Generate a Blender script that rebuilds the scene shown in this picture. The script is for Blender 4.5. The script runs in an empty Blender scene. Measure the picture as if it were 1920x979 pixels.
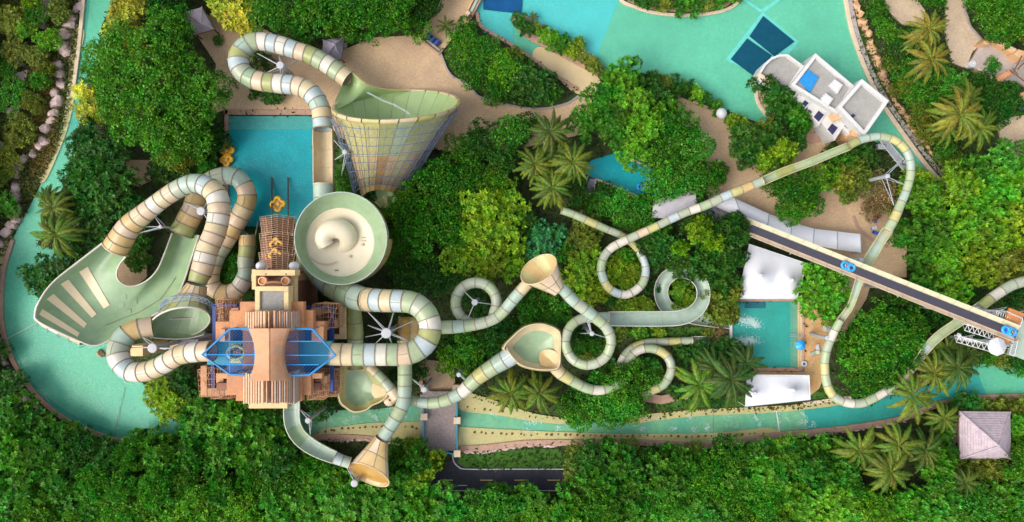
import bpy, bmesh, math, random
import numpy as np
from mathutils import Vector, Matrix
from mathutils.bvhtree import BVHTree
from mathutils.geometry import tessellate_polygon

scene = bpy.context.scene
COL = scene.collection
R = math.radians
random.seed(7)

# ------------------------------------------------------------------ camera, sky, sun, exposure
CAM_H = 130.0                                   # drone height above the park, metres
GS = 0.1                                        # metres of ground per photograph pixel
cam_data = bpy.data.cameras.new('drone_camera')
cam = bpy.data.objects.new('drone_camera', cam_data)
COL.objects.link(cam)
cam.location = (0, 0, CAM_H)
cam.rotation_euler = (0, 0, 0)
cam_data.sensor_width = 36.0
cam_data.lens = 36.0 * CAM_H / (1920 * GS)
cam_data.clip_end = 6000
scene.camera = cam

SUN_DIR = Vector((-0.62, -0.28, 0.74)).normalized()
world = bpy.data.worlds.new('World')
scene.world = world
world.use_nodes = True
wn = world.node_tree
sky = wn.nodes.new('ShaderNodeTexSky')
sky.sky_type = 'NISHITA'
sky.sun_disc = False
sky.sun_elevation = math.asin(SUN_DIR.z)
sky.sun_rotation = math.atan2(SUN_DIR.x, SUN_DIR.y)
sky.air_density = 1.0
sky.dust_density = 3.0
sky.ozone_density = 1.0
wn.nodes['Background'].inputs['Strength'].default_value = 0.15
veil = wn.nodes.new('ShaderNodeHueSaturation')          # thin cloud takes most of the blue out of the sky
veil.inputs['Saturation'].default_value = 0.45
wn.links.new(sky.outputs[0], veil.inputs['Color'])
wn.links.new(veil.outputs[0], wn.nodes['Background'].inputs[0])
sun_data = bpy.data.lights.new('sun', 'SUN')
sun_data.energy = 1.15
sun_data.angle = R(45)
sun_data.color = (1.0, 0.93, 0.82)
sun = bpy.data.objects.new('sun', sun_data)
sun.rotation_euler = SUN_DIR.to_track_quat('Z', 'Y').to_euler()
sun.location = SUN_DIR * 200
COL.objects.link(sun)
scene.view_settings.view_transform = 'Standard'
scene.view_settings.look = 'None'
scene.view_settings.gamma = 1.0
scene.view_settings.exposure = 0.88

# ------------------------------------------------------------------ coordinates
def P(px, py, z=0.0):
    """The point of the park at height z that the photograph shows at pixel px, py."""
    k = GS * (CAM_H - z) / CAM_H
    return Vector(((px - 960) * k, (489.5 - py) * k, z))

def M(px, z=0.0):
    return px * GS * (CAM_H - z) / CAM_H

# ------------------------------------------------------------------ materials
MATS = {}
def mat(name, color, rough=0.6, var=0.12, scale=0.6, bump=0.0, spec=0.4, metal=0.0, stain=None, stain_scale=0.15, fine=None):
    m = bpy.data.materials.new(name)
    m.use_nodes = True
    nt = m.node_tree
    b = nt.nodes['Principled BSDF']
    b.inputs['Roughness'].default_value = rough
    b.inputs['Specular IOR Level'].default_value = spec
    b.inputs['Metallic'].default_value = metal
    geo = nt.nodes.new('ShaderNodeNewGeometry')
    n = nt.nodes.new('ShaderNodeTexNoise')
    n.inputs['Scale'].default_value = scale
    n.inputs['Detail'].default_value = 6
    n.inputs['Roughness'].default_value = 0.65
    nt.links.new(geo.outputs['Position'], n.inputs['Vector'])
    ramp = nt.nodes.new('ShaderNodeValToRGB')
    c = color
    ramp.color_ramp.elements[0].position = 0.3
    ramp.color_ramp.elements[1].position = 0.7
    ramp.color_ramp.elements[0].color = (c[0]*(1-var), c[1]*(1-var), c[2]*(1-var), 1)
    ramp.color_ramp.elements[1].color = (min(1, c[0]*(1+var)), min(1, c[1]*(1+var)), min(1, c[2]*(1+var)), 1)
    nt.links.new(n.outputs[0], ramp.inputs[0])
    out = ramp.outputs[0]
    if stain:
        n2 = nt.nodes.new('ShaderNodeTexNoise')
        n2.inputs['Scale'].default_value = stain_scale
        n2.inputs['Detail'].default_value = 7
        n2.inputs['Roughness'].default_value = 0.7
        nt.links.new(geo.outputs['Position'], n2.inputs['Vector'])
        r2 = nt.nodes.new('ShaderNodeValToRGB')
        r2.color_ramp.elements[0].position = 0.48
        r2.color_ramp.elements[1].position = 0.68
        nt.links.new(n2.outputs[0], r2.inputs[0])
        mx = nt.nodes.new('ShaderNodeMixRGB')
        mx.inputs[2].default_value = (*stain, 1)
        nt.links.new(r2.outputs[0], mx.inputs[0])
        nt.links.new(out, mx.inputs[1])
        out = mx.outputs[0]
    if fine:
        n3 = nt.nodes.new('ShaderNodeTexNoise')
        n3.inputs['Scale'].default_value = fine
        n3.inputs['Detail'].default_value = 3
        nt.links.new(geo.outputs['Position'], n3.inputs['Vector'])
        mr = nt.nodes.new('ShaderNodeMapRange')
        mr.inputs[1].default_value = 0.3; mr.inputs[2].default_value = 0.7
        mr.inputs[3].default_value = 0.88; mr.inputs[4].default_value = 1.12
        nt.links.new(n3.outputs[0], mr.inputs[0])
        mm = nt.nodes.new('ShaderNodeMixRGB'); mm.blend_type = 'MULTIPLY'; mm.inputs[0].default_value = 1
        nt.links.new(out, mm.inputs[1]); nt.links.new(mr.outputs[0], mm.inputs[2])
        out = mm.outputs[0]
    nt.links.new(out, b.inputs['Base Color'])
    if bump:
        bp = nt.nodes.new('ShaderNodeBump')
        bp.inputs['Strength'].default_value = bump
        bp.inputs['Distance'].default_value = 0.05
        nt.links.new(n.outputs[0], bp.inputs['Height'])
        nt.links.new(bp.outputs[0], b.inputs['Normal'])
    MATS[name] = m
    return m

def water_mat(name, color, cover, foam=0.0):
    """A water sheet: part tinted and glossy, part clear so the painted basin shows through."""
    m = bpy.data.materials.new(name)
    m.use_nodes = True
    nt = m.node_tree
    b = nt.nodes['Principled BSDF']
    b.inputs['Roughness'].default_value = 0.12
    b.inputs['Specular IOR Level'].default_value = 0.5
    geo = nt.nodes.new('ShaderNodeNewGeometry')
    n = nt.nodes.new('ShaderNodeTexNoise'); n.inputs['Scale'].default_value = 0.12; n.inputs['Detail'].default_value = 5
    nt.links.new(geo.outputs['Position'], n.inputs['Vector'])
    ramp = nt.nodes.new('ShaderNodeValToRGB')
    ramp.color_ramp.elements[0].position = 0.3; ramp.color_ramp.elements[1].position = 0.72
    ramp.color_ramp.elements[0].color = (color[0]*.9, color[1]*.94, color[2]*.94, 1)
    ramp.color_ramp.elements[1].color = (color[0]*1.1, color[1]*1.05, color[2]*1.05, 1)
    nt.links.new(n.outputs[0], ramp.inputs[0])
    nt.links.new(ramp.outputs[0], b.inputs['Base Color'])
    w = nt.nodes.new('ShaderNodeTexNoise'); w.inputs['Scale'].default_value = 1.6; w.inputs['Detail'].default_value = 4
    w.inputs['Distortion'].default_value = 0.6
    nt.links.new(geo.outputs['Position'], w.inputs['Vector'])
    bp = nt.nodes.new('ShaderNodeBump'); bp.inputs['Strength'].default_value = 0.8; bp.inputs['Distance'].default_value = 0.12
    nt.links.new(w.outputs[0], bp.inputs['Height'])
    nt.links.new(bp.outputs[0], b.inputs['Normal'])
    t = nt.nodes.new('ShaderNodeBsdfTransparent')
    t.inputs[0].default_value = (0.82, 0.95, 0.93, 1)
    mx = nt.nodes.new('ShaderNodeMixShader')
    mr = nt.nodes.new('ShaderNodeMapRange')
    mr.inputs[1].default_value = 0.3; mr.inputs[2].default_value = 0.7
    mr.inputs[3].default_value = cover - .08; mr.inputs[4].default_value = cover + .08
    nt.links.new(w.outputs[0], mr.inputs[0])
    nt.links.new(mr.outputs[0], mx.inputs[0])
    nt.links.new(t.outputs[0], mx.inputs[1]); nt.links.new(b.outputs[0], mx.inputs[2])
    nt.links.new(mx.outputs[0], nt.nodes['Material Output'].inputs[0])
    MATS[name] = m
    return m

def leaf_mat(name, spread=0.5):
    """Leaves take the plant's own colour (object colour) and each leaf is a little lighter, darker or yellower."""
    m = bpy.data.materials.new(name)
    m.use_nodes = True
    nt = m.node_tree
    b = nt.nodes['Principled BSDF']
    b.inputs['Roughness'].default_value = 0.5
    b.inputs['Specular IOR Level'].default_value = 0.35
    oi = nt.nodes.new('ShaderNodeObjectInfo')
    geo = nt.nodes.new('ShaderNodeNewGeometry')
    mr = nt.nodes.new('ShaderNodeMapRange')
    mr.inputs[3].default_value = 1 - spread; mr.inputs[4].default_value = 1 + spread
    nt.links.new(geo.outputs['Random Per Island'], mr.inputs[0])
    n = nt.nodes.new('ShaderNodeTexNoise'); n.inputs['Scale'].default_value = 0.45; n.inputs['Detail'].default_value = 3
    nt.links.new(geo.outputs['Position'], n.inputs['Vector'])
    hs = nt.nodes.new('ShaderNodeHueSaturation')
    hm = nt.nodes.new('ShaderNodeMapRange'); hm.inputs[1].default_value = .3; hm.inputs[2].default_value = .7
    hm.inputs[3].default_value = 0.525; hm.inputs[4].default_value = 0.475
    nt.links.new(n.outputs[0], hm.inputs[0]); nt.links.new(hm.outputs[0], hs.inputs['Hue'])
    at = nt.nodes.new('ShaderNodeAttribute'); at.attribute_name = 'tuft'
    mm = nt.nodes.new('ShaderNodeMath'); mm.operation = 'MULTIPLY'
    ad = nt.nodes.new('ShaderNodeMath'); ad.operation = 'ADD'; ad.inputs[1].default_value = 1.0
    nt.links.new(at.outputs['Fac'], ad.inputs[0])
    nt.links.new(mr.outputs[0], mm.inputs[0]); nt.links.new(ad.outputs[0], mm.inputs[1])
    nt.links.new(mm.outputs[0], hs.inputs['Value'])
    nt.links.new(oi.outputs['Color'], hs.inputs['Color'])
    nt.links.new(hs.outputs[0], b.inputs['Base Color'])
    tr = nt.nodes.new('ShaderNodeBsdfTranslucent')
    nt.links.new(hs.outputs[0], tr.inputs[0])
    mx = nt.nodes.new('ShaderNodeMixShader'); mx.inputs[0].default_value = 0.34
    nt.links.new(b.outputs[0], mx.inputs[1]); nt.links.new(tr.outputs[0], mx.inputs[2])
    nt.links.new(mx.outputs[0], nt.nodes['Material Output'].inputs[0])
    MATS[name] = m
    return m

# fibreglass of the slides
for nm, c in dict(slide_cream=(.70,.56,.34), slide_white=(.74,.68,.57), slide_blue=(.50,.58,.58), slide_sage=(.42,.50,.30),
                  slide_olive=(.40,.42,.16), slide_tan=(.66,.46,.20), slide_peach=(.72,.54,.37), slide_green=(.33,.46,.27),
                  slide_yellow=(.58,.53,.22), slide_aqua=(.42,.53,.43), slide_grey=(.45,.49,.36), slide_orange=(.52,.29,.07)).items():
    c = tuple(x*.80 for x in c)
    mat(nm, c, 0.32, 0.09, 0.9, spec=0.45, stain=(c[0]*.86, c[1]*.85, c[2]*.80), stain_scale=0.35)
mat('stripe_cream', (.84,.68,.44), .4, .05)
mat('wall_sage', (.25,.37,.21), .34, .10, .5, stain=(.30,.40,.20), stain_scale=.25)
mat('bowl_cream', (.66,.58,.42), .35, .05)
mat('joint', (.24,.21,.15), 0.7, 0.2)
mat('steel', (.37,.39,.41), 0.45, 0.1, metal=0.2)
mat('lattice_steel', (.33,.38,.50), 0.5, 0.12, metal=0.2)
mat('cage_steel', (.17,.21,.31), 0.5, 0.12, metal=0.2)
mat('cap_pale', (.40,.40,.42), 0.6, 0.05)
mat('cap_white', (.56,.56,.58), 0.5, 0.05)
mat('terracotta', (.52,.235,.105), 0.75, 0.14, 1.2, 0.2, stain=(.42,.21,.12), stain_scale=.4, fine=4)
mat('terracotta_light', (.52,.265,.135), 0.75, 0.12, 1.2, 0.2, stain=(.45,.28,.19), stain_scale=.5)
mat('terracotta_dark', (.24,.11,.07), 0.8, 0.2)
mat('tower_cream', (.66,.48,.24), 0.7, 0.1, stain=(.5,.35,.19), stain_scale=.4)
mat('slat_light', (.64,.43,.27), 0.75, 0.15, 1.5)
mat('slat_shade_grey', (.42,.33,.28), 0.75, 0.15, 1.5)
mat('roof_grey', (.26,.25,.23), 0.9, 0.15, 1.5, 0.2, fine=5)
mat('disc_orange', (.56,.22,.07), 0.6, 0.15)
mat('blue_steel', (.012,.20,.46), 0.4, 0.1)
mat('navy_steel', (.02,.05,.22), 0.5, 0.1)
mat('net_blue', (.02,.17,.44), 0.6, 0.1)
mat('deck_teal', (.02,.24,.33), 0.5, 0.2)
mat('raft_yellow', (.80,.42,.02), 0.4, 0.06)
mat('raft_blue', (.03,.33,.78), 0.35, 0.06)
mat('black_rubber', (.02,.02,.025), 0.6, 0.1)
mat('belt_cream', (.47,.44,.29), 0.45, 0.08, 1.5, stain=(.40,.37,.23), stain_scale=.5)
mat('belt_dark', (.040,.038,.055), 0.7, 0.15, 1.5)
mat('white_paint', (.56,.55,.54), 0.6, 0.06, stain=(.50,.48,.46), stain_scale=.5)
mat('render_orange', (.62,.38,.20), 0.8, 0.12, stain=(.5,.28,.14))
mat('glass_dark', (.03,.03,.08), 0.15, 0.1)
mat('roof_gravel', (.30,.29,.27), 0.95, 0.12, 1.0, 0.2, fine=6)
mat('tarp_blue', (.02,.22,.52), 0.45, 0.15, 2)
mat('tent_white', (.64,.64,.67), 0.55, 0.04, stain=(.58,.59,.64), stain_scale=.2)
mat('thatch_lavender', (.46,.37,.40), 0.9, 0.18, 1.5, 0.4, stain=(.33,.28,.32), stain_scale=.7, fine=5)
mat('thatch_soft', (.42,.35,.37), 0.9, 0.2)
mat('slate_purple', (.30,.27,.33), 0.85, 0.15, 2, 0.3, fine=5)
mat('wood_dark', (.13,.075,.045), 0.8, 0.2)
mat('rock_pink', (.58,.42,.39), 0.9, 0.22, 1.1, 0.8, stain=(.36,.27,.27), stain_scale=.8)
mat('sail_grey', (.46,.43,.46), .7, .08)
mat('rock_orange', (.55,.33,.18), 0.9, 0.22, 1.1, 0.8, stain=(.38,.22,.14), stain_scale=.8)
mat('stone_brown', (.16,.09,.035), 0.9, 0.25)
mat('trunk_bark', (.16,.12,.085), 0.9, 0.2, 3)
mat('ground_soil', (.045,.065,.02), 0.95, 0.35, 0.5, 0.4, stain=(.06,.045,.02), stain_scale=.08, fine=3)
mat('plaza_tan', (.53,.37,.225), 0.85, 0.10, 0.25, 0.1, stain=(.44,.295,.19), stain_scale=.09, fine=2.5)
mat('path_sand', (.56,.43,.30), 0.85, 0.10, 0.3, 0.1, stain=(.46,.35,.26), stain_scale=.1, fine=2.5)
mat('deck_orange', (.58,.345,.145), 0.8, 0.12, 0.5, 0.1, stain=(.48,.27,.13), stain_scale=.12, fine=2.5)
mat('terrace_stone', (.42,.35,.31), 0.85, 0.12, 0.8, 0.1, stain=(.35,.29,.26), fine=4)
mat('sett_paving', (.30,.24,.23), 0.9, 0.2, 3.0, 0.3, fine=6)
mat('kerb_cream', (.58,.46,.33), 0.8, 0.12, 1)
mat('kerb_brick', (.42,.26,.19), 0.85, 0.2, 1.2)
mat('kerb_grey', (.34,.30,.28), 0.85, 0.15, 1)
mat('asphalt', (.042,.042,.055), 0.9, 0.15, 1, 0.1, fine=5)
mat('line_white', (.62,.62,.60), 0.7, 0.1)
mat('line_yellow', (.55,.40,.12), 0.7, 0.1)
mat('lawn', (.045,.13,.012), 0.95, 0.3, 1.5, 0.4, fine=5)
mat('basin_green', (.18,.55,.37), 0.6, 0.10, 0.15, stain=(.13,.42,.30), stain_scale=.06)
mat('basin_rapids', (.30,.50,.27), 0.6, 0.16, 0.3, stain=(.18,.47,.33), stain_scale=.12)
mat('basin_river', (.17,.54,.37), 0.6, 0.14, 0.12, stain=(.16,.48,.28), stain_scale=.06)
mat('basin_deep', (.08,.40,.32), 0.6, 0.12, 0.2)
mat('basin_cyan', (.10,.56,.62), 0.6, 0.06, 0.2)
mat('basin_line', (.22,.68,.66), 0.6, 0.06, 0.5)
mat('basin_navy', (.002,.060,.105), 0.6, 0.15, 0.8, spec=.15)
mat('sand_wet', (.30,.42,.27), .6, .1, .5)
mat('basin_blue', (.004,.07,.20), 0.6, 0.2, 0.6, spec=.15)
mat('basin_teal', (.006,.40,.48), 0.6, 0.14, 0.3)
mat('basin_turquoise', (.02,.37,.36), 0.6, 0.16, 0.25)
mat('basin_sand', (.56,.43,.24), 0.7, 0.1, 0.4)
mat('bank_sand', (.46,.40,.17), 0.5, 0.14, 0.3, stain=(.36,.38,.17), stain_scale=.15, fine=3)
mat('step_teal', (.16,.42,.36), 0.6, 0.1, .5)
fm = mat('foam_white', (.72,.86,.84), 0.6, 0.05)
_t = fm.node_tree.nodes.new('ShaderNodeBsdfTransparent'); _m = fm.node_tree.nodes.new('ShaderNodeMixShader'); _m.inputs[0].default_value = .5
fm.node_tree.links.new(_t.outputs[0], _m.inputs[1]); fm.node_tree.links.new(fm.node_tree.nodes['Principled BSDF'].outputs[0], _m.inputs[2]); fm.node_tree.links.new(_m.outputs[0], fm.node_tree.nodes['Material Output'].inputs[0])
mat('skin', (.48,.28,.19), 0.6, 0.05)
mat('hair_dark', (.02,.014,.01), 0.7, 0.1)
mat('cloth_red', (.60,.02,.02), 0.8, 0.1)
mat('cloth_navy', (.02,.03,.09), 0.8, 0.1)
mat('cloth_orange', (.75,.25,.03), 0.8, 0.1)
mat('cloth_green', (.10,.35,.12), 0.8, 0.1)
mat('cushion_blue', (.04,.12,.45), 0.8, 0.1)
mat('red_plastic', (.42,.02,.04), 0.5, 0.1)
water_mat('water', (.11,.45,.31), 0.22)
water_mat('water_blue', (.02,.42,.47), 0.26)
leaf_mat('leaf', 0.38)
leaf_mat('frond_leaf', 0.35)
leaf_mat('cover_leaf', 0.6)

# ------------------------------------------------------------------ objects
def tag(o, label=None, cat=None, group=None, kind=None):
    if label: o['label'] = label
    if cat: o['category'] = cat
    if group: o['group'] = group
    if kind: o['kind'] = kind
    return o

def thing(name, label, cat, loc=(0, 0, 0), rotz=0.0, group=None):
    o = bpy.data.objects.new(name, None)
    o.empty_display_size = 0.5
    COL.objects.link(o)
    o.location = loc
    o.rotation_euler = (0, 0, rotz)
    return tag(o, label, cat, group)

class MB:
    """Collects vertices and faces; build() links them as ONE mesh object."""
    def __init__(s):
        s.v = []; s.f = []; s.m = []
    def add(s, vs, fs, mi=0):
        b = len(s.v)
        s.v.extend([tuple(x) for x in vs])
        s.f.extend([tuple(b + i for i in f) for f in fs])
        s.m.extend([mi] * len(fs))
        return s
    def box(s, x0, y0, z0, x1, y1, z1, mi=0):
        vs = [(x0,y0,z0),(x1,y0,z0),(x1,y1,z0),(x0,y1,z0),(x0,y0,z1),(x1,y0,z1),(x1,y1,z1),(x0,y1,z1)]
        return s.add(vs, [(3,2,1,0),(4,5,6,7),(0,1,5,4),(1,2,6,5),(2,3,7,6),(3,0,4,7)], mi)
    def prism(s, pts, z0, z1, mi=0, ch=0.0):
        """Upright block over an outline of world xy points (top edge chamfered by ch)."""
        pts = [(p[0], p[1]) for p in pts]
        a = sum(pts[i][0]*pts[(i+1) % len(pts)][1] - pts[(i+1) % len(pts)][0]*pts[i][1] for i in range(len(pts)))
        if a < 0: pts = pts[::-1]
        n = len(pts)
        vs = [(x, y, z0) for x, y in pts] + [(x, y, z1 - ch) for x, y in pts]
        fs = [(i, (i+1) % n, n + (i+1) % n, n + i) for i in range(n)]
        if ch:
            cx = sum(p[0] for p in pts)/n; cy = sum(p[1] for p in pts)/n
            top = []
            for i in range(n):
                a0 = Vector(pts[i-1]); b0 = Vector(pts[i]); c0 = Vector(pts[(i+1) % n])
                d1 = (b0-a0).normalized(); d2 = (c0-b0).normalized()
                nn = Vector((-d1.y-d2.y, d1.x+d2.x)); nn = nn.normalized() if nn.length > 1e-6 else Vector((0,0))
                top.append((b0.x+nn.x*ch, b0.y+nn.y*ch))
            vs += [(x, y, z1) for x, y in top]
            fs += [(n+i, n+(i+1) % n, 2*n+(i+1) % n, 2*n+i) for i in range(n)]
            off, tp = 2*n, top
        else:
            off, tp = n, pts
        for t in tessellate_polygon([[Vector((x, y, 0)) for x, y in tp]]):
            q = [off + i for i in t]
            A, B, C = [vs[i] for i in q]
            if (B[0]-A[0])*(C[1]-A[1]) - (B[1]-A[1])*(C[0]-A[0]) < 0: q = q[::-1]
            fs.append(tuple(q))
        return s.add(vs, fs, mi)
    def bar(s, a, b, r, n=5, mi=0, r2=None):
        a = Vector(a); b = Vector(b); t = (b - a)
        if t.length < 1e-6: return s
        t.normalize()
        u = t.cross(Vector((0, 0, 1)) if abs(t.z) < .95 else Vector((1, 0, 0))).normalized()
        w = t.cross(u)
        r2 = r if r2 is None else r2
        vs = []
        for c, rr in ((a, r), (b, r2)):
            for i in range(n):
                g = 2*math.pi*i/n
                vs.append(c + (u*math.cos(g) + w*math.sin(g))*rr)
        fs = [(i, (i+1) % n, n+(i+1) % n, n+i) for i in range(n)]
        fs += [tuple(range(n))[::-1], tuple(range(n, 2*n))]
        return s.add(vs, fs, mi)
    def path(s, pts, r, n=6, mi=0, closed=False):
        pts = [Vector(p) for p in pts]
        m = len(pts); vs = []; fs = []
        for k, p in enumerate(pts):
            if closed: t = pts[(k+1) % m] - pts[k-1]
            else: t = pts[min(k+1, m-1)] - pts[max(k-1, 0)]
            t.normalize()
            u = t.cross(Vector((0, 0, 1)) if abs(t.z) < .95 else Vector((1, 0, 0))).normalized(); w = t.cross(u)
            for i in range(n):
                g = 2*math.pi*i/n
                vs.append(p + (u*math.cos(g) + w*math.sin(g))*r)
        for k in range(m if closed else m-1):
            k2 = (k+1) % m
            for i in range(n):
                fs.append((k*n+i, k*n+(i+1) % n, k2*n+(i+1) % n, k2*n+i))
        if not closed:
            fs += [tuple(range(n))[::-1], tuple(range((m-1)*n, m*n))]
        return s.add(vs, fs, mi)
    def lathe(s, prof, c=(0, 0, 0), n=24, mi=0, a0=0.0, a1=None):
        c = Vector(c); full = a1 is None
        a1 = a0 + 2*math.pi if full else a1
        m = n if full else n+1
        vs = []
        for r, z in prof:
            for i in range(m):
                g = a0 + (a1-a0)*i/n
                vs.append(c + Vector((r*math.cos(g), r*math.sin(g), z)))
        fs = []
        for k in range(len(prof)-1):
            for i in range(n):
                j = (i+1) % m
                fs.append((k*m+i, k*m+j, (k+1)*m+j, (k+1)*m+i))
        return s.add(vs, fs, mi)
    def grid(s, rows, mi=0, closed=False):
        m = len(rows[0]); vs = [p for r in rows for p in r]; fs = []
        for k in range(len(rows)-1):
            for i in range(m if closed else m-1):
                j = (i+1) % m
                fs.append((k*m+i, k*m+j, (k+1)*m+j, (k+1)*m+i))
        return s.add(vs, fs, mi)
    def mesh(s, name, mats, smooth=None):
        me = bpy.data.meshes.new(name)
        me.from_pydata(s.v, [], s.f)
        for x in (mats if isinstance(mats, (list, tuple)) else [mats]):
            me.materials.append(MATS[x])
        me.polygons.foreach_set('material_index', s.m)
        if smooth is not None:
            me.polygons.foreach_set('use_smooth', [True]*len(s.f))
            me.set_sharp_from_angle(angle=R(smooth))
        me.update()
        return me
    def build(s, name, mats, parent=None, smooth=None, label=None):
        return put(name, s.mesh(name, mats, smooth), parent, label)

def put(name, me, parent=None, label=None):
    """Links a mesh given in world coordinates, as a child of its thing when there is one."""
    o = bpy.data.objects.new(name, me)
    COL.objects.link(o)
    if parent is not None:
        o.parent = parent
        if parent.type == 'EMPTY':
            o.matrix_parent_inverse = Matrix.LocRotScale(parent.location, parent.rotation_euler, parent.scale).inverted()
    if label: o['label'] = label
    return o

def local(name, me, parent, loc=(0, 0, 0), rot=(0, 0, 0), sc=(1, 1, 1)):
    """A child whose mesh is given in its thing's own coordinates."""
    o = bpy.data.objects.new(name, me)
    COL.objects.link(o)
    o.parent = parent
    o.location = loc; o.rotation_euler = rot; o.scale = sc
    return o

def copy_tree(o, parent=None):
    c = o.copy(); COL.objects.link(c)
    if parent is not None: c.parent = parent
    for ch in list(o.children): copy_tree(ch, c)
    return c

def np_mesh(name, v, quads, m):
    me = bpy.data.meshes.new(name)
    nq = len(quads)
    me.vertices.add(len(v)); me.loops.add(nq*4); me.polygons.add(nq)
    me.vertices.foreach_set('co', np.asarray(v, np.float32).ravel())
    me.loops.foreach_set('vertex_index', np.asarray(quads, np.int32).ravel())
    me.polygons.foreach_set('loop_start', np.arange(0, nq*4, 4, dtype=np.int32))
    me.materials.append(MATS[m])
    me.update(calc_edges=True)
    return me

# ------------------------------------------------------------------ curves
def catmull(pts, per=8, closed=False):
    A = [np.array(p, float) for p in pts]
    n = len(A); out = []
    for i in range(n if closed else n-1):
        if closed: p0, p1, p2, p3 = A[i-1], A[i], A[(i+1) % n], A[(i+2) % n]
        else:
            p1, p2 = A[i], A[i+1]
            p0 = A[i-1] if i > 0 else 2*p1 - p2
            p3 = A[i+2] if i+2 < n else 2*p2 - p1
        for k in range(per):
            t = k/per
            out.append(0.5*((2*p1) + (-p0+p2)*t + (2*p0-5*p1+4*p2-p3)*t*t + (-p0+3*p1-3*p2+p3)*t**3))
    if not closed: out.append(A[-1])
    return np.array(out)

def smooth_px(pts, per=5):
    return [tuple(p) for p in catmull(pts, per, True)]

def sheet(name, px, z, m, kind='structure', sm=False, thick=0.0, parent=None):
    pts = smooth_px(px) if sm else px
    w = [P(x, y, z) for x, y in pts]
    mb = MB()
    if thick: mb.prism(w, z-thick, z)
    else:
        tris = tessellate_polygon([w]); fs = []
        for t in tris:
            A, B, C = [w[i] for i in t]
            fs.append(t if (B-A).cross(C-A).z > 0 else t[::-1])
        mb.add(w, fs)
    o = mb.build(name, m, parent)
    if kind and parent is None: o['kind'] = kind
    return o

def kerb(name, px, width, z0, z1, m, sm=True, closed=False, per=5, parent=None):
    pts = catmull([(x, y) for x, y in px], per, closed) if sm else np.array(px, float)
    w = [P(x, y, z1) for x, y in pts]
    n = len(w); rows = []
    for i in range(n):
        t = (w[(i+1) % n]-w[i-1]) if closed else (w[min(i+1, n-1)]-w[max(i-1, 0)])
        t.z = 0; t.normalize(); s = Vector((-t.y, t.x, 0))*width/2; c = s*0.8
        q = w[i]
        rows.append([(q-s).xy.to_3d()+Vector((0,0,z0)), (q-s).xy.to_3d()+Vector((0,0,z1-.04)), (q-c).xy.to_3d()+Vector((0,0,z1)),
                     (q+c).xy.to_3d()+Vector((0,0,z1)), (q+s).xy.to_3d()+Vector((0,0,z1-.04)), (q+s).xy.to_3d()+Vector((0,0,z0))])
    if closed: rows.append(rows[0])
    mb = MB().grid(rows)
    if not closed:
        mb.add(rows[0], [(0,1,2,3,4,5)]); mb.add(rows[-1], [(5,4,3,2,1,0)])
    o = mb.build(name, m, parent)
    if parent is None: o['kind'] = 'structure'
    return o
# ================================================================== THE SETTING
g = MB().add([(-1500,-1500,0),(1500,-1500,0),(1500,1500,0),(-1500,1500,0)], [(0,1,2,3)]).build('ground', 'ground_soil')
g['kind'] = 'structure'

# ---- river on the left, round the bottom and out to the right
RIVER_L = [(158,-30),(150,60),(143,120),(135,180),(125,235),(105,285),(77,345),(52,395),(22,450),(6,505),(1,560),(3,612),(14,655),(34,697),(64,738),
           (104,775),(152,803),(212,824),(268,834),(340,838),(420,838),(500,832),(560,822),(640,818),(720,824),(795,832),(862,840),(905,838),(1000,829),(1100,828),(1200,828),
           (1330,835),(1390,826),(1450,815),(1520,809),(1600,800),(1690,784),(1750,760),(1800,750),(1850,745),(1990,742),(1990,690),(1920,684),(1830,682),(1790,700),(1740,725),(1680,742),(1600,752),(1560,757),(1500,766),(1420,771),(1330,774),
           (1250,780),(1180,790),(1100,792),(1000,780),(930,757),(862,738),(790,757),(700,768),(600,770),(520,780),(420,790),(340,800),(310,770),(285,735),(258,705),(240,660),(250,600),(230,500),(120,470),(70,460),
           (100,405),(128,320),(145,250),(160,190),(180,120),(190,50),(225,-30)]
sheet('river_bed', RIVER_L, 0.03, 'basin_river', sm=False)
sheet('river_shallow', [(135,60),(158,58),(146,125),(139,185),(128,235),(112,280),(84,340),(72,330),(100,270),(118,225),(126,170),(130,110)], 0.262, 'bank_sand', sm=True)
sheet('river_bank', [(1,452),(24,446),(8,505),(4,560),(-8,560),(-8,500)], 0.262, 'bank_sand', sm=True)
sheet('river_bank', [(600,806),(640,800),(700,793),(790,792),(862,800),(905,803),(960,806),(1050,810),(1200,814),(1330,812),(1400,806),(1440,802),(1462,812),(1390,828),(1330,838),(1200,831),(1100,831),(1000,832),(905,842),(862,844),(795,836),(720,828),(640,822),(590,826)], 0.262, 'bank_sand', sm=True)
sheet('river_bank', [(862,734),(930,752),(1000,775),(1060,785),(1060,795),(1000,790),(930,778),(862,768)], 0.262, 'bank_sand', sm=True)
sheet('river_bank', [(1180,782),(1250,773),(1330,767),(1420,763),(1500,758),(1560,748),(1584,744),(1584,757),(1500,769),(1420,775),(1330,779),(1250,786),(1180,795)], 0.262, 'bank_sand', sm=True)
sheet('river_channel', [(152,-30),(170,-30),(158,90),(150,200),(140,260),(128,260),(140,180),(148,100)], 0.07, 'basin_deep', sm=True)
sheet('river_channel', [(0,620),(20,640),(60,715),(130,775),(210,808),(215,822),(150,803),(100,773),(62,737),(32,697),(10,655)], 0.07, 'basin_deep', sm=True)
sheet('rapids_bed', [(560,775),(700,771),(790,760),(862,741),(930,760),(1000,783),(1100,795),(1180,793),(1250,783),(1330,777),(1420,774),(1508,768),(1514,808),(1450,813),(1390,824),(1330,833),(1200,827),(1000,828),(905,837),(862,839),(795,831),(720,823),(640,817),(560,821)], 0.05, 'basin_rapids')
sheet('river_channel', [(1508,768),(1590,754),(1690,736),(1745,722),(1830,690),(1850,742),(1750,758),(1690,782),(1600,798),(1515,808)], 0.07, 'basin_turquoise')
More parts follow.
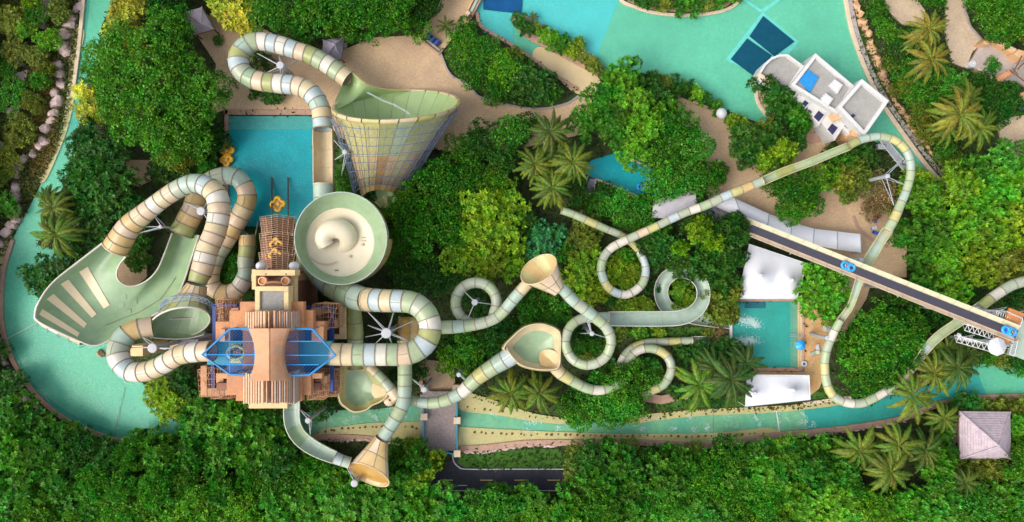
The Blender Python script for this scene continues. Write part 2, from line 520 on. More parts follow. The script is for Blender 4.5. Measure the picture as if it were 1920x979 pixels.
sheet('river_water', RIVER_L, 0.25, 'water')
kerb('river_kerb', [(158,-30),(150,60),(143,120),(135,180)], .7, 0, .5, 'kerb_cream')
kerb('river_kerb', [(22,450),(6,505),(1,560),(3,612),(14,655),(34,697),(64,738),(104,775),(152,803),(212,824),(268,834),(340,838)], .8, 0, .5, 'kerb_brick')
kerb('river_kerb', [(500,832),(560,824),(640,820),(720,826),(795,834)], 1.1, 0, .5, 'kerb_brick')
kerb('river_kerb', [(862,842),(905,840),(960,834),(1000,831),(1100,830),(1200,830),(1330,837),(1390,828),(1450,817),(1520,811),(1600,802),(1690,786),(1750,762),(1800,751),(1850,746),(1990,743)], 1.1, 0, .55, 'kerb_brick')
kerb('river_kerb', [(1508,758),(1560,750),(1600,745),(1680,736)], .6, 0, .5, 'kerb_cream')
# weir lines across the rapids
for a, b in (((612,770),(612,822)), ((1337,774),(1337,836)), ((1456,770),(1462,812)), ((235,726),(212,822)), ((70,605),(8,638))):
    w = MB(); pa = P(*a, .27); pb = P(*b, .27); w.bar(pa, pb, .10 if a[0] == 1456 else .05, 4)
    w.build('river_rope', 'line_white' if a[0] == 1456 or a[0] < 100 else 'joint')['kind'] = 'structure'

# ---- the big lagoon pool at the top right
POOL_TR = [(905,-30),(893,22),(903,50),(940,72),(985,100),(1040,140),(1085,168),(1122,165),(1120,130),(1165,128),(1220,140),(1290,160),(1345,200),(1400,222),(1440,235),(1480,240),(1560,255),(1640,265),
           (1690,300),(1735,338),(1780,366),(1790,356),(1748,322),(1694,250),(1657,196),(1629,142),(1607,85),(1594,40),(1582,-30),
           (1392,-30),(1386,0),(1366,16),(1330,25),(1280,28),(1230,24),(1195,14),(1165,0),(1158,-30)]
sheet('lagoon_bed', POOL_TR, 0.03, 'basin_green')
sheet('lagoon_shallows', [(900,-30),(1165,-30),(1160,0),(1117,112),(1080,112),(1010,60),(960,30),(965,90),(905,60),(888,22)], 0.06, 'basin_cyan')
sheet('lagoon_beach', [(1010,88),(1060,105),(1095,125),(1125,150),(1122,175),(1080,175),(1040,142),(1000,112)], 0.262, 'basin_sand', sm=True)
sheet('lagoon_shallows', [(962,92),(985,70),(1015,88),(1040,102),(1010,112),(992,108)], 0.066, 'basin_river', sm=True)
sheet('lagoon_panel', [(908,-30),(982,-30),(978,26),(940,22),(906,18)], 0.258, 'basin_blue')
DK = [(1430,22),(1498,78),(1440,150),(1360,112)]
sheet('lagoon_line', DK, 0.08, 'basin_line')
sheet('lagoon_panel', [(1431,30),(1490,78),(1452,106),(1405,68)], 0.258, 'basin_navy')
sheet('lagoon_panel', [(1401,72),(1447,104),(1420,148),(1370,111)], 0.258, 'basin_navy')
sheet('lagoon_line', [(1388,-2),(1392,-6),(1428,18),(1466,-8),(1472,-6),(1432,24),(1424,22)], 0.09, 'basin_line')
sheet('lagoon_water', POOL_TR, 0.25, 'water')
kerb('lagoon_kerb', [(1582,-30),(1594,40),(1607,85),(1629,142),(1657,196),(1694,250),(1748,322),(1790,360)], .75, 0, .55, 'kerb_cream')
kerb('lagoon_kerb', [(1590,-30),(1602,40),(1615,83),(1637,138),(1666,192),(1703,245),(1757,315),(1798,352)], .8, 0, .42, 'kerb_grey')
kerb('lagoon_kerb', [(1158,-30),(1165,0),(1195,14),(1230,24),(1280,28),(1330,25),(1366,16),(1386,0),(1392,-30)], .6, 0, .5, 'kerb_cream')
sheet('planting_bed', [(1162,-30),(1168,-2),(1196,10),(1230,19),(1280,23),(1330,20),(1363,12),(1382,-4),(1386,-30)], .36, 'kerb_brick', thick=.36)
kerb('lagoon_kerb', [(893,22),(903,50),(940,72),(985,100),(1040,140),(1085,168)], .6, 0, .5, 'kerb_brick')
sheet('planting_bed', [(958,34),(985,30),(1040,62),(1090,95),(1130,128),(1122,142),(1085,124),(1035,97),(985,70)], .40, 'kerb_brick', thick=.4, sm=True)
kerb('lagoon_kerb', [(1418,150),(1420,185),(1432,208),(1450,228)], .6, 0, .6, 'kerb_cream')
sheet('planting_bed', [(1418,152),(1440,148),(1530,200),(1560,262),(1520,270),(1450,236),(1428,208)], .42, 'kerb_brick', thick=.42)

# ---- plunge pool at the top of the tower
P2 = [(428,218),(590,218),(590,425),(428,425)]
sheet('pool_floor', P2, .03, 'basin_teal')
for k in range(5):
    sheet('pool_step', [(428,218+k*5),(590,218+k*5),(590,222.4+k*5),(428,222.4+k*5)], .20-.03*k, 'step_teal')
sheet('pool_water', P2, .25, 'water_blue')
kerb('pool_kerb', [(420,210),(600,210)], 1.0, 0, .5, 'kerb_brick', sm=False)
kerb('pool_kerb', [(424,205),(424,430)], .7, 0, .5, 'kerb_brick', sm=False)

# ---- small pool in the trees
P3 = [(1085,322),(1110,300),(1165,284),(1215,306),(1240,330),(1232,375),(1180,360),(1120,337)]
sheet('pool_floor', P3, .03, 'basin_teal'); sheet('pool_water', P3, .25, 'water_blue')
kerb('pool_kerb', [(1118,336),(1208,373)], .45, 0, .6, 'kerb_cream', sm=False)
kerb('pool_kerb', [(1165,290),(1213,311)], .35, 0, .6, 'kerb_cream', sm=False)

# ---- landing pool on the right
P4 = [(1366,566),(1504,566),(1504,690),(1366,690)]
sheet('pool_floor', P4, .03, 'basin_turquoise')
for k in range(6):
    sheet('pool_step', [(1504-k*4.6,566),(1504-k*4.6,690),(1499.9-k*4.6,690),(1499.9-k*4.6,566)], .266-.012*k if k < 2 else .2-.03*k, ('basin_sand','basin_sand','sand_wet','sand_wet','step_teal','basin_turquoise')[k])
sheet('pool_panel', [(1396,566),(1436,566),(1436,578),(1396,578)], .06, 'basin_blue')
sheet('pool_water', P4, .25, 'water')
kerb('pool_kerb', [(1380,563),(1510,563)], .5, 0, .55, 'kerb_brick', sm=False)
kerb('pool_kerb', [(1415,693),(1507,693)], .7, 0, .55, 'kerb_brick', sm=False)
kerb('pool_kerb', [(1507,560),(1507,697)], .4, 0, .55, 'kerb_brick', sm=False)
kerb('pool_kerb', [(1371,606),(1371,642)], .5, 0, .7, 'white_paint', sm=False)

# ---- pavements
def pave(name, px, z, m): return sheet(name, px, z, m, sm=False, thick=z)
pave('plaza', [(365,60),(400,20),(470,40),(560,90),(640,95),(700,70),(780,66),(812,30),(840,-30),(915,-30),(888,24),(880,44),(850,70),(826,100),(845,140),(880,160),(900,185),(960,200),(1010,205),(1060,196),(1085,180),(1110,185),(1100,250),(990,275),(900,290),(640,260),(600,216),(596,206),(420,206),(395,216),(405,120)], .36, 'plaza_tan')
pave('plaza', [(1262,176),(1300,192),(1345,212),(1372,240),(1400,262),(1450,270),(1500,262),(1545,250),(1560,272),(1640,300),(1660,380),(1700,450),(1700,520),(1640,520),(1600,505),(1520,470),(1420,405),(1330,375),(1320,330),(1290,250)], .36, 'plaza_tan')
pave('pool_deck', [(1509,556),(1560,545),(1580,600),(1556,640),(1549,700),(1535,730),(1518,742),(1400,742),(1400,697),(1509,697)], .36, 'deck_orange')
pave('path', [(1580,500),(1640,505),(1625,560),(1600,600),(1575,640),(1560,640)], .34, 'plaza_tan')
pave('path', [(1655,-30),(1700,-30),(1735,20),(1728,52),(1690,45),(1660,15)], .36, 'path_sand')
pave('path', [(1775,-30),(1815,-30),(1812,20),(1822,50),(1845,75),(1822,100),(1812,128),(1785,118),(1772,60)], .36, 'path_sand')
pave('path', [(1868,228),(1890,220),(1950,212),(1950,300),(1905,300),(1880,270)], .36, 'path_sand')
pave('path', [(1800,190),(1840,205),(1838,222),(1805,215)], .34, 'path_sand')
pave('path', [(770,672),(850,680),(855,735),(790,735)], .36, 'plaza_tan')
pave('path', [(1200,735),(1240,742),(1290,734),(1290,748),(1240,758),(1200,752)], .36, 'kerb_brick')
pave('path', [(225,300),(285,300),(295,330),(260,350),(230,340)], .36, 'plaza_tan')
pave('path', [(222,470),(250,455),(275,470),(275,520),(245,545),(215,520)], .36, 'plaza_tan')
for q in ([(62,6),(94,-6),(96,22),(82,36),(90,55),(62,52)], [(34,82),(62,95),(58,108),(40,112),(50,125),(30,125)], [(20,140),(52,130),(48,152),(24,150)], [(10,205),(38,190),(32,220),(12,216)], [(-6,262),(10,268),(8,285),(-6,285)], [(60,20),(74,20),(64,66),(54,66)]):
    pave('path', q, .3, 'terrace_stone')
for a, b in (((826,-20),(0,0)),):
    pass
kerb('path_kerb', [(826,100),(845,140),(880,160),(900,182),(960,198),(1010,204),(1060,195),(1085,180)], .4, 0, .55, 'kerb_grey')
kerb('path_kerb', [(1300,190),(1345,210),(1372,238),(1400,260),(1430,268)], .35, 0, .5, 'kerb_cream')
kerb('path_kerb', [(1600,405),(1612,430),(1640,452),(1665,462)], .6, 0, .5, 'kerb_brick')
kerb('path_kerb', [(1812,-30),(1810,20),(1822,52),(1843,76)], .4, 0, .5, 'kerb_grey')
# ---- service road at the bottom
pave('road', [(845,850),(862,850),(868,868),(890,880),(1000,882),(1240,882),(1240,922),(760,922),(760,880),(838,880)], .05, 'asphalt')
kerb('road_kerb', [(848,852),(851,866),(860,876),(876,880),(960,880),(1060,880)], .18, 0, .18, 'line_white', sm=True)
sheet('lawn', [(862,852),(905,846),(960,842),(1050,842),(1060,877),(900,877),(872,876),(858,868)], .1, 'lawn', thick=.1)
for x0 in (825, 964, 1026, 900):
    sheet('road_marking', [(x0,899.5),(x0+24,899.5),(x0+24,901.3),(x0,901.3)], .056, 'line_yellow')
sheet('road_marking', [(820,919.4),(1100,919.4),(1100,920.8),(820,920.8)], .056, 'line_white')
sheet('road_marking', [(858,909.6),(876,909.6),(876,911),(858,911)], .056, 'line_white')
sheet('lawn', [(1160,612),(1370,614),(1370,636),(1290,634),(1160,634)], .12, 'lawn', thick=.12)
sheet('lawn', [(640,270),(730,350),(730,420),(630,400),(630,290)], .12, 'lawn', thick=.12)
sheet('lawn', [(385,430),(485,430),(485,560),(385,560)], .12, 'lawn', thick=.12)
sheet('lawn', [(1220,752),(1300,745),(1420,740),(1420,760),(1240,772)], .12, 'lawn', thick=.12)
sheet('lawn', [(1516,745),(1550,715),(1600,745),(1540,752)], .12, 'lawn', thick=.12)
PAVED = [RIVER_L, POOL_TR, P2, P3, P4]
# ================================================================== SLIDES
PAL = dict(C='slide_cream', W='slide_white', B='slide_blue', S='slide_sage', O='slide_olive', T='slide_tan', P='slide_peach', G='slide_green',
           Y='slide_yellow', A='slide_aqua', R='slide_grey', N='slide_orange')
FIRST = {}

def frames(pts, per=10):
    """World samples (position, radius, side, up) along a pixel path of (px, py, z, width in px)."""
    w = [(*P(x, y, z), M(wd, z)/2) for x, y, z, wd in pts]
    s = catmull(w, per)
    d = np.concatenate([[0], np.cumsum(np.linalg.norm(np.diff(s[:, :3], axis=0), axis=1))])
    return s, d

def at_len(s, d, L):
    v = np.array([np.interp(L, d, s[:, k]) for k in range(4)])
    e = 0.25
    a = np.array([np.interp(max(L-e, 0), d, s[:, k]) for k in range(3)])
    b = np.array([np.interp(min(L+e, d[-1]), d, s[:, k]) for k in range(3)])
    t = Vector(b-a).normalized()
    side = t.cross(Vector((0, 0, 1))).normalized()
    up = side.cross(t).normalized()
    return Vector(v[:3]), v[3], side, up, t

def ring(c, r, side, up, n=16):
    return [c + (side*math.cos(2*math.pi*i/n) + up*math.sin(2*math.pi*i/n))*r for i in range(n)]

def tube(parent, pts, cols, nseg=None, n=16, name='tube_segment', seam=False):
    """A closed flume: every moulded segment is a part of its own, with its bolted flange."""
    s, d = frames(pts)
    cols = cols.replace(' ', '')
    nseg = nseg or len(cols)
    L = d[-1]
    for i in range(nseg):
        a, b = L*i/nseg, L*(i+1)/nseg
        k = max(2, int((b-a)/0.9))
        rows = []
        c, r, sd, up, t = at_len(s, d, a)
        mb = MB()
        for dl, q in ((0.0, .97), (0.0, 1.055), (0.15, 1.055), (0.15, 1.0)):
            rows.append(ring(c + t*dl, r*q, sd, up, n))
        mb.grid(rows, 1, True)
        rows = []
        for j in range(k+1):
            c, r, sd, up, t = at_len(s, d, a + .15 + (b-a-.15)*j/k)
            bulge = 1.0 + 0.012*math.sin(math.pi*j/k)
            rows.append(ring(c, r*bulge, sd, up, n))
        mb.grid(rows, 0, True)
        if i == nseg-1:
            mb.grid([ring(c-t*.1, r*1.06, sd, up, n), ring(c+t*.08, r*1.06, sd, up, n), ring(c+t*.08, r*.93, sd, up, n), ring(c-t*.1, r*.93, sd, up, n)], 2, True)
        if seam or r > 1.4 and i % 4 == 2:
            top = [at_len(s, d, a+.2+(b-a-.25)*j/k) for j in range(k+1)]
            off = .35 if i % 2 else -.1
            mb.path([q[0] + (q[3]*math.cos(off) + q[2]*math.sin(off))*q[1]*1.01 for q in top], .035, 4, 1)
        mb.build(name, [PAL[cols[i % len(cols)]], 'joint', 'slide_cream'], parent, smooth=40)

def chute(parent, pts, cols, nseg=None, name='chute_segment', wall=1.0, thick=.10, n=10, span=180, lip='slide_cream'):
    """An open flume: half-pipe segments with a rolled lip on both edges."""
    s, d = frames(pts)
    nseg = nseg or len(cols)
    L = d[-1]
    h0 = math.radians(270 - span/2); h1 = math.radians(270 + span/2)
    for i in range(nseg):
        a, b = L*i/nseg, L*(i+1)/nseg
        k = max(2, int((b-a)/0.8)); rows = []; l1 = []; l2 = []
        for j in range(k+1):
            c, r, sd, up, t = at_len(s, d, a + (b-a-.03)*j/k)
            inner = [c + (sd*math.cos(h0+(h1-h0)*q/n) + up*math.sin(h0+(h1-h0)*q/n)*wall)*r*.93 for q in range(n+1)]
            outer = [c + (sd*math.cos(h1+(h0-h1)*q/n) + up*math.sin(h1+(h0-h1)*q/n)*wall)*(r*.93+thick) for q in range(n+1)]
            rows.append(inner + outer)
            l1.append(inner[0]); l2.append(inner[-1])
        mb = MB().grid(rows, 0, True)
        mb.path(l1, max(.07, r*.055), 6, 1); mb.path(l2, max(.07, r*.055), 6, 1)
        m = len(rows[0])
        mb.add(rows[0], [tuple(range(m))]); mb.add(rows[-1], [tuple(range(m))[::-1]])
        mb.build(name, [PAL[cols[i % len(cols)]], lip], parent, smooth=45)

def shell(parent, ra, rb, rings, sectors, colf, name, n_sub=2, thick=.12, a0=0.0, a1=2*math.pi, curve=None, flange=True):
    """A moulded cone between two tilted rings; each panel is a part. ra, rb: (centre, vector u, vector v)."""
    def pt(t, g, off=0.0):
        q = curve(t) if curve else (t, t)
        c = ra[0].lerp(rb[0], q[0]); u = ra[1].lerp(rb[1], q[1]); v = ra[2].lerp(rb[2], q[1])
        p = u*math.cos(g) + v*math.sin(g)
        return c + p + (p.normalized()*off if off else Vector())
    for i in range(rings):
        for j in range(sectors):
            t0, t1 = i/rings, (i+1)/rings
            g0 = a0 + (a1-a0)*j/sectors; g1 = a0 + (a1-a0)*(j+1)/sectors
            gi = .003
            o = [[pt(t0+(t1-t0)*x/n_sub, g0+gi+(g1-g0-2*gi)*y/n_sub, .0) for y in range(n_sub+1)] for x in range(n_sub+1)]
            q = [[pt(t0+(t1-t0)*x/n_sub, g0+gi+(g1-g0-2*gi)*y/n_sub, thick) for y in range(n_sub+1)] for x in range(n_sub+1)]
            cin, cout = colf(i, j)
            mb = MB().grid(o, 0).grid(q, 1)
            for edge in ((0, None), (-1, None), (None, 0), (None, -1)):
                if edge[1] is None: mb.grid([o[edge[0]], q[edge[0]]], 1)
                else: mb.grid([[r[edge[1]] for r in o], [r[edge[1]] for r in q]], 1)
            if flange:
                mb.path([p + (p-pt(t1 if x == n_sub else t0, g0, 0))*0 for x, p in enumerate([r[0] for r in q])], .07, 4, 2)
                if name != 'cone_panel' or i == 3: mb.path(q[0], .07, 4, 2)
            mb.build(name, [cin, cout, 'joint'], parent, smooth=40)
    return pt

def circle_pts(cx, cy, r, a_from, a_to, z0, z1, w, n):
    out = []
    for i in range(n):
        a = R(a_from + (a_to-a_from)*i/(n-1)); f = i/(n-1)
        out.append((cx + r*math.cos(a), cy + r*math.sin(a), z0 + (z1-z0)*f, w))
    return out

# ---------------------------------------------------------------- A: raft slide with the wave wall, left
slideA = thing('raft_slide', 'cream raft slide ending in a sage wave wall with four cream stripes', 'raft slide', P(300, 600, 0))
tube(slideA, [(398,658,20.6,38),(368,660,20.2,38),(337,666,19.6,36),(316,678,19,36),(293,690,18.4,36),(272,697,18,37),(245,697,17.6,37),(230,684,17.2,38),(221,663,16.8,40),
              (227,641,16.3,39),(241,624,15.8,38),(262,616,15.3,37),(285,612.5,14.6,38)], 'PWCP WCPW BWRA TP'.replace(' ', ''), n=18)
# funnel A
U = P(340,577,17); Lp = P(336,633,10.5)
fc = (U+Lp)/2; fu = Vector((4.75, .5, -.5)); fv = (U-Lp)/2
nk = P(369.5,534,14.2); nr = M(32,14)/2
nt_ = (P(371,527,14.2)-P(366,545,14.2)).normalized(); ns = nt_.cross(Vector((0,0,1))).normalized(); nu = ns.cross(nt_)
cA = ['slide_green','slide_sage','slide_olive','slide_sage','slide_tan']
ptA = shell(slideA, (fc, fu, fv), (nk, ns*nr, nu*nr), 3, 14, lambda i, j: ('slide_green', ('slide_olive','slide_sage','slide_peach')[i] if (i+j) % 3 else ('slide_sage','slide_yellow','slide_tan')[i]), 'funnel_panel',
      curve=lambda t: (t, t**0.8))
mb = MB(); mb.path([ptA(0, 2*math.pi*i/40, .05) for i in range(40)], .17, 6, 0, True)
mb.build('funnel_rim', 'slide_white', slideA, smooth=60)
mb = MB(); q = [ptA(.55, 2*math.pi*i/30, .8) for i in range(30)]; q2 = [ptA(.30, 2*math.pi*i/30, .8) for i in range(30)]; q3 = [ptA(.42, 2*math.pi*(i+.5)/30, 1.3) for i in range(30)]
for i in range(30):
    j = (i+1) % 30
    for a, b in ((q[i], q[j]), (q2[i], q2[j]), (q3[i], q3[j]), (q[i], q3[i]), (q3[i], q[j]), (q2[i], q3[i]), (q3[i], q2[j])): mb.bar(a, b, .045, 4)
mb.build('support_lattice', 'lattice_steel', slideA)
chute(slideA, [(283,616,13.6,36),(315,617,12.4,40),(350,616,11.6,40),(380,612,11.4,34)], 'GGG', wall=.8, lip='slide_white')
tube(slideA, [(369.5,531,14.2,32),(374,518,14,36),(379,506,13.9,39),(388,471,13.6,40),(397,450,13.4,40),(403,436,13.2,40),(409,411,13,39),(410.5,385,12.8,40),(404,363,12.6,40),(386,349,12.3,38),(366.7,343.5,12,36),(348,348,11.7,34),
              (326.5,359,11.4,34),(304,374,11,33),(286,388,10.7,34),(265,405,10.4,37),(243,424,10,41),(228,447,9.6,45),(217,465,9.2,47)],
     'OPWCPCWPWCBAARPCWPCTPTT', n=18)
# wave wall
inner = catmull([(236,481),(224,497),(219,512),(223,526),(238,536),(258,535),(280,523),(297,503),(309,475),(323,437)], 8)
outer = catmull([(199,451),(147,491),(110,520),(92,538),(79,556),(67,583),(74,604),(150,640),(180,648),(212,634),(286,592),(318,573),(341,538),(358,488),(373,441)], 8)
def resamp(a, n):
    d = np.concatenate([[0], np.cumsum(np.linalg.norm(np.diff(a, axis=0), axis=1))]); t = np.linspace(0, d[-1], n)
    return np.stack([np.interp(t, d, a[:, k]) for k in range(2)], 1)
NT, NV = 60, 22
inn = resamp(inner, NT)
# the sharp fan of the wall: slow along the inside corner, quick round the outside
ou = resamp(outer, NT)
def wz(t, v):
    base = 7.6*(1-t)**1.3 + 3.4*(1-(1-t)**1.3)
    bell = math.exp(-((t-.34)/.24)**2)
    wall = bell*5.2*max(0, (v-.25)/.75)**2 + (1-bell)*2.2*abs(v-.5)**2*4*.55
    return base + wall - .7*math.sin(math.pi*v)*(1-bell*.4)
rows = []
for i in range(NT):
    t = i/(NT-1)
    rows.append([P(*(inn[i]*(1-v) + ou[i]*v), wz(t, v)) for v in (k/(NV-1) for k in range(NV))])
mb = MB().grid(rows, 0).grid([[p - Vector((0,0,.25)) for p in r][::-1] for r in rows], 1)
WALL_BVH = BVHTree.FromPolygons([tuple(p) for r in rows for p in r], [(k*NV+i, (k+1)*NV+i, (k+1)*NV+i+1, k*NV+i+1) for k in range(NT-1) for i in range(NV-1)])
mb.build('wave_wall', ['wall_sage', 'slide_cream'], slideA, smooth=50)
mb = MB(); mb.path([r[0]+Vector((0,0,.05)) for r in rows], .16, 6); mb.path([r[-1]+Vector((0,0,.05)) for r in rows], .18, 6)
mb.build('wave_wall_lip', 'slide_white', slideA, smooth=60)
# rolled outer face of the wall, seen from above at its lower left
mb = MB(); K = [i for i in range(NT) if .26 < i/(NT-1) < .50]
for a in range(0, len(K)-2, 2):
    seg = [rows[i][-1] for i in K[a:a+3]]
    out = [(p-Vector(rows[30][0])).normalized() for p in seg]
    for o_ in out: o_.z = 0
    prof = [(0, -.1), (.55, -.25), (1.0, -.9), (1.05, -2.2), (.5, -3.4)]
    m2 = MB().grid([[p + o_.normalized()*x + Vector((0,0,z)) for x, z in prof] for p, o_ in zip(seg, out)], 0)
    m2.path([seg[0] + out[0].normalized()*x*1.02 + Vector((0,0,z+.03)) for x, z in prof], .06, 4, 1)
    m2.build('wall_rib_panel', [['slide_white','slide_sage','slide_cream'][(a//2) % 3], 'joint'], slideA, smooth=50)
mb = MB()
for i in K[::2]:
    p = rows[i][-1]; o_ = (p-rows[30][0]); o_.z = 0; o_.normalize()
    mb.path([p+o_*.6+Vector((0,0,-3.4)), p+o_*1.6+Vector((0,0,-2.6)), p+o_*1.7+Vector((0,0,-1.4)), p+o_*1.1+Vector((0,0,-1.0))], .06, 4)
    mb.bar(p+o_*.6+Vector((0,0,-3.4)), Vector((p.x+o_.x*.3, p.y+o_.y*.3, 0)), .12, 6)
mb.build('wall_bracket', 'lattice_steel', slideA)
def on_wall(px, py):
    o = Vector((0, 0, CAM_H)); dr = (P(px, py, 0)-o).normalized()
    h = WALL_BVH.ray_cast(o, dr)
    return h[0] if h[0] is not None else WALL_BVH.find_nearest(P(px, py, 8))[0]
for quad in (((149,510),(165,500),(206,572),(195,579)), ((114,533),(129,524),(182,589),(173,596)), ((88,561),(101,551),(164,607),(158,615)), ((74,590),(80,579),(150,624),(146,632))):
    n1, n2 = 14, 4; g_ = []
    for i in range(n1+1):
        a = Vector(quad[0]).lerp(Vector(quad[3]), i/n1); b = Vector(quad[1]).lerp(Vector(quad[2]), i/n1)
        g_.append([on_wall(*a.lerp(b, j/n2)) for j in range(n2+1)])
    if True:
        MB().grid([[p + Vector((0,0,.10)) for p in r] for r in g_]).build('cream_stripe', 'stripe_cream', slideA, smooth=50)
for cx, cy in ((228,572),(241,583),(252,566),(232,556)):
    pts4 = [on_wall(cx+dx, cy+dy) for dx, dy in ((-5,-5),(5,-5),(5,5),(-5,5))]
    if all(pts4): MB().add([p+Vector((0,0,.05)) for p in pts4], [(3,2,1,0)]).build('access_hatch', 'slide_green', slideA)
mb = MB(); mb.path([on_wall(*q)+Vector((0,0,.06)) for q in ((198,610),(230,597),(262,585),(300,562),(330,520)) if on_wall(*q)], .05, 4)
mb.build('wall_seam', 'joint', slideA)
# channel mouth and the hairpin below
tube(slideA, [(340,438,4.0,42),(349,420,4,41),(357,405,4.1,41),(364,391,4.2,40),(370,366,4.4,36),(382,348,4.5,33),(403,334,4.6,33),(429,329,4.5,34),(449,336,4.4,34),(462,357,4.2,34),(463,378,4.1,34),
              (453,400,3.9,36),(439,423,3.7,36),(421,452,3.5,36),(403,482,3.3,36),(393,512,3.1,36),(397,537,2.9,34),(418,549,2.7,31),(445,543,2.6,32),(462,514,2.5,31),(461,492,2.4,30),(464,466,2.2,31),(463.5,443,2.1,31)],
     'OTPTRRRAAPTCPTPRRCCPTPWAR', nseg=27, n=16)
chute(slideA, [(463.5,442,1.9,32),(465,428,1.3,34),(466,416,.8,36)], 'AR', span=170)

# ---------------------------------------------------------------- B: raft slide with the bowl and the great cone, right of the tower
mat('cone_green', (.34,.46,.20), .35, .06, .4)
slideB = thing('raft_slide', 'banded white and blue raft slide with a round cream bowl and a huge caged cone', 'raft slide', P(700, 450, 0))
tube(slideB, [(620,664,21,42),(650,665,20.9,42),(690,665,20.8,42),(730,665,20.6,42),(757,664.5,20.5,42),(779,658,20.3,42),(800,640,20,42),(807,614,19.7,42),(799,588,19.4,42),(779,570,19.1,42),(757,565,18.9,42),(720,564,18.1,43),(688,562,16.6,44)],
     'CCSBWSPSBOWSRSBCBC', n=18)
tube(slideB, [(688,562,16.6,44),(674,559.5,15.4,46),(660,554.5,14,48),(640,544,12.2,50),(618,528,10.9,50),(597,509,10.4,48),(580,487,10.2,42),(568,462,10.1,34)], 'AGSAGS', n=18, seam=True)
BC = P(639,447,16); br = M(86.5,16)
FC = P(638,455,12.8)
def bowl_ring(r, z, off=0.0, n=64):
    f = min(1, max(0, (16-z)/3.2)); c = Vector((BC.x+(FC.x-BC.x)*f, BC.y+(FC.y-BC.y)*f, z))
    return [c + Vector((r*math.cos(2*math.pi*i/n), r*math.sin(2*math.pi*i/n), 0)) for i in range(n)]
MB().grid([bowl_ring(br-.12,16.0), bowl_ring(br-.35,15.2), bowl_ring(br-.8,14.2), bowl_ring(br-1.2,13.6), bowl_ring(5.75,13.1)], 0, True).build('bowl_wall', 'slide_green', slideB, smooth=50)
MB().grid([bowl_ring(5.77,13.12), bowl_ring(5.6,13.14), bowl_ring(5.5,13.0), bowl_ring(4.2,12.75), bowl_ring(2.6,12.55), bowl_ring(.2,12.5)], 0, True).build('bowl_floor', 'bowl_cream', slideB, smooth=50)
mb = MB(); mb.path(bowl_ring(br,16.05), .13, 6, 0, True); mb.build('bowl_rim', 'slide_aqua', slideB, smooth=60)
for j in range(16):
    pr = []
    for (r, z) in (((br,15.95),(br+.1,14.5),(br,11.5),(br-.4,8.5),(br-1.3,6.8)) if j in (12,13,14,15) else ((br,15.95),(br+.1,14.5),(br-.6,12.2),(br-2.2,9.5),(br-3.6,7.6))):
        pr.append([Vector((BC.x, BC.y, z)) + Vector((r*math.cos(2*math.pi*(j+(k/4)*.98+.01)/16), r*math.sin(2*math.pi*(j+(k/4)*.98+.01)/16), 0)) for k in range(5)])
    MB().grid(pr).build('bowl_shell_panel', 'slide_tan' if j % 4 else 'slide_peach', slideB, smooth=50)
# the snail in the middle of the bowl
sn = [(612,461,13.6,30),(607,448,13.8,33),(614,434,13.9,36),(630,428,13.8,38),(646,434,13.4,38),(653,447,12.7,35),(648,460,12.0,30),(638,468,11.4,24)]
s_, d_ = frames(sn)
rows = []
for j in range(29):
    c, r, sd, up, t = at_len(s_, d_, d_[-1]*j/28)
    rows.append(ring(c, r, sd, up, 18))
mb = MB().grid(rows, 0, True)
c, r, sd, up, t = at_len(s_, d_, 0)
mb.grid([ring(c-t*.1, r*1.05, sd, up, 18), ring(c-t*.15, r*.9, sd, up, 18), ring(c+t*.4, r*.8, sd, up, 18)], 0, True)
mb.add(ring(c+t*.5, r*.82, sd, up, 18), [tuple(range(18))], 1)
mb.build('drain_snail', ['bowl_cream', 'slide_olive'], slideB, smooth=50, label='white snail shell drain curling over the bowl floor')
mb = MB(); a = [P(612+40*math.cos(R(g))*.9, 462+34*math.sin(R(g)), 12.95) for g in range(60, 176, 8)]
mb.path(a, .12, 5); mb.build('guide_fin', 'slide_peach', slideB, smooth=60)
for x, y, w, h in ((631,507,7,2.5),(681,446,8,1.5),(681,452,8,1.5),(655,481,5,4),(657,420,4,5),(679,459,5,4)):
    MB().prism([P(x-w/2,y-h/2,13), P(x+w/2,y-h/2,13), P(x+w/2,y+h/2,13), P(x-w/2,y+h/2,13)], 12.7, 13.0).build('drain_grate', 'joint' if y == 507 else 'slide_peach', slideB)
# lower run: open trough, hairpin, cone
tube(slideB, [(605.5,400,9.6,35),(606,372,9.5,36),(606,346,9.4,37)], 'AA', n=16)
chute(slideB, [(606,346,9.5,38),(606,318,9.4,39),(606,290,9.3,39),(605.5,262,9.2,39),(605.5,243,9.15,38)], 'CCC', wall=1.0, span=200, lip='slide_peach')
tube(slideB, [(605.5,243,9.2,36),(605,232,9.1,36),(600,200,8.9,36),(582,173,8.7,36),(557,161,8.5,36),(534,158,8.4,36),(505,155,8.3,36),(482,151,8.2,36),(464,143,8.0,36),(451,130,7.9,37),(447,109,7.7,38),(455,92,7.6,36),(471,80.5,7.5,34),(487,77.5,7.4,33),(507,80.5,7.3,34),
              (533,87,7.2,34),(557,95.5,7.1,33),(580,103,7.0,34),(602,114,6.9,34),(618,124,6.8,34),(634,135,6.7,35),(652,148.5,6.6,35)], 'BPABCPBWOPGRBOASWBWBPOSWSC'.replace('P','C',1), n=18)
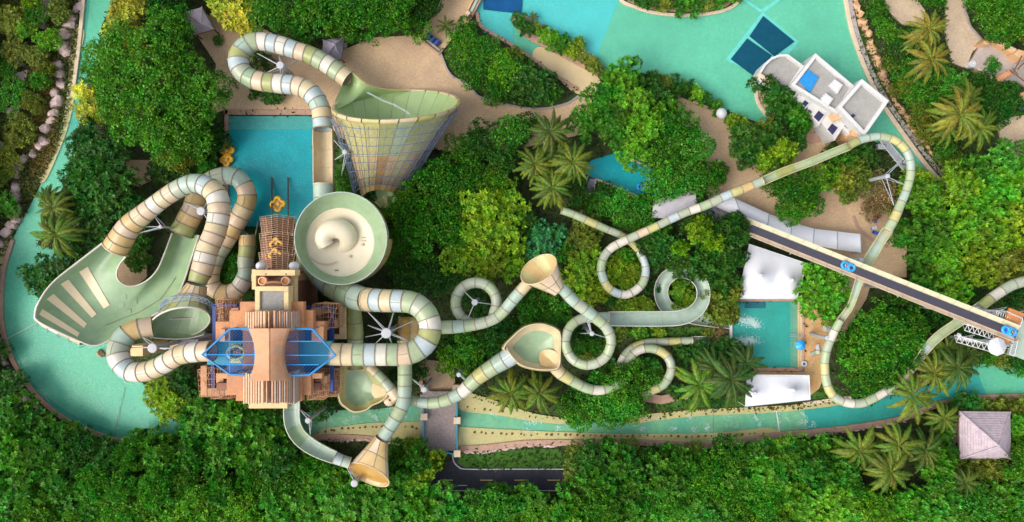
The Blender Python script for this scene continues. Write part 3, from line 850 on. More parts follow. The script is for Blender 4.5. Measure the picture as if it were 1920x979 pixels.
# the cone: mouth tilted up to the north, narrow end low to the south
Uc = P(743,226,20); Lc = P(765,171,2)
mc = (Uc+Lc)/2; mc.x = P(743,200,11).x; mv = (Uc-Lc)/2; mu = Vector((10.45, .25, .2))
ec = P(712,372,3.0); ev = Vector((0, 1.25, 2.4)); eu = Vector((3.1, .2, 0))
def colB(i, j):
    o = 'slide_tan slide_orange slide_tan slide_yellow'.split() if i >= 3 else 'slide_yellow slide_olive slide_yellow slide_yellow slide_olive slide_yellow slide_sage'.split()
    return ('cone_green', o[(j*5 + (1 if (i*3+j*7) % 9 == 0 else 0)) % len(o)])
ptB = shell(slideB, (mc, mu, mv), (ec, eu, ev), 6, 22, colB, 'cone_panel', curve=lambda t: (t, max(t, 0)**.86), n_sub=2)
for j in range(22):
    g0 = 2*math.pi*j/22+.01; g1 = 2*math.pi*(j+1)/22-.01
    m2 = MB().grid([[ptB(t, g0+(g1-g0)*k/4, off) for k in range(5)] for t, off in ((.0,-.05),(-.015,.05),(-.015,.5),(.012,.62),(.045,.5),(.05,.1))])
    m2.build('cone_rim_panel', 'slide_cream' if j % 3 else 'slide_yellow', slideB, smooth=50)
for t in (.1, .22, .34, .46, .58, .70, .83, .97):
    m2 = MB(); m2.path([ptB(t, 2*math.pi*i/44, 1.4) for i in range(44)], .06, 4, 0, True)
    m2.build('cage_ring', 'cage_steel', slideB)
for j in range(44):
    m2 = MB(); g0 = 2*math.pi*j/44
    tt = (.06,.1,.22,.34,.46,.58,.70,.83,.97)
    m2.path([ptB(t, g0, 1.3) for t in tt], .045, 4)
    for k in range(1, len(tt)-1, 1):
        m2.bar(ptB(tt[k], g0, 1.4), ptB(tt[k+1], g0 + 2*math.pi/44, 1.4), .03, 3)
        if k % 2: m2.bar(ptB(tt[k], g0, 1.0), ptB(tt[k], g0 + math.pi/44, 1.55), .022, 3); m2.bar(ptB(tt[k], g0 + math.pi/44, 1.55), ptB(tt[k+1], g0, 1.0), .022, 3)
    m2.build('cage_rib', 'cage_steel', slideB)
ea = [P(x, y, z) for x, y, z in ((660,136,7.2),(676,150,6.6),(692,160,5.6),(712,166,4.4),(735,169,3.2),(765,171,2.1))]
ea = [Vector(v) for v in catmull([tuple(v) for v in ea], 4)]
ec_ = [P(641,161,7.2), P(633,178,8.2), P(628,192,9.6)] + [ptB(.03, R(g), -.05) for g in (184,198,214,230,247,264)]
ec_ = catmull([tuple(v) for v in ec_], 6); eb = [Vector(ec_[int(round(k*(len(ec_)-1)/(len(ea)-1)))]) for k in range(len(ea))]
rows = []
for k, (a, b) in enumerate(zip(ea, eb)):
    f = k/(len(ea)-1); rows.append([a.lerp(b, q/8) + Vector((0, 0, -2.4*(1-f)*math.sin(math.pi*q/8))) for q in range(9)])
MB().grid(rows).grid([[p-Vector((0,0,.12)) for p in r] for r in rows]).build('entry_flare', 'cone_green', slideB, smooth=60)
m2 = MB(); m2.path([p+Vector((0,0,.05)) for p in ea], .16, 6); m2.build('flare_lip', 'slide_yellow', slideB, smooth=60)
MB().grid([[P(x+dx, y+dy, z) for dx, dy in ((-1.2,1.2),(1.2,-1.2))] for x, y, z in ((664,158,5.9),(690,174,5.0),(716,188,4.2),(740,197,4.2),(758,207,4.6),(768,214,5.0))]).build('water_trail', 'foam_white', slideB)
chute(slideB, [(714,374,2.2,26),(718,382,1.8,18),(722,392,1.4,15)], 'O', nseg=1)

# ---------------------------------------------------------------- C: slide at the foot of the tower
slideC = thing('tube_slide', 'green slide below the tower ending in a tan clam shell cone', 'tube slide', P(660, 800, 0))
chute(slideC, [(547,742,13,30),(547,762,12.8,31),(547,784,12.5,31),(551,802,12.2,31),(562,820,11.9,31),(583,837,11.6,30),(608,850,11.3,27),(628,858,11,24)], 'AAGA', nseg=5, span=190, lip='slide_white')
tube(slideC, [(627,858,11,23),(640,863,10.9,21),(655,868,10.7,21)], 'BA', n=14)
r1, z1 = M(24,10)/2, 10
t1 = (P(692,862,10)-P(722,812,10)).normalized(); s1 = t1.cross(Vector((0,0,1))).normalized(); u1 = s1.cross(t1)
ca = P(716,823,10.2); cb = P(692,890,10.5)
mj = (P(728,908,10)-P(656,872,10))/2
ptC = shell(slideC, (ca, s1*-r1, u1*r1), (cb, mj, Vector((.95,1.55,1.3))), 2, 8, lambda i, j: (('slide_tan','slide_orange')[j % 2], ('slide_tan','slide_tan','slide_peach')[(i*2+j) % 3]), 'clam_panel', curve=lambda t: (t, t**1.15), n_sub=4)
MB().grid([[ptC(.93, 2*math.pi*i/24)*(1-f)+f*(cb-t1*-.1) for i in range(24)] for f in (0,.5,.98)], 0, True).build('clam_back', 'slide_orange', slideC, smooth=60)
mb = MB(); mb.path([ptC(1, 2*math.pi*i/30, .08) for i in range(30)], .12, 6, 0, True); mb.build('clam_rim', 'slide_cream', slideC, smooth=60)
tube(slideC, [(717,822,10.2,23),(724,812,10.1,24),(732,800,10,25),(745,779,9.8,26),(754,762,9.6,26),(758,743,9.4,26),(759,712,9.1,27),(759,680,8.8,27),(759,640,8.4,27)], 'AASAASSOO', n=14)
# olive drop tubes beside the tower
slideE = thing('tube_slide', 'olive drop tube running into a cream saucer beside the tower', 'tube slide', P(690, 725, 0))
tube(slideE, [(663,545,9,24),(664,575,9,26),(665,600,8.8,29),(666,625,8.5,31),(666,655,8,30),(668,690,7.4,30)], 'OOOSO', n=14)
def saucer(parent, outline, z, depth, c_in, c_out, c_patch=None, patch=None, rim='slide_cream', inner=.80):
    o = smooth_px(outline, 4); n = len(o)
    cx = sum(p[0] for p in o)/n; cy = sum(p[1] for p in o)/n
    def rg(f, zz): return [P(cx+(x-cx)*f, cy+(y-cy)*f, zz) for x, y in o]
    MB().grid([rg(.97, z), rg(.9, z-depth*.35), rg(inner, z-depth*.7)], 0, True).build('saucer_wall', c_out, parent, smooth=50)
    mb = MB().grid([rg(inner, z-depth*.7), rg(.5, z-depth), rg(.01, z-depth*1.05)], 0, True); mb.build('saucer_floor', c_in, parent, smooth=50)
    np_ = max(8, n//4)
    for j in range(np_):
        idx = [(j*4+k) % n for k in range(5)]
        A = rg(1.0, z-.05); B = rg(1.06, z-depth*.5); C_ = rg(.85, z-depth*1.2); D = rg(.4, z-depth*1.6)
        if j*4+4 > n: continue
        MB().grid([[q[i] for i in idx] for q in (A, B, C_, D)]).build('saucer_panel', c_out if j % 2 else 'slide_tan', parent, smooth=50)
    mb = MB(); mb.path(rg(.985, z+.05), .16, 6, 0, True); mb.build('saucer_rim', rim, parent, smooth=60)
    if patch:
        q = smooth_px(patch, 4)
        def pz(x, y):
            f = max(abs(x-cx)/ (max(p[0] for p in o)-cx), abs(y-cy)/(max(p[1] for p in o)-cy)); f = min(1, f)
            return z-depth*(1.05-.75*f**1.6)+.22
        k = len(q); px_ = sum(p[0] for p in q)/k; py_ = sum(p[1] for p in q)/k
        MB().grid([[P(px_+(x-px_)*f, py_+(y-py_)*f, pz(px_+(x-px_)*f, py_+(y-py_)*f)) for x, y in q] for f in (1, .7, .4, .02)], 0, True).build('saucer_patch', c_patch, parent, smooth=50)
saucer(slideE, [(638,690),(660,680),(690,686),(705,706),(726,730),(725,744),(712,754),(698,760),(686,769),(665,773),(650,765),(637,752),(634,722)], 9.0, 2.2, 'slide_green', 'slide_yellow', 'slide_tan', [(712,708),(724,728),(722,742),(708,750),(697,738),(699,718)], inner=.70)
for k in range(6):
    a = P(690+k*8, 690+k*7, 9.4); b = P(694+k*8, 688+k*7, 9.4)
tube(slideE, [(748,617,15,46),(768,617,14.5,45),(800,617,14,38)], 'NTT', n=16)
tube(slideE, [(690,686,9.2,18),(710,704,9.2,18),(728,724,9.1,20),(744,745,8.9,22)], 'CSRP', n=12)
mb = MB()
for k in range(5):
    a = P(729+k*4, 752-k*3.5, 8.2)
    mb.lathe([(.9,-.9),(1.0,-.3),(.75,0),(.4,.1),(.05,.1)], a, 12)
mb.build('pump_cluster', 'slide_peach', slideE, smooth=40)
# ---------------------------------------------------------------- drop tube at the tower front
slideF = thing('tube_slide', 'short olive tube dropping between the bowl and the tower top', 'tube slide', P(558, 530, 0))
tube(slideF, [(572,480,11,24),(564,500,11,24),(558,527,10.8,24),(555,550,10.5,24),(554,585,10,23)], 'OOSOG', n=14)

# ---------------------------------------------------------------- D: small tube rides in the trees
slideD = thing('tube_slide', 'sage tube slide with two rings, a peach cone and an open spiral', 'tube slide', P(1000, 560, 0))
tube(slideD, [(828,614,12,25),(852,613,12.2,25),(878,611,12.4,22),(905,606,12.7,21),(926,598,12.9,21),(941,587,13.1,21),(963,561,13.5,22),(978,544,13.8,22),(989,532,14,22)], 'SASRRSAAC', n=14)
tube(slideD, [(924,597,12,20)] + circle_pts(892.7,568.3,38.5,30,-290,11.9,10.4,20,15), 'RRSRRRSRRS', n=14)
t1 = (P(1008,507,14)-P(1049,546,14)).normalized(); s1 = t1.cross(Vector((0,0,1))).normalized(); u1 = s1.cross(t1)
r1 = M(24,14)/2
ca = P(1049,545,14); cb = P(1010,505,15)
mj = (P(1036,479,15)-P(981,527,15))/2
ptD = shell(slideD, (ca, s1*r1, u1*r1), (cb, mj*1.0, Vector((1.5,-1.2,1.6))), 2, 9, lambda i, j: (('slide_tan','slide_yellow')[j % 2], ('slide_peach','slide_cream','slide_peach')[(i+j) % 3]), 'clam_panel', curve=lambda t: (t, t**1.1), n_sub=4)
MB().grid([[ptD(.55, 2*math.pi*i/24)*(1-f)+f*(ca.lerp(cb, .45)) for i in range(24)] for f in (0,.5,.98)], 0, True).build('clam_back', 'slide_tan', slideD, smooth=60)
mb = MB(); mb.path([ptD(1, 2*math.pi*i/30, .06) for i in range(30)], .12, 6, 0, True); mb.build('clam_rim', 'slide_cream', slideD, smooth=60)
tube(slideD, [(1047,538,14,23),(1056,543,13.8,22),(1074,563,13.3,22),(1099,582,12.8,22),(1119,598,12.4,21),(1137,615,12,20),(1146,641,11.6,18),(1134,671,11.2,18),(1103,685,10.8,18),(1073,673,10.4,18),(1060,643,10,18),(1069,613,9.6,18),(1092,597,9.2,18),(1120,596,8.9,20),(1140,597,8.8,24)],
     'AARASRRSRRSRSRSRAA', n=14)
chute(slideD, [(1140,597.5,8.6,26),(1155,598,8.4,28),(1200,598,7.8,29),(1240,598,7.2,29),(1276,596,6.7,29),(1302,585,6.2,28),(1318,563,5.6,27),(1317,535,5.0,26),(1298,514,4.4,26),(1270,509,3.8,26),(1246,526,3.2,27),(1240,552,2.6,27),(1252,577,2.1,27),(1285,592,1.6,26),(1330,601,1.1,24),(1370,607,.8,20)],
      'AAAAA', nseg=14, span=170, lip='slide_white')

slideG = thing('tube_slide', 'sage tube slide through a cream saucer with green floor to a half buried loop', 'tube slide', P(1000, 680, 0))
tube(slideG, [(762,748,7.2,20),(781,753,7.3,20),(807,756,7.5,21),(832,752,7.7,23),(855,742,7.9,24),(869,733,8.1,25),(892,711,8.5,28),(920,691,8.9,31),(951,672,9.4,36),(962,664,9.6,38)], 'SASSAWSYSAB', n=14)
saucer(slideG, [(944,652),(962,630),(985,612),(1015,607),(1042,616),(1051,628),(1051,660),(1048,688),(1030,694),(1000,692),(975,684),(958,668)], 10.5, 2.3, 'slide_green', 'slide_cream', 'slide_tan', [(1012,662),(1030,655),(1046,664),(1046,684),(1030,688),(1014,684)], inner=.72)
tube(slideG, [(1038,684,8.4,26),(1050,699,8,24),(1063,708,7.7,22),(1078,717,7.4,20),(1100,728,7,19),(1125,732,6.6,18),(1150,726,6.2,17),(1172,716,6,16)], 'CYSSWSR', n=12)
tube(slideG, [(1165,735,4.5,16),(1190,736,4.3,16),(1218,733,4.1,17),(1245,720,3.9,17),(1259,692,3.7,17),(1249,666,3.4,17),(1220,653,3.1,17),(1192,660,2.9,17),(1175,684,2.7,17),(1172,705,2.5,17)], 'RRYSRRYSWRR', n=12)
tube(slideG, [(1160,690,2.4,15),(1170,668,2.2,15),(1186,652,2,15),(1210,643,1.8,15),(1240,641,1.6,15),(1270,640,1.5,15),(1297,639,1.4,15)], 'WRYRRYR', n=12)
chute(slideG, [(1297,639,1.3,16),(1320,639,1.1,17),(1345,640,.9,17),(1372,641,.7,17)], 'AAA', span=170, lip='slide_white')

# ---------------------------------------------------------------- water coaster on the right
slideH = thing('tube_slide', 'long thin tube slide looping around the right side of the park', 'tube slide', P(1500, 400, 0))
tube(slideH, [(1052,394,5,15),(1075,402,5,15),(1115,420,4.8,15),(1140,431,4.6,14),(1160,439,4.4,14),(1180,452,4.2,13),(1196,470,4,12),(1206,490,4,12)], 'SSYSROYR', n=12)
tube(slideH, [(1204,480,5.4,13),(1211,505,5.6,15),(1203,534,5.9,16),(1173,553,6.2,16),(1141,540,6.5,16),(1127,508,6.8,16),(1131,484,7,16),(1143,468,7.2,16),(1158,458,7.4,16),(1190,443,7.7,16),(1234,423,8.1,15),(1260,410,8.3,16),(1287,398,8.5,16),(1326,384,8.7,17),(1363,367,8.9,17),(1409,348,9.1,17),(1429,340,9.2,17)],
     'YRTYBRSWRBRYTRWWRSAYBWWSBB'[::-1].replace('T','P',1), nseg=25, n=12)
chute(slideH, [(1427,341,9.2,16),(1468,323,9.3,16),(1500,311,9.4,15),(1527,301,9.5,15),(1560,287,9.5,15),(1592,274,9.6,15)], 'SOSS', nseg=5, span=170, lip='slide_yellow')
tube(slideH, [(1590,275,9.6,15),(1604,267,9.6,15),(1620,260.5,9.6,15),(1648,256,9.6,15),(1674,261,9.6,15),(1694,276,9.6,15),(1706,299,9.6,15),(1707,328,9.6,15),(1698,361,9.6,15),(1688,384,9.6,16),(1678,408,9.5,17),(1664,432,9.4,18)], 'OAASYYAASSASYS', n=12)
chute(slideH, [(1664,432,9.4,20),(1645,463,9.1,20),(1624,498,8.8,20),(1612,526,8.4,16),(1596,572,7.9,13),(1584,590,7.6,13),(1574,603,7.4,13)], 'RASSAS', nseg=7, span=170, lip='slide_yellow')
tube(slideH, [(1576,600,7.3,14),(1564,622,7,15),(1556,640,6.9,15),(1550,656,6.8,16),(1546,682,6.7,16),(1549,714,6.6,16),(1560,740,6.5,17),(1584,754,6.5,17),(1615,756,6.5,17),(1646,742,6.5,16),(1668,729,6.5,15),(1690,715,6.6,14),(1708,695,6.7,13)], 'SWRSYSYRWRSWRWP', n=12)
chute(slideH, [(1708,695,6.8,14),(1722,677,7,15),(1742,649,7.3,17),(1765,627,7.6,18),(1803,601,8,18),(1841,573,8.4,18)], 'ABSSS', nseg=6, span=170, lip='slide_cream')
tube(slideH, [(1838,576,8.4,18),(1855,562,8.6,19),(1872,550,8.7,19),(1897,535,8.9,20),(1925,527,9.1,20),(1975,518,9.3,20)], 'OWRRRR', n=12)

# ---------------------------------------------------------------- the straight conveyor slide
belt = thing('conveyor_slide', 'long straight cream lift slide with a dark belt down its middle crossing the right side', 'conveyor slide', P(1640, 520, 0))
def lane(t):     # t 0..1 from low left end to launch platform
    x = 1393 + (1906-1393)*t; y = 422.5 + (627-422.5)*t; return x, y, 7 + 9.5*t
A0 = P(*lane(0)); A1 = P(*lane(1)); ax = (A1-A0); ln = ax.length; ax.normalize(); sx = ax.cross(Vector((0,0,1))).normalized(); ux = sx.cross(ax)
def lp(l, s, u): return A0 + ax*l + sx*s + ux*u
NL = 18
for i in range(NL):
    a, b = ln*i/NL, ln*(i+1)/NL-.05
    for sg in (-1, 1):
        prof = [(.66, .02), (.9, .05), (1.10, .22), (1.36, .50), (1.47, .52), (1.48, .42), (1.36, .1), (1.1, -.2), (.66, -.2)]
        MB().grid([[lp(l, sg*s, u) for s, u in prof] for l in (a, b)], 0, True).build('side_panel', 'slide_peach' if sg > 0 else 'belt_cream', belt, smooth=40)
mb = MB().grid([[lp(l, s, u) for s, u in ((-.66,.06),(-.66,.10),(.66,.10),(.66,.06))] for l in np.linspace(0, ln, 60)], 0, True)
mb.build('belt', 'belt_dark', belt)
mb = MB()
for i in range(1, 5):
    c = lp(ln*i/5, 0, -.3); mb.bar(c, (c.x, c.y, 0), .22, 8); mb.bar(c-sx*1.6, c+sx*1.6, .12, 6)
mb.build('support_frame', 'steel', belt)

# ---------------------------------------------------------------- steel columns that carry the slides
def column(px, py, z, ends, label, r=.42, cap=.62):
    cap *= .8; r *= .85
    b = P(px, py, z)
    t = thing('support_column', label, 'column', (b.x, b.y, 0), group='steel columns carrying the slides')
    mb = MB(); mb.bar((b.x, b.y, 0), (b.x, b.y, z-.25), r, 12); mb.bar((b.x, b.y, 0), (b.x, b.y, .3), r*1.7, 12); mb.build('shaft', 'steel', t, smooth=40)
    MB().lathe([(cap*.9, z-.3), (cap, z-.22), (cap, z-.05), (cap*.85, z), (.01, z+.03)], (b.x, b.y, 0), 18).build('cap', 'cap_pale', t)
    for ex, ey, ez in ends:
        e = P(ex, ey, ez)
        m2 = MB(); m2.bar((b.x, b.y, z-.6), e, .08, 6); m2.bar((b.x, b.y, z-2.2), e, .055, 6); m2.build('arm', 'steel', t, smooth=40)
    return t
column(525,122,10.5,[(482,100,7.2),(492,140,8),(560,112,7.2),(525,145,8),(523,105,7)], 'steel column with spread arms inside the top hairpin above the plaza', .5, .8)
column(646,285,11.5,[(625,262,9.2),(627,300,9.2),(640,330,8)], 'steel column leaning out beside the cream open trough left of the cone', .5, .55)
column(376,396,13.5,[(352,382,11),(392,372,11.8),(395,420,12.5)], 'steel column inside the left hairpin between the two tan tubes', .4, .85)
column(285,653,19,[(262,628,15.5),(312,655,18.5),(240,652,16),(340,655,19)], 'steel column inside the cream curve below the wave wall', .4, .95)
column(724,625,21.5,[(690,585,18.2),(740,580,18.5),(775,602,18.8),(780,645,19.6),(700,648,20),(735,645,20),(690,610,17),(685,632,17)], 'steel column with many arms inside the wide banded curve right of the tower', .55, 1.0)
column(890,567,14,[(869,545,11.4),(876,600,12),(925,571,11.4)], 'steel column inside the small ring left of the peach cone', .4, .65)
column(1110,626,13.5,[(1097,590,12.3),(1103,592,12.3),(1140,634,11.4),(1088,625,8)], 'steel column inside the ring right of the cream saucer', .4, .5)
column(577,789,14,[(560,765,12.3),(582,815,11.6)], 'steel column in the river beside the green open trough', .35, .6)
column(664,907,12,[(652,880,10.2),(676,890,10.2)], 'steel column under the tan clam shell at the bottom edge', .5, .75)
column(795,731,10.5,[(765,705,8.8),(815,742,7.4)], 'steel column at the plaza end of the bridge', .4, .6)
column(860,703,9.5,[(880,718,8.2),(870,712,8.2)], 'steel column at the bush right of the bridge', .45, .5)
column(1665,330,11,[(1695,296,9.4),(1676,385,9.2),(1700,348,9.4),(1692,300,9)], 'steel column on the dry shrubs inside the right hand bend', .4, .5)
column(1616,488,9,[(1628,492,8.5),(1604,500,9)], 'white topped column beside the belt where the tube slide meets it', .5, .5)
column(1706,712,7,[(1692,713,6.3)], 'column with a pale foot beside the river bank palms', .4, .5)
column(1552,634,7.4,[(1558,634,6.9)], 'white column between the orange pool deck and the thin tube', .4, .5)
column(300,425,10.5,[(282,395,10.3),(250,440,9.6),(262,425,9.8)], 'thin steel prop under the tan tube above the left tree gap', .22, .4)
# ================================================================== THE TOWER
tower = thing('slide_tower', 'stepped terracotta slide tower with slatted arches and blue netted canopies on both sides', 'tower', P(520, 620, 0))
def pbox(parent, name, x0, y0, x1, y1, z0, z1, m, ch=.05):
    a = P(x0, y0, z1); b = P(x1, y1, z1)
    mb = MB().prism([(a.x, a.y), (b.x, a.y), (b.x, b.y), (a.x, b.y)], z0, z1, 0, ch)
    return mb.build(name, m, parent)
pbox(tower, 'core', 455, 590, 560, 735, 0, 19.5, 'terracotta_dark')
pbox(tower, 'front_core', 478, 510, 546, 585, 0, 18.0, 'terracotta_dark')
for x, y in ((412,612),(412,712),(606,612),(606,712),(440,585),(590,585),(478,520),(545,520)):
    pbox(tower, 'leg', x-7, y-7, x+7, y+7, 0, 17.5, 'terracotta_light')
# stepped roof slabs
for x0,y0,x1,y1,z0,z1,m in ((404,603,430,640,18.6,20.0,'terracotta'),(584,603,609,640,18.6,20.0,'terracotta'),
        (430,582,452,618,19.6,21.0,'terracotta'),(564,582,587,618,19.6,21.0,'terracotta'),(450,566,480,618,20.4,21.8,'terracotta'),(539,566,569,618,20.4,21.8,'terracotta'),
        (452,600,566,620,20.0,21.4,'terracotta_light'),
        (425,701,444,741,19.4,20.8,'terracotta'),(564,701,583,741,19.4,20.8,'terracotta'),(442,700,460,752,19.9,21.4,'terracotta'),(550,700,566,752,19.9,21.4,'terracotta'),
        (458,735,552,752,19.4,20.6,'terracotta_dark'),(466,752,539,766,17.2,19.3,'tower_cream'),
        (405,700,426,710,19.4,20.5,'terracotta_light'),(583,700,604,710,19.4,20.5,'terracotta_light'),
        (413,617,422,640,19.0,20.6,'terracotta_light'),(597,612,607,642,19.0,20.4,'terracotta_light'),
        (376,686,388,742,13.5,15.0,'terracotta_light'),(376,728,426,742,13.5,14.9,'terracotta_light'),(406,718,444,732,17.0,18.2,'terracotta_dark'),(566,718,600,732,17.0,18.2,'terracotta_dark')):
    pbox(tower, 'roof_slab', x0, y0, x1, y1, z0, z1, m)
# launch decks under the canopies; dark sheets stand for the shade beside them
pbox(tower, 'launch_deck', 388, 640, 480, 684, 17.8, 18.8, 'deck_teal'); pbox(tower, 'launch_deck', 530, 640, 622, 684, 17.8, 18.8, 'deck_teal')
pbox(tower, 'shade_sheet', 425, 617, 480, 640, 15.5, 16.3, 'navy_steel'); pbox(tower, 'shade_sheet', 425, 684, 480, 704, 15.5, 16.3, 'navy_steel')
pbox(tower, 'shade_sheet', 530, 617, 590, 640, 15.5, 16.3, 'navy_steel'); pbox(tower, 'shade_sheet', 530, 684, 590, 704, 15.5, 16.3, 'navy_steel')
for x0, y0, x1, y1 in ((436,648,463,654),(450,660,458,678),(424,652,432,676)):
    pbox(tower, 'deck_mat', x0, y0, x1, y1, 18.82, 18.95, 'net_blue', .02)
pbox(tower, 'deck_mat', 430, 644, 452, 681, 18.81, 18.88, 'slide_yellow', .02)
# saddle roof
rows = []
NY, NX = 20, 16
for i in range(NY+1):
    y = 616 + (714-616)*i/NY; f = (y-665)/49
    hw = 27 + 12*abs(f)**1.9
    r_ = []
    for j in range(NX+1):
        s = -1 + 2*j/NX
        r_.append(P(505+hw*s, y, 26.2 - 1.5*abs(s)**1.4 + .9*f*f - (.15 if abs(s) > .99 else 0)))
    rows.append(r_)
mb = MB().grid(rows[::-1], 0).grid([[p-Vector((0,0,.5)) for p in r] for r in rows], 0)
for k in (0, -1): mb.grid([[r[k] for r in rows], [r[k]-Vector((0,0,.5)) for r in rows]])
for k in (0, -1): mb.grid([rows[k], [p-Vector((0,0,.5)) for p in rows[k]]])
mb.build('saddle_roof', 'terracotta_light', tower)
mb = MB(); mb.path([r[NX//2]+Vector((0,0,.03)) for r in rows], .10, 4); mb.build('ridge', 'terracotta', tower)
# slatted arches
rnd = random.Random(3)
for (ya, yb, x0, x1, sg) in ((583,622,459,557,-1), (704,756,455,553,1)):
    ns = 22; groups = [1.0,1.0,1.0,1.25,1.0,1.0,1.2,1.6,.8,.6,.7,.8,1.3,1.1,1,1,1,1,1,1,1,1]
    tot = sum(groups[:ns]); xx = x0
    for k in range(ns):
        wd = (x1-x0)*groups[k]/tot
        xm = xx+wd/2; s = (xm-(x0+x1)/2)/((x1-x0)/2)
        zt = 25.6 - 2.6*abs(s)**2 + rnd.uniform(-.15, .25) - (.9 if k in (8, 10, 11) else 0)
        bow = 4*(1-s*s)
        y0_, y1_ = ya+ (0 if sg > 0 else -bow*0), yb
        gap = .30
        a = P(xx+wd*gap/2, ya - (4 if sg < 0 else -2)*0 + rnd.uniform(-1, 1) + (2*s*s if sg < 0 else -6*s*s), zt); b = P(xx+wd*(1-gap/2), yb + rnd.uniform(-1, 1) - (6*s*s if sg < 0 else -2*s*s)+(bow if sg < 0 else -0), zt)
        MB().prism([(a.x, a.y), (b.x, a.y), (b.x, b.y), (a.x, b.y)], zt-2.6, zt, 0, .04).build('slat', 'slat_light' if s < .12 and k not in (8, 10, 11) else 'slat_shade_grey' if k % 2 or k in (8, 10, 11) else 'terracotta_light', tower)  # darker colours right of centre put the roof's side shade into the slats
        xx += wd
    pbox(tower, 'arch_backing', x0+2, ya+3, x1-2, yb-4, 19.5, 22.4, 'terracotta_dark')
# front block
pbox(tower, 'front_wall', 476, 506, 553, 517, 18.0, 20.6, 'tower_cream'); pbox(tower, 'front_wall', 472, 505, 480, 543, 17.4, 20.0, 'tower_cream'); pbox(tower, 'front_wall', 545, 515, 553, 585, 17.4, 19.0, 'tower_cream')
pbox(tower, 'front_wall', 481, 520, 545, 540, 16.8, 18.4, 'terracotta_dark')
pbox(tower, 'front_frame', 478, 537, 541, 546, 21.0, 23.2, 'tower_cream'); pbox(tower, 'front_frame', 478, 546, 487, 590, 21.0, 23.2, 'tower_cream'); pbox(tower, 'front_frame', 532, 546, 541, 590, 21.0, 23.2, 'tower_cream')
pbox(tower, 'flat_roof', 487, 546, 532, 584, 21.6, 22.8, 'roof_grey')
for x in (491.5, 534.5):
    c = P(x, 527, 20.4)
    t_ = MB().lathe([(.01,20.15),(.52,20.15),(.54,20.2)], (c.x, c.y, 0), 24).build('round_window', 'disc_orange', tower)
    MB().lathe([(.53,19.6),(.53,20.4),(.68,20.4),(.72,20.3),(.72,19.6)], (c.x, c.y, 0), 24).build('ring', 'slat_light', t_, smooth=40)
mb = MB(); mb.path([P(500+k*3.4, 531-1.6*math.sin(math.pi*k/8), 20.3) for k in range(9)], .22, 6); mb.build('bridge_arch', 'terracotta_light', tower, smooth=50)
for x in (498, 536): c = P(x, 514, 20.65); MB().lathe([(.01,20.7),(.12,20.68),(.14,20.6)], (c.x, c.y, 0), 10).build('spotlight', 'joint', tower)
for x, y in ((485.5,499),(547.5,499.5)):
    c = P(x, y, 18.6)
    mb = MB(); mb.lathe([(.75,17.2),(.8,17.6),(.72,18.1),(.45,18.5),(.12,18.65),(.01,18.66)], (c.x, c.y, 0), 14); mb.build('dome', 'cap_white', tower, smooth=40)
# navy beams
for x0,y0,x1,y1,z in ((398,572,405,640,15),(400,570,445,575,15),(570,574,626,579,16),(619,574,625,642,16),(395,684,402,728,15),(618,684,625,735,15.4),(460,616,480,620,20),(530,616,562,620,20)):
    pbox(tower, 'navy_beam', x0, y0, x1, y1, z-.7, z, 'navy_steel')
# lower tan frame right, wooden platforms in the corners
pbox(tower, 'frame_beam', 636, 575, 648, 636, 9.0, 10.4, 'tower_cream'); pbox(tower, 'frame_beam', 618, 627, 636, 636, 9.0, 10.4, 'tower_cream'); pbox(tower, 'corner_platform', 596, 572, 636, 627, 5, 6.2, 'wood_dark')
pbox(tower, 'corner_platform', 405, 562, 436, 606, 12, 13.2, 'wood_dark'); pbox(tower, 'corner_platform', 388, 690, 440, 745, 11, 12.2, 'wood_dark'); pbox(tower, 'corner_platform', 583, 690, 634, 740, 11, 12.2, 'wood_dark')
for k in range(5): pbox(tower, 'stair_step', 602+k*3.4, 618, 605+k*3.4, 640, 13+k*.25, 13.4+k*.25, 'navy_steel', .02)
pbox(tower, 'foot_block', 318, 640, 334, 655, 0, 9.5, 'tower_cream'); pbox(tower, 'foot_block', 332, 636, 372, 652, 0, 10.2, 'slate_purple'); pbox(tower, 'foot_block', 244, 648, 268, 668, 0, 9, 'tower_cream')
# lattice cages
def lattice(parent, name, quads, nu, nv, r, m):
    mb = MB()
    for q in quads:
        a, b, c, d = [Vector(v) for v in q]
        for i in range(nu+1):
            mb.bar(a.lerp(b, i/nu), d.lerp(c, i/nu), r, 3)
        for j in range(nv+1):
            mb.bar(a.lerp(d, j/nv), b.lerp(c, j/nv), r, 3)
        mb.bar(a, c, r, 3); mb.bar(b, d, r, 3)
    return mb.build(name, m, parent)
def cage(x0, y0, x1, y1, z, h, nu=5, nv=5, m='terracotta_light', peak=1.2, flare=4):
    cx, cy = (x0+x1)/2, y0-4
    a, b, c, d = P(x0,y0,z), P(x1,y0,z), P(x1-flare,y1,z), P(x0+flare,y1,z)
    lo = [p-Vector((0,0,h)) for p in (a,b,c,d)]
    pk = P(cx, cy, z+peak); pk2 = P(cx, y1-2, z+peak)
    lattice(tower, 'lattice_cage', [(a,b,lo[1],lo[0]),(b,c,lo[2],lo[1]),(c,d,lo[3],lo[2]),(d,a,lo[0],lo[3]),(a,pk,pk2,d),(pk,b,c,pk2)], nu, nv, .035, m)
cage(586,570,636,615,17.5,4); cage(404,562,436,606,16.5,4); cage(370,693,424,744,14.5,3.5); cage(392,716,440,748,14,3.5); cage(590,694,636,744,14.5,3.5); cage(572,700,612,750,15,3)
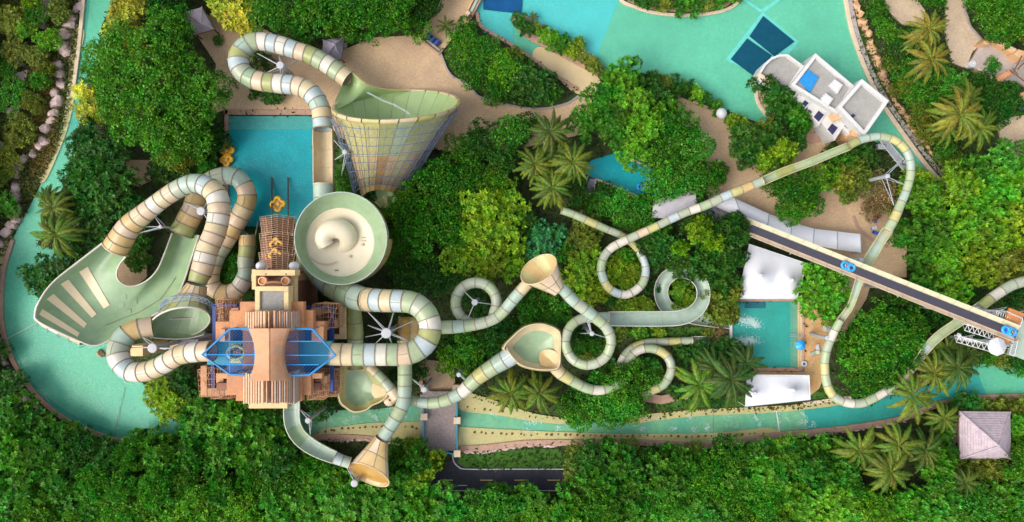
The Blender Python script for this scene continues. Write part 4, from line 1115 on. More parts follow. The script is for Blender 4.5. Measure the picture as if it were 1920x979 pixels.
# blue netted canopies
def clip_line(poly, p, d):
    t0, t1 = -1e9, 1e9
    n = len(poly); ar = sum(poly[i].x*poly[(i+1)%n].y-poly[(i+1)%n].x*poly[i].y for i in range(n)); sg = 1 if ar > 0 else -1
    for i in range(n):
        a, b = poly[i], poly[(i+1) % n]; e = b-a; nn = Vector((-e.y, e.x))*sg
        num = nn.dot(a-p); den = nn.dot(d)
        if abs(den) < 1e-9:
            if num > 0: return None
            continue
        t = num/den
        if den > 0: t0 = max(t0, t)
        else: t1 = min(t1, t)
    return (t0, t1) if t1 > t0 else None
def canopy(pts, lines, dark):
    z = 23.6
    w = [P(x, y, z) for x, y in pts]; poly = [v.xy for v in w]
    cn = sum(poly, Vector((0,0)))/len(poly)
    mb = MB(); mb.path(w, .20, 6, 0, True)
    fr = mb.build('canopy_frame', 'blue_steel', tower, smooth=50)
    mb = MB()
    for (xa, ya, xb, yb) in lines: mb.bar(P(xa,ya,z+.02), P(xb,yb,z+.02), .07, 5)
    mb.build('canopy_rail', 'raft_blue', tower)
    mb = MB()
    for ang in (45,):
        d = Vector((math.cos(R(ang)), math.sin(R(ang)))); nn = Vector((-d.y, d.x))
        for k in range(-26, 27):
            q = clip_line(poly, cn + nn*k*.36, d)
            if q:
                a = cn+nn*k*.36+d*q[0]; b = cn+nn*k*.36+d*q[1]
                mb.bar((a.x,a.y,z-.08), (b.x,b.y,z-.08), .04, 3)
    mb.build('canopy_net', 'net_blue', tower)
    mb = MB()
    for v in w[1:]: mb.bar(v, (v.x*.995, v.y, 18.5), .1, 5)
    mb.build('canopy_post', 'blue_steel', tower)
canopy([(379,665),(431,617),(466,616),(478,640),(479,690),(468,704),(431,702)], [(412,640,478,640),(381,665,480,665),(412,684,478,684),(431,617,431,702)], 0)
canopy([(629,666),(586,617),(544,616),(532,640),(531,690),(543,704),(580,703)], [(598,640,532,640),(627,666,531,666),(598,684,532,684)], 0)

# ---------------------------------------------------------------- raft lift from the pool up to the tower
lift = thing('raft_lift', 'raft lift with brown rails and three lattice cages climbing from pool to tower', 'conveyor', P(524, 400, 0))
def liftz(y): return max(.5, .5 + (y-345)/(505-345)*13.5)
for x in (509.5, 540):
    mb = MB(); mb.path([P(x+ (525-x)*.02*k/10, 333+17*k, liftz(333+17*k)) for k in range(11)], .17, 6); mb.build('rail', 'wood_dark', lift, smooth=50)
mb = MB().grid([[P(x, y, liftz(y)-.25) for x in (512,538)] for y in range(408,506,4)]).build('belt', 'terracotta_dark', lift)
for k in range(26):
    y = 408+k*3.7; mb = MB(); mb.bar(P(512,y,liftz(y)-.1), P(538,y,liftz(y)-.1), .09, 5); mb.build('roller', 'wood_dark', lift)
for (y0, y1, x0, x1, h) in ((407,442,487,553,3.2),(438,478,486,553,3.4),(474,508,485,553,3.6)):
    z0, z1 = liftz(y0)+h, liftz(y1)+h
    a, b, c, d = P(x0,y0,z0), P(x1,y0,z0), P(x1-5,y1,z1), P(x0+5,y1,z1)
    pk, pk2 = P((x0+x1)/2, y0-5, z0+1.4), P((x0+x1)/2, y1-5, z1+1.4)
    lo = [q-Vector((0,0,3)) for q in (a,b,c,d)]
    mb = MB()
    for q, nu, nv in (((a,pk,pk2,d),3,9), ((pk,b,c,pk2),3,9), ((a,d,lo[3],lo[0]),3,2), ((b,c,lo[2],lo[1]),3,2)):
        A, B, C_, D = q
        for i in range(nu+1): mb.bar(A.lerp(B, i/nu), D.lerp(C_, i/nu), .035, 3)
        for j in range(nv+1): mb.bar(A.lerp(D, j/nv), B.lerp(C_, j/nv), .028, 3)
    mb.build('lattice_cage', 'slat_light', lift)
for y0, y1 in ((408,442),(442,478),(478,506)):
    for x0, x1 in ((489,511),(540,552)):
        pbox(lift, 'side_walk', x0, y0, x1, y1-1, liftz(y0)-1.2, liftz(y0)-.8, 'terracotta_dark')
mb = MB()
for y in (440, 478, 504):
    for x in (498, 548): mb.bar(P(x,y,liftz(y)), P(x,y,liftz(y)).xy.to_3d(), .14, 6)
mb.build('lift_leg', 'steel', lift)
# ================================================================== BUILDINGS AND ROOFS
house = thing('pool_house', 'white pool house with flat grey roofs and a rounded terrace beside the dark pool panels', 'building', P(1560, 190, 0))
def ppoly(parent, name, px, z0, z1, m, ch=0.0):
    return MB().prism([P(x, y, z1).xy for x, y in px], z0, z1, 0, ch).build(name, m, parent)
def parapet(parent, px, z0, z1, width, m, name='parapet'):
    w = [P(x, y, z1) for x, y in px]; n = len(w)
    c = sum(w, Vector())/n
    ar = sum(w[i].x*w[(i+1)%n].y-w[(i+1)%n].x*w[i].y for i in range(n)); sg = 1 if ar > 0 else -1
    ins = []
    for i in range(n):
        a, b, d = w[i-1], w[i], w[(i+1) % n]
        e1 = (b-a).normalized(); e2 = (d-b).normalized()
        n1 = Vector((-e1.y, e1.x, 0))*sg; n2 = Vector((-e2.y, e2.x, 0))*sg
        k = (n1+n2); k = k.normalized()*width/max(.4, math.cos(n1.angle(n2)/2)) if k.length > .01 else n1*width
        ins.append(b+k)
    mb = MB()
    for i in range(n):
        j = (i+1) % n
        vs = [Vector((q.x, q.y, z)) for z in (z0, z1) for q in (w[i], w[j], ins[j], ins[i])]
        mb.add(vs, [(4,5,6,7),(0,1,5,4),(2,3,7,6)])
    mb.build(name, m, parent)
    return ins
MAIN = [(1483,160),(1529,100),(1603,162),(1570,214)]
HIGH = [(1570,201),(1616,148),(1667,189),(1621,255)]
TER = [(1430,160),(1421,148),(1424,135),(1433,120),(1446,108),(1462,102),(1478,102),(1508,124),(1484,160),(1478,176)]
ppoly(house, 'wall', MAIN, 0, 6.6, 'white_paint'); parapet(house, MAIN, 6.6, 7.4, .55, 'white_paint'); ppoly(house, 'roof', [(1487,160),(1530,105),(1598,162),(1569,208)], 6.6, 6.75, 'roof_gravel')
ppoly(house, 'wall', HIGH, 0, 8.2, 'white_paint'); parapet(house, HIGH, 8.2, 9.1, .62, 'white_paint'); ppoly(house, 'roof', [(1576,201),(1617,153),(1661,190),(1619,248)], 8.2, 8.35, 'roof_gravel')
ppoly(house, 'terrace', TER, 0, 4.2, 'white_paint'); parapet(house, TER, 4.2, 5.1, .38, 'white_paint', 'terrace_wall'); ppoly(house, 'terrace_floor', [(1432,157),(1426,147),(1429,136),(1437,123),(1449,111),(1463,106),(1477,106),(1503,125),(1481,158),(1476,172)], 4.2, 4.3, 'roof_gravel')
ppoly(house, 'terrace_spur', [(1420,141),(1424,136),(1444,149),(1440,155)], 0, 5.2, 'kerb_cream')
# three bays of the front, each with its own window, and the low orange corner piers
for k, (q, zz) in enumerate((([(1486,182),(1500,168),(1524,186),(1508,208)], 5.2), ([(1512,198),(1526,183),(1554,206),(1536,236)], 5.0), ([(1538,226),(1556,206),(1586,232),(1566,263)], 4.8))):
    ppoly(house, 'bay', q, 0, zz, 'white_paint', .08)
for q, zz in (([(1502,195),(1509,186),(1518,193),(1511,202)], 5.25), ([(1513,209),(1517,204),(1524,210),(1520,215)], 5.05), ([(1523,220),(1535,205),(1548,215),(1535,231)], 5.05), ([(1549,243),(1560,229),(1574,239),(1561,256)], 4.85), ([(1581,236),(1587,230),(1598,239),(1593,245)], 5.5)):
    f = ppoly(house, 'window', q, zz-.1, zz+.10, 'white_paint')
    cx = sum(p[0] for p in q)/4; cy = sum(p[1] for p in q)/4
    ppoly(f, 'pane', [(cx+(x-cx)*.8, cy+(y-cy)*.8) for x, y in q], zz+.1, zz+.13, 'glass_dark')
for q, zz in (([(1480,166),(1486,160),(1496,168),(1486,184)], 4.5), ([(1560,214),(1572,210),(1578,222),(1568,226)], 6.6), ([(1582,252),(1592,242),(1606,258),(1600,264)], 4.6), ([(1600,236),(1616,250),(1610,262),(1598,254)], 6.8)):
    ppoly(house, 'pier', q, 0, zz, 'render_orange', .05)
ppoly(house, 'bay', [(1575,228),(1586,222),(1606,244),(1592,254)], 0, 5.4, 'white_paint', .08)
for i in range(4):
    ppoly(house, 'balcony_rail', [(1511+i*1.0,214+i),(1513+i,212+i),(1523-i,222-i),(1521-i,224-i)], 4.0, 4.4+.1*i, 'joint') if i == 0 else None
for q in ([(1622,160),(1626,157),(1640,170),(1637,173)], [(1597,216),(1600,213),(1604,217),(1601,220)]):
    ppoly(house, 'roof_shade_mark', q, 8.3, 8.8, 'glass_dark')  # dark blocks standing in for shadow inside the roof parapet
def topped(name, label, cat, q, z0, z1, m, m2, grp=None):
    c = P(sum(p[0] for p in q)/4, sum(p[1] for p in q)/4, z0)
    t = thing(name, label, cat, c, group=grp)
    ppoly(t, 'case', q, z0, z1, m, .08)
    cx = sum(p[0] for p in q)/4; cy = sum(p[1] for p in q)/4
    ppoly(t, 'lid', [(cx+(x-cx)*.72, cy+(y-cy)*.72) for x, y in q], z1, z1+.07, m2, .02)
    return t
topped('roof_unit', 'pale box unit in the middle of the grey roof, nearer the blue cover', 'roof unit', [(1556,159),(1566,148),(1581,159),(1571,175)], 6.75, 7.5, 'cap_white', 'white_paint')
topped('roof_unit', 'white box unit against the lower roof wall of the pool house', 'roof unit', [(1540,184),(1549,174),(1563,185),(1553,200)], 6.75, 7.8, 'white_paint', 'cap_white')
t = topped('roof_cover', 'bright blue square cover on the corner of the grey flat roof', 'cover', [(1497,149),(1515,130),(1536,145),(1519,173)], 6.75, 7.15, 'tarp_blue', 'tarp_blue')
# thatched and slate roofs
def pyramid(name, label, cat, q, apex, z0, z1, m, courses=9):
    c = P(sum(p[0] for p in q)/len(q), sum(p[1] for p in q)/len(q), 0)
    t = thing(name, label, cat, c)
    w = [P(x, y, z0) for x, y in q]; ap = P(*apex, z1)
    n = len(w)
    for i in range(n):
        a, b = w[i], w[(i+1) % n]
        mb = MB()
        for k in range(courses):                       # overlapping courses, each stepping up on the one below
            f0, f1 = k/courses, min(1, (k+1.15)/courses)
            lift0, lift1 = .16, .02
            A, B = a.lerp(ap, f0)+Vector((0,0,lift0)), b.lerp(ap, f0)+Vector((0,0,lift0)); C_, D = b.lerp(ap, f1)+Vector((0,0,lift1)), a.lerp(ap, f1)+Vector((0,0,lift1))
            low = [A-Vector((0,0,.16)), B-Vector((0,0,.16))]
            mb.add([A,B,C_,D], [(0,1,2,3)]); mb.add([low[0], low[1], B, A], [(0,1,2,3)])
        mb.build('roof_slope', m, t)
    mb = MB()
    for p in w: mb.bar(p+Vector((0,0,.2)), ap+Vector((0,0,.2)), .14, 5)
    mb.build('roof_hip', m, t)
    mb = MB()
    for i, p in enumerate(w):
        q_ = p.lerp(ap, .12); mb.bar(q_, (q_.x, q_.y, 0), .14, 6)
        mb.bar(w[i]-Vector((0,0,.1)), w[(i+1) % n]-Vector((0,0,.1)), .1, 5)
    mb.build('post', 'wood_dark', t)
    mb = MB(); mb.prism([(p.lerp(Vector((ap.x, ap.y, p.z)), .05)).xy for p in w], 0, .3); mb.build('floor', 'terrace_stone', t)
    return t
pyramid('pavilion', 'big square pavilion with a lavender hipped roof at the bottom right corner', 'pavilion', [(1798,771),(1893,772),(1895,862),(1799,860)], (1872,836), 3.6, 8.2, 'thatch_lavender', 14)
pyramid('gazebo', 'small pale grey hipped gazebo roof beside the yellow bushes at the top left', 'gazebo', [(349,23),(379,14),(401,55),(364,66)], (377,44), 3.0, 4.8, 'thatch_lavender', 7)
pyramid('gazebo', 'purple grey gazebo roof half hidden behind the top hairpin of the slide', 'gazebo', [(606,76),(646,70),(640,112),(604,118)], (628,84), 3.0, 5.0, 'slate_purple', 7)
# ---- white fabric canopies
def cubicw(u): return u*u*(3-2*u)
def tent(label, q, peaks, z, zp, name='tent_canopy', nu=36, sag=.5, rad=.34):
    c = P(sum(p[0] for p in q)/4, sum(p[1] for p in q)/4, 0)
    t = thing(name, label, 'canopy', c)
    rows = []
    for i in range(nu+1):
        r_ = []
        for j in range(nu+1):
            u, v = i/nu, j/nu
            x = (q[0][0]*(1-u)+q[1][0]*u)*(1-v) + (q[3][0]*(1-u)+q[2][0]*u)*v
            y = (q[0][1]*(1-u)+q[1][1]*u)*(1-v) + (q[3][1]*(1-u)+q[2][1]*u)*v
            k = 16*u*(1-u)*v*(1-v)
            h = 0
            for (pu, pv, amp) in peaks:
                dd = math.hypot((u-pu)*1.15, v-pv)
                h = (h**5 + (amp*math.exp(-dd/rad*1.5))**5)**.2
            edge = min(1, 16*u*(1-u)*v*(1-v))**.55
            r_.append(P(x, y, z + (zp-z)*h*edge - sag*(1-edge)*0 - .25*math.sin(math.pi*u)*(1-edge) ))
        rows.append(r_)
    mb = MB().grid(rows).grid([[p-Vector((0,0,.06)) for p in r] for r in rows])
    for e in (rows[0], rows[-1], [r[0] for r in rows], [r[-1] for r in rows]): mb.path([p for p in e], .09, 5)
    mb.build('fabric', 'tent_white', t, smooth=60)
    mb = MB()
    for x, y in q:
        p = P(x, y, z); mb.bar((p.x*.998, p.y*.998, 0), p, .1, 6)
    for pu, pv, amp in peaks:
        x = (q[0][0]*(1-pu)+q[1][0]*pu)*(1-pv) + (q[3][0]*(1-pu)+q[2][0]*pu)*pv; y = (q[0][1]*(1-pu)+q[1][1]*pu)*(1-pv) + (q[3][1]*(1-pu)+q[2][1]*pu)*pv
        p = P(x, y, z+(zp-z)*amp); mb.bar((p.x, p.y, 0), p, .12, 6)
    mb.build('mast', 'white_paint', t)
    mb = MB()
    for pu, pv, amp in peaks:
        x = (q[0][0]*(1-pu)+q[1][0]*pu)*(1-pv) + (q[3][0]*(1-pu)+q[2][0]*pu)*pv; y = (q[0][1]*(1-pu)+q[1][1]*pu)*(1-pv) + (q[3][1]*(1-pu)+q[2][1]*pu)*pv
        p = P(x, y, z+(zp-z)*amp*.9)
        mb.lathe([(.38,-.1),(.34,.15),(.2,.3),(.01,.32)], p, 12)
    mb.build('peak_cap', 'cap_white', t, smooth=40)
    return t
tent('white two peaked fabric canopy above the landing pool', [(1405,458),(1512,494),(1494,560),(1384,560)], [(.30,.52,1.0),(.84,.52,.9)], 4.2, 7.6)
tent('white two peaked fabric canopy below the landing pool', [(1400,703),(1517,704),(1519,749),(1398,762)], [(.75,.58,1.0),(.14,.6,.7)], 4.0, 6.6, rad=.36)
t = thing('shade_canopy', 'long white barrel canopy bending beside the dark conveyor belt', 'canopy', P(1490, 425, 0))
up_ = [(1338,366),(1378,372),(1442,401),(1485,417),(1527,429),(1570,434),(1613,439)]; lo_ = [(1338,386),(1393,410),(1438.6,429),(1482,446),(1523.6,459),(1570,468),(1615,474)]
for i in range(6):
    rows = []
    for a in np.linspace(.01, .99, 6):
        U_ = Vector(up_[i]).lerp(Vector(up_[i+1]), a); L_ = Vector(lo_[i]).lerp(Vector(lo_[i+1]), a)
        rows.append([P(*U_.lerp(L_, k/8), 4.0 + .75*math.sin(math.pi*k/8)**.8 - .25*math.sin(math.pi*a)) for k in range(9)])
    mb = MB().grid(rows).grid([[p-Vector((0,0,.07)) for p in r] for r in rows]); mb.build('canopy_panel', 'tent_white', t, smooth=60)
mb = MB()
for i in range(7):
    a = P(*up_[i], 4.0); b = P(*lo_[i], 4.0)
    mb.path([P(*Vector(up_[i]).lerp(Vector(lo_[i]), k/8), 4.02 + .77*math.sin(math.pi*k/8)**.8) for k in range(9)], .07, 5)
    mb.bar(a, (a.x, a.y, 0), .09, 6); mb.bar(b, (b.x, b.y, 0), .09, 6)
mb.build('canopy_hoop', 'steel', t, smooth=50)
t = thing('shade_sail', 'dusty pinkish white sail half covered by trees beside the blue raft pool', 'canopy', P(1270, 385, 0))
rows = [[P(*(Vector(a).lerp(Vector(b), k/8)), 3.6+.5*math.sin(math.pi*k/8)) for k in range(9)] for a, b in (((1226,376),(1222,408)),((1250,368),(1252,410)),((1278,362),(1280,398)),((1304,356),(1306,382)))]
mb = MB().grid(rows).grid([[p-Vector((0,0,.08)) for p in r] for r in rows]); mb.build('fabric', 'sail_grey', t, smooth=60)
mb = MB()
for r in rows:
    for p in (r[0], r[-1]): mb.bar(p, (p.x, p.y, 0), .09, 6)
mb.build('mast', 'steel', t)
pyramid('shed', 'dark roofed shed under the trees where the belt slide ends', 'shed', [(1330,372),(1372,400),(1362,424),(1318,396)], (1345,398), 2.6, 3.4, 'slate_purple', 4)

# ---- launch platform at the right edge
plat = thing('launch_platform', 'orange floored launch platform on a white steel truss at the top of the belt', 'platform', P(1890, 610, 0))
def rotbox(c, lx, ly, z0, z1, ang=-21.5):
    a = R(ang); ux_ = Vector((math.cos(a), math.sin(a))); uy_ = Vector((-math.sin(a), math.cos(a)))
    p = P(*c, z1).xy
    return MB().prism([p+ux_*sx_*lx/2+uy_*sy_*ly/2 for sx_, sy_ in ((-1,-1),(1,-1),(1,1),(-1,1))], z0, z1)
rotbox((1902,598), 2.6, 2.8, 15.4, 15.8).build('floor', 'disc_orange', plat)
rotbox((1882,632), 2.4, 1.4, 15.4, 15.8).build('floor', 'disc_orange', plat)
rotbox((1926,640), 4.2, 6.0, 15.2, 15.7).build('floor', 'slide_aqua', plat)
mb = MB()
def truss(a, b, d, n, r=.07):
    a, b = Vector(a), Vector(b); dn = Vector((0,0,-d))
    off = (b-a).cross(Vector((0,0,1))).normalized()*d*.8
    L3 = [(a, b), (a+off+dn*.2, b+off+dn*.2), (a+dn, b+dn)]
    for p, q in L3: mb.bar(p, q, r, 4)
    for k in range(n):
        for i in range(3):
            p, q = L3[i]; p2, q2 = L3[(i+1) % 3]
            mb.bar(p.lerp(q, k/n), p2.lerp(q2, (k+1)/n), r*.6, 3); mb.bar(p.lerp(q, k/n), p2.lerp(q2, k/n), r*.6, 3)
truss(P(1799,630,12), P(1872,650,15), 1.4, 7)
truss(P(1815,608,13), P(1880,628,15), 1.4, 7)
truss(P(1852,582,14), P(1915,586,15), 1.6, 6)
for x, y in ((1862,645),(1905,650),(1870,590),(1925,590)):
    p = P(x, y, 15.3); mb.bar(p, (p.x, p.y, 0), .22, 8)
    for k in range(5):
        z = 3*k; mb.bar((p.x, p.y, z), (p.x+1.2*(-1)**k, p.y+.8, z+3), .07, 4)
for k in range(7): mb.bar(P(1870+k*4,582+k*2.1,16), P(1866+k*4,596+k*2.1,15.2), .06, 4)
for k in range(8): mb.bar(P(1905-k*.6,640+k*3.3,16.6), P(1896-k*.6,638+k*3.3,16.6), .05, 4)
mb.bar(P(1800,629,12.2), P(1796,628,12.2), .35, 8)
mb.build('truss', 'cap_white', plat)
mb = MB()
for a, b in (((1888,584),(1918,598)),((1918,598),(1912,614)),((1893,664),(1902,668)),((1902,668),(1908,640)),((1893,664),(1898,646))):
    for z in (16.4, 17.0): mb.bar(P(*a, z), P(*b, z), .06, 5)
    for f in (0, .5, 1): p = P(*Vector(a).lerp(Vector(b), f), 17.0); mb.bar(p, p-Vector((0,0,1.2)), .05, 4)
mb.build('railing', 'cap_white', plat)
def umbrella(name, label, px, py, z, rr, m, n=8, cat='umbrella', m2=None):
    p = P(px, py, z)
    t = thing(name, label, cat, (p.x, p.y, 0))
    for i in range(n):
        a0_, a1_ = 2*math.pi*i/n, 2*math.pi*(i+1)/n
        rows = []
        for f in (0.02, .35, .7, 1.0):
            rows.append([Vector((p.x+rr*f*math.cos(a0_+(a1_-a0_)*k/4)*(1-.05*f*math.sin(math.pi*k/4)), p.y+rr*f*math.sin(a0_+(a1_-a0_)*k/4)*(1-.05*f*math.sin(math.pi*k/4)), z-.45*rr*f**1.4-.06*f*math.sin(math.pi*k/4))) for k in range(5)])
        rows.append([q-Vector((0,0,.2)) for q in rows[-1]])
        MB().grid(rows).build('panel', m2 if m2 and i % 2 else m, t, smooth=40)
    mb = MB(); mb.bar((p.x, p.y, 0), (p.x, p.y, z+.1), .05, 8); mb.bar((p.x,p.y,0), (p.x,p.y,.15), .4, 12); mb.build('pole', 'cap_white', t)
    return t
umbrella('umbrella', 'white octagonal umbrella beside the launch platform at the right edge', 1876, 651, 17.2, 1.52, 'cap_white')
umbrella('umbrella', 'blue umbrella standing half in the steps of the landing pool', 1503, 648, 2.6, .95, 'raft_blue')
umbrella('umbrella', 'blue umbrella at the right edge under the terracotta gate', 1918, 201, 2.6, .8, 'cushion_blue')

# ---- bridge over the river
br_ = thing('footbridge', 'grey paved footbridge with blue side rails and pink stone posts over the river', 'bridge', P(825, 785, 0))
ppoly(br_, 'deck', [(792,734),(854,734),(858,790),(854,846),(792,844),(792,790)], .9, 1.25, 'sett_paving')
for x, y in ((795,782),(857,789),(857,851),(795,728),(855,728)):
    pp = ppoly(br_, 'post', [(x-5.5,y-5.5),(x+5.5,y-5.5),(x+5.5,y+5.5),(x-5.5,y+5.5)], 0, 2.3, 'terracotta_light', .08)
    ppoly(pp, 'post_cap', [(x-6.5,y-6.5),(x+6.5,y-6.5),(x+6.5,y+6.5),(x-6.5,y+6.5)], 2.3, 2.5, 'kerb_cream', .06)
for a, b in (((794,760),(794,776)),((794,789),(794,832)),((857,756),(857,783)),((857,796),(857,845)),((813,842),(851,852)),((855,734),(856,756))):
    mb = MB(); mb.bar(P(*a,2.1), P(*b,2.1), .18, 6); mb.bar(P(*a,1.5), P(*b,1.5), .1, 6)
    for k in range(9): q = P(*Vector(a).lerp(Vector(b), k/8), 2.1); mb.bar(q, (q.x, q.y, 1.2), .05, 4)
    mb.build('side_rail', 'deck_teal', br_)
ppoly(br_, 'edge_beam', [(788,740),(792,740),(792,840),(788,840)], .5, 1.3, 'kerb_grey')
# ---- dark shutter in the plaza wall, bridge rail at the top
t = thing('pool_cover', 'dark blue slatted cover framed in wood between the bushes and plaza', 'cover', P(808, 76, 0))
for k in range(7):
    f0, f1 = k/7, (k+.9)/7
    a = Vector((802,60)); b = Vector((828,79)); u = Vector((-9.5,9.5))
    ppoly(t, 'slat', [tuple(a.lerp(b, f0)), tuple(a.lerp(b, f1)), tuple(a.lerp(b, f1)+u), tuple(a.lerp(b, f0)+u)], .36, .9, 'cushion_blue' if k % 2 else 'glass_dark')
ppoly(t, 'frame', [(791,70),(793.5,68),(826,93),(823.5,95)], .36, 1.0, 'kerb_grey'); ppoly(t, 'frame', [(789,76),(791,74),(825,101),(823,103)], .36, .8, 'kerb_brick')
t = thing('balustrade', 'pale glass balustrade between the top path and the cyan pool', 'balustrade', P(890, 14, 0))
ppoly(t, 'coping', [(881,27),(886,30),(912,-20),(907,-22)], 0, 1.2, 'kerb_brick'); ppoly(t, 'glass_panel', [(881,20),(885,23),(902,-12),(897,-12)], .36, 1.5, 'slide_aqua')
ppoly(t, 'coping', [(876,16),(879,18),(897,-18),(893,-20)], .3, 1.3, 'render_orange')
pp = ppoly(t, 'post', [(872,25),(877,20),(882,25),(877,30)], 0, 1.9, 'render_orange', .05); ppoly(pp, 'post_cap', [(872,25),(877,20),(882,25),(877,30)], 1.95, 2.05, 'kerb_cream')
# ---- terracotta gate terrace at the right edge
gate = thing('gate_terrace', 'terrace with terracotta walls and round columns at the upper right edge', 'terrace', P(1875, 125, 0))
ppoly(gate, 'floor', [(1842,80),(1860,73),(1910,98),(1950,120),(1950,175),(1905,152),(1866,150),(1816,122)], .3, 1.0, 'terrace_stone')
ppoly(gate, 'step', [(1826,105),(1846,78),(1852,84),(1832,114)], .3, .8, 'path_sand')
for q, z in (([(1852,72),(1860,68),(1908,94),(1904,102)], 2.6), ([(1842,80),(1852,70),(1862,76),(1852,84)], 2.8), ([(1862,152),(1868,143),(1886,135),(1893,142),(1874,158)], 2.4), ([(1902,100),(1910,92),(1924,96),(1918,112)], 3.4)):
    w_ = ppoly(gate, 'wall', q, 0, z, 'render_orange', .1)
ppoly(gate, 'coping', [(1862,73),(1865,70),(1906,92),(1904,96)], 2.6, 2.8, 'kerb_cream'); ppoly(gate, 'coping', [(1832,130),(1835,127),(1868,148),(1865,152)], 0, 1.6, 'kerb_cream')
for k in range(7):
    c = P(1867+k*4.2, 152-k*2.6, 3.0); mb = MB(); mb.bar((c.x, c.y, .3), c, .32, 12); mb.lathe([(.5,0),(.5,.2),(.38,.3),(.01,.34)], c, 12); mb.build('column', 'terracotta', gate, smooth=40)
mb = MB()
for a, b in (((1893,132),(1924,155)),((1900,136),(1916,105)),((1908,130),(1926,112)),((1898,128),(1908,140))): mb.bar(P(*a,3.6), P(*b,3.6), .12, 5)
mb.build('pergola_beam', 'wood_dark', gate)
ppoly(gate, 'wall', [(1906,176),(1920,172),(1926,190),(1912,194)], 0, 3.0, 'render_orange', .1)
c = P(1824.5, 119.5, 1.4)
t = thing('planter', 'round white planter ring at the corner of the terrace steps', 'planter', (c.x, c.y, 0)); mb = MB(); mb.lathe([(.62,0),(.66,1.3),(.6,1.4),(.36,1.4),(.34,1.1),(.01,1.1)], (c.x, c.y, 0), 20); mb.build('bowl', 'cap_white', t, smooth=40)
# ---- small stone steps and walls around the little pool
t = thing('garden_steps', 'slate grey steps beside the little pool under the palms', 'steps', P(1106, 350, 0))
for k in range(6):
    f = k/6; a = Vector((1106,335)).lerp(Vector((1096,361)), f); ppoly(t, 'step', [(a.x,a.y),(a.x+13,a.y+1.5),(a.x+11,a.y+6),(a.x-2,a.y+4.5)], 0, 1.2-.15*k, 'slate_purple')
for q in ([(1116,334),(1119,336),(1113,368),(1110,366)], [(1102,330),(1104,331),(1094,362),(1092,361)]): ppoly(t, 'edge', q, 0, 1.4, 'kerb_grey')
t = thing('garden_wall', 'crooked low brick wall below the little pool', 'wall', P(1110, 372, 0))
mb = MB()
for a, b in (((1082,360),(1100,365)),((1100,365),(1126,382)),((1126,382),(1104,394))):
    d_ = (P(*b,.9)-P(*a,.9)); n_ = int(d_.length/.55); 
    for k in range(n_):
        p = P(*Vector(a).lerp(Vector(b), (k+.5)/n_), 0); e = d_.normalized()
        s_ = Vector((-e.y, e.x, 0))*.22
        MB().prism([(p+e*.26+s_).xy, (p-e*.26+s_).xy, (p-e*.26-s_).xy, (p+e*.26-s_).xy], 0, .9+.08*(k % 2), 0, .03).build('block', 'kerb_brick', t)
c = P(1094,396,1.0); MB().lathe([(.45,0),(.45,.9),(.3,1.0),(.01,1.02)], (c.x,c.y,0), 14).build('end_post', 'kerb_brick', t)

# ================================================================== RAFTS, CHAIRS AND SMALL THINGS
def clover_raft():
    t = thing('clover_raft', '', 'raft')
    mb = MB(); N = 48
    mb.path([(1.0*(1+.17*math.cos(4*2*math.pi*i/N))*math.cos(2*math.pi*i/N), 1.0*(1+.17*math.cos(4*2*math.pi*i/N))*math.sin(2*math.pi*i/N), .28) for i in range(N)], .27, 8, 0, True)
    local('tube', mb.mesh('clover_tube', 'raft_yellow', 60), t)
    mb = MB(); mb.prism([(.9*math.cos(2*math.pi*i/20), .9*math.sin(2*math.pi*i/20)) for i in range(20)], .08, .16); local('floor', mb.mesh('clover_floor', 'slide_tan'), t)
    mb = MB(); mb.lathe([(.01,.45),(.3,.42),(.36,.3),(.34,.14)], (0,0,0), 14); local('centre_boss', mb.mesh('clover_boss', 'raft_yellow', 40), t)
    for k in range(4):
        a = math.pi/4 + k*math.pi/2
        mb = MB(); p = [(1.0*math.cos(a+d), 1.0*math.sin(a+d), z) for d, z in ((-.2,.5),(-.12,.62),(.12,.62),(.2,.5))]; mb.path(p, .04, 5); local('handle', mb.mesh('clover_handle', 'black_rubber'), t)
    return t
proto = clover_raft(); first = True
for px, py, z, s, lb in ((427,283,.5,1.02,'yellow clover raft at the left pool edge, upper of the pair'), (425.5,300,.45,.95,'yellow clover raft at the left pool edge, lower of the pair'),
                     (522,383,3.2,1.05,'yellow clover raft at the foot of the lift between the rails'), (518.5,458,9.6,.85,'yellow clover raft under the middle lattice cage'), (516.5,478,11.2,.85,'yellow clover raft close behind another under the lattice cages')):
    o = proto if first else copy_tree(proto); first = False
    o.location = P(px, py, z); o.scale = (s,)*3; o.rotation_euler = (0,0,R(4)); o['label'] = lb; o['group'] = 'yellow clover rafts'
def double_raft():
    t = thing('double_raft', '', 'raft')
    for x in (-.68, .68):
        mb = MB(); mb.path([(x+.58*math.cos(2*math.pi*i/24), .58*math.sin(2*math.pi*i/24), .28) for i in range(24)], .27, 8, 0, True); local('ring', mb.mesh('raft_ring', 'raft_blue', 60), t)
        mb = MB(); mb.prism([(x+.4*math.cos(2*math.pi*i/14), .4*math.sin(2*math.pi*i/14)) for i in range(14)], .06, .12); local('floor', mb.mesh('raft_floor', 'cushion_blue'), t)
    mb = MB(); mb.path([(1.28*math.cos(2*math.pi*i/32)*1.0, .62*math.sin(2*math.pi*i/32), .22) for i in range(32)], .22, 8, 0, True); local('side_tube', mb.mesh('raft_side', 'raft_blue', 60), t)
    for x in (-.68, .68):
        for y in (-.62, .62):
            mb = MB(); mb.path([(x-.15,y,.5),(x-.1,y,.62),(x+.1,y,.62),(x+.15,y,.5)], .04, 5); local('handle', mb.mesh('raft_handle', 'black_rubber'), t)
    return t
proto = double_raft(); proto.scale = (.88,)*3; first = True
RAFT_T = (1588-1393)/(1906-1393)
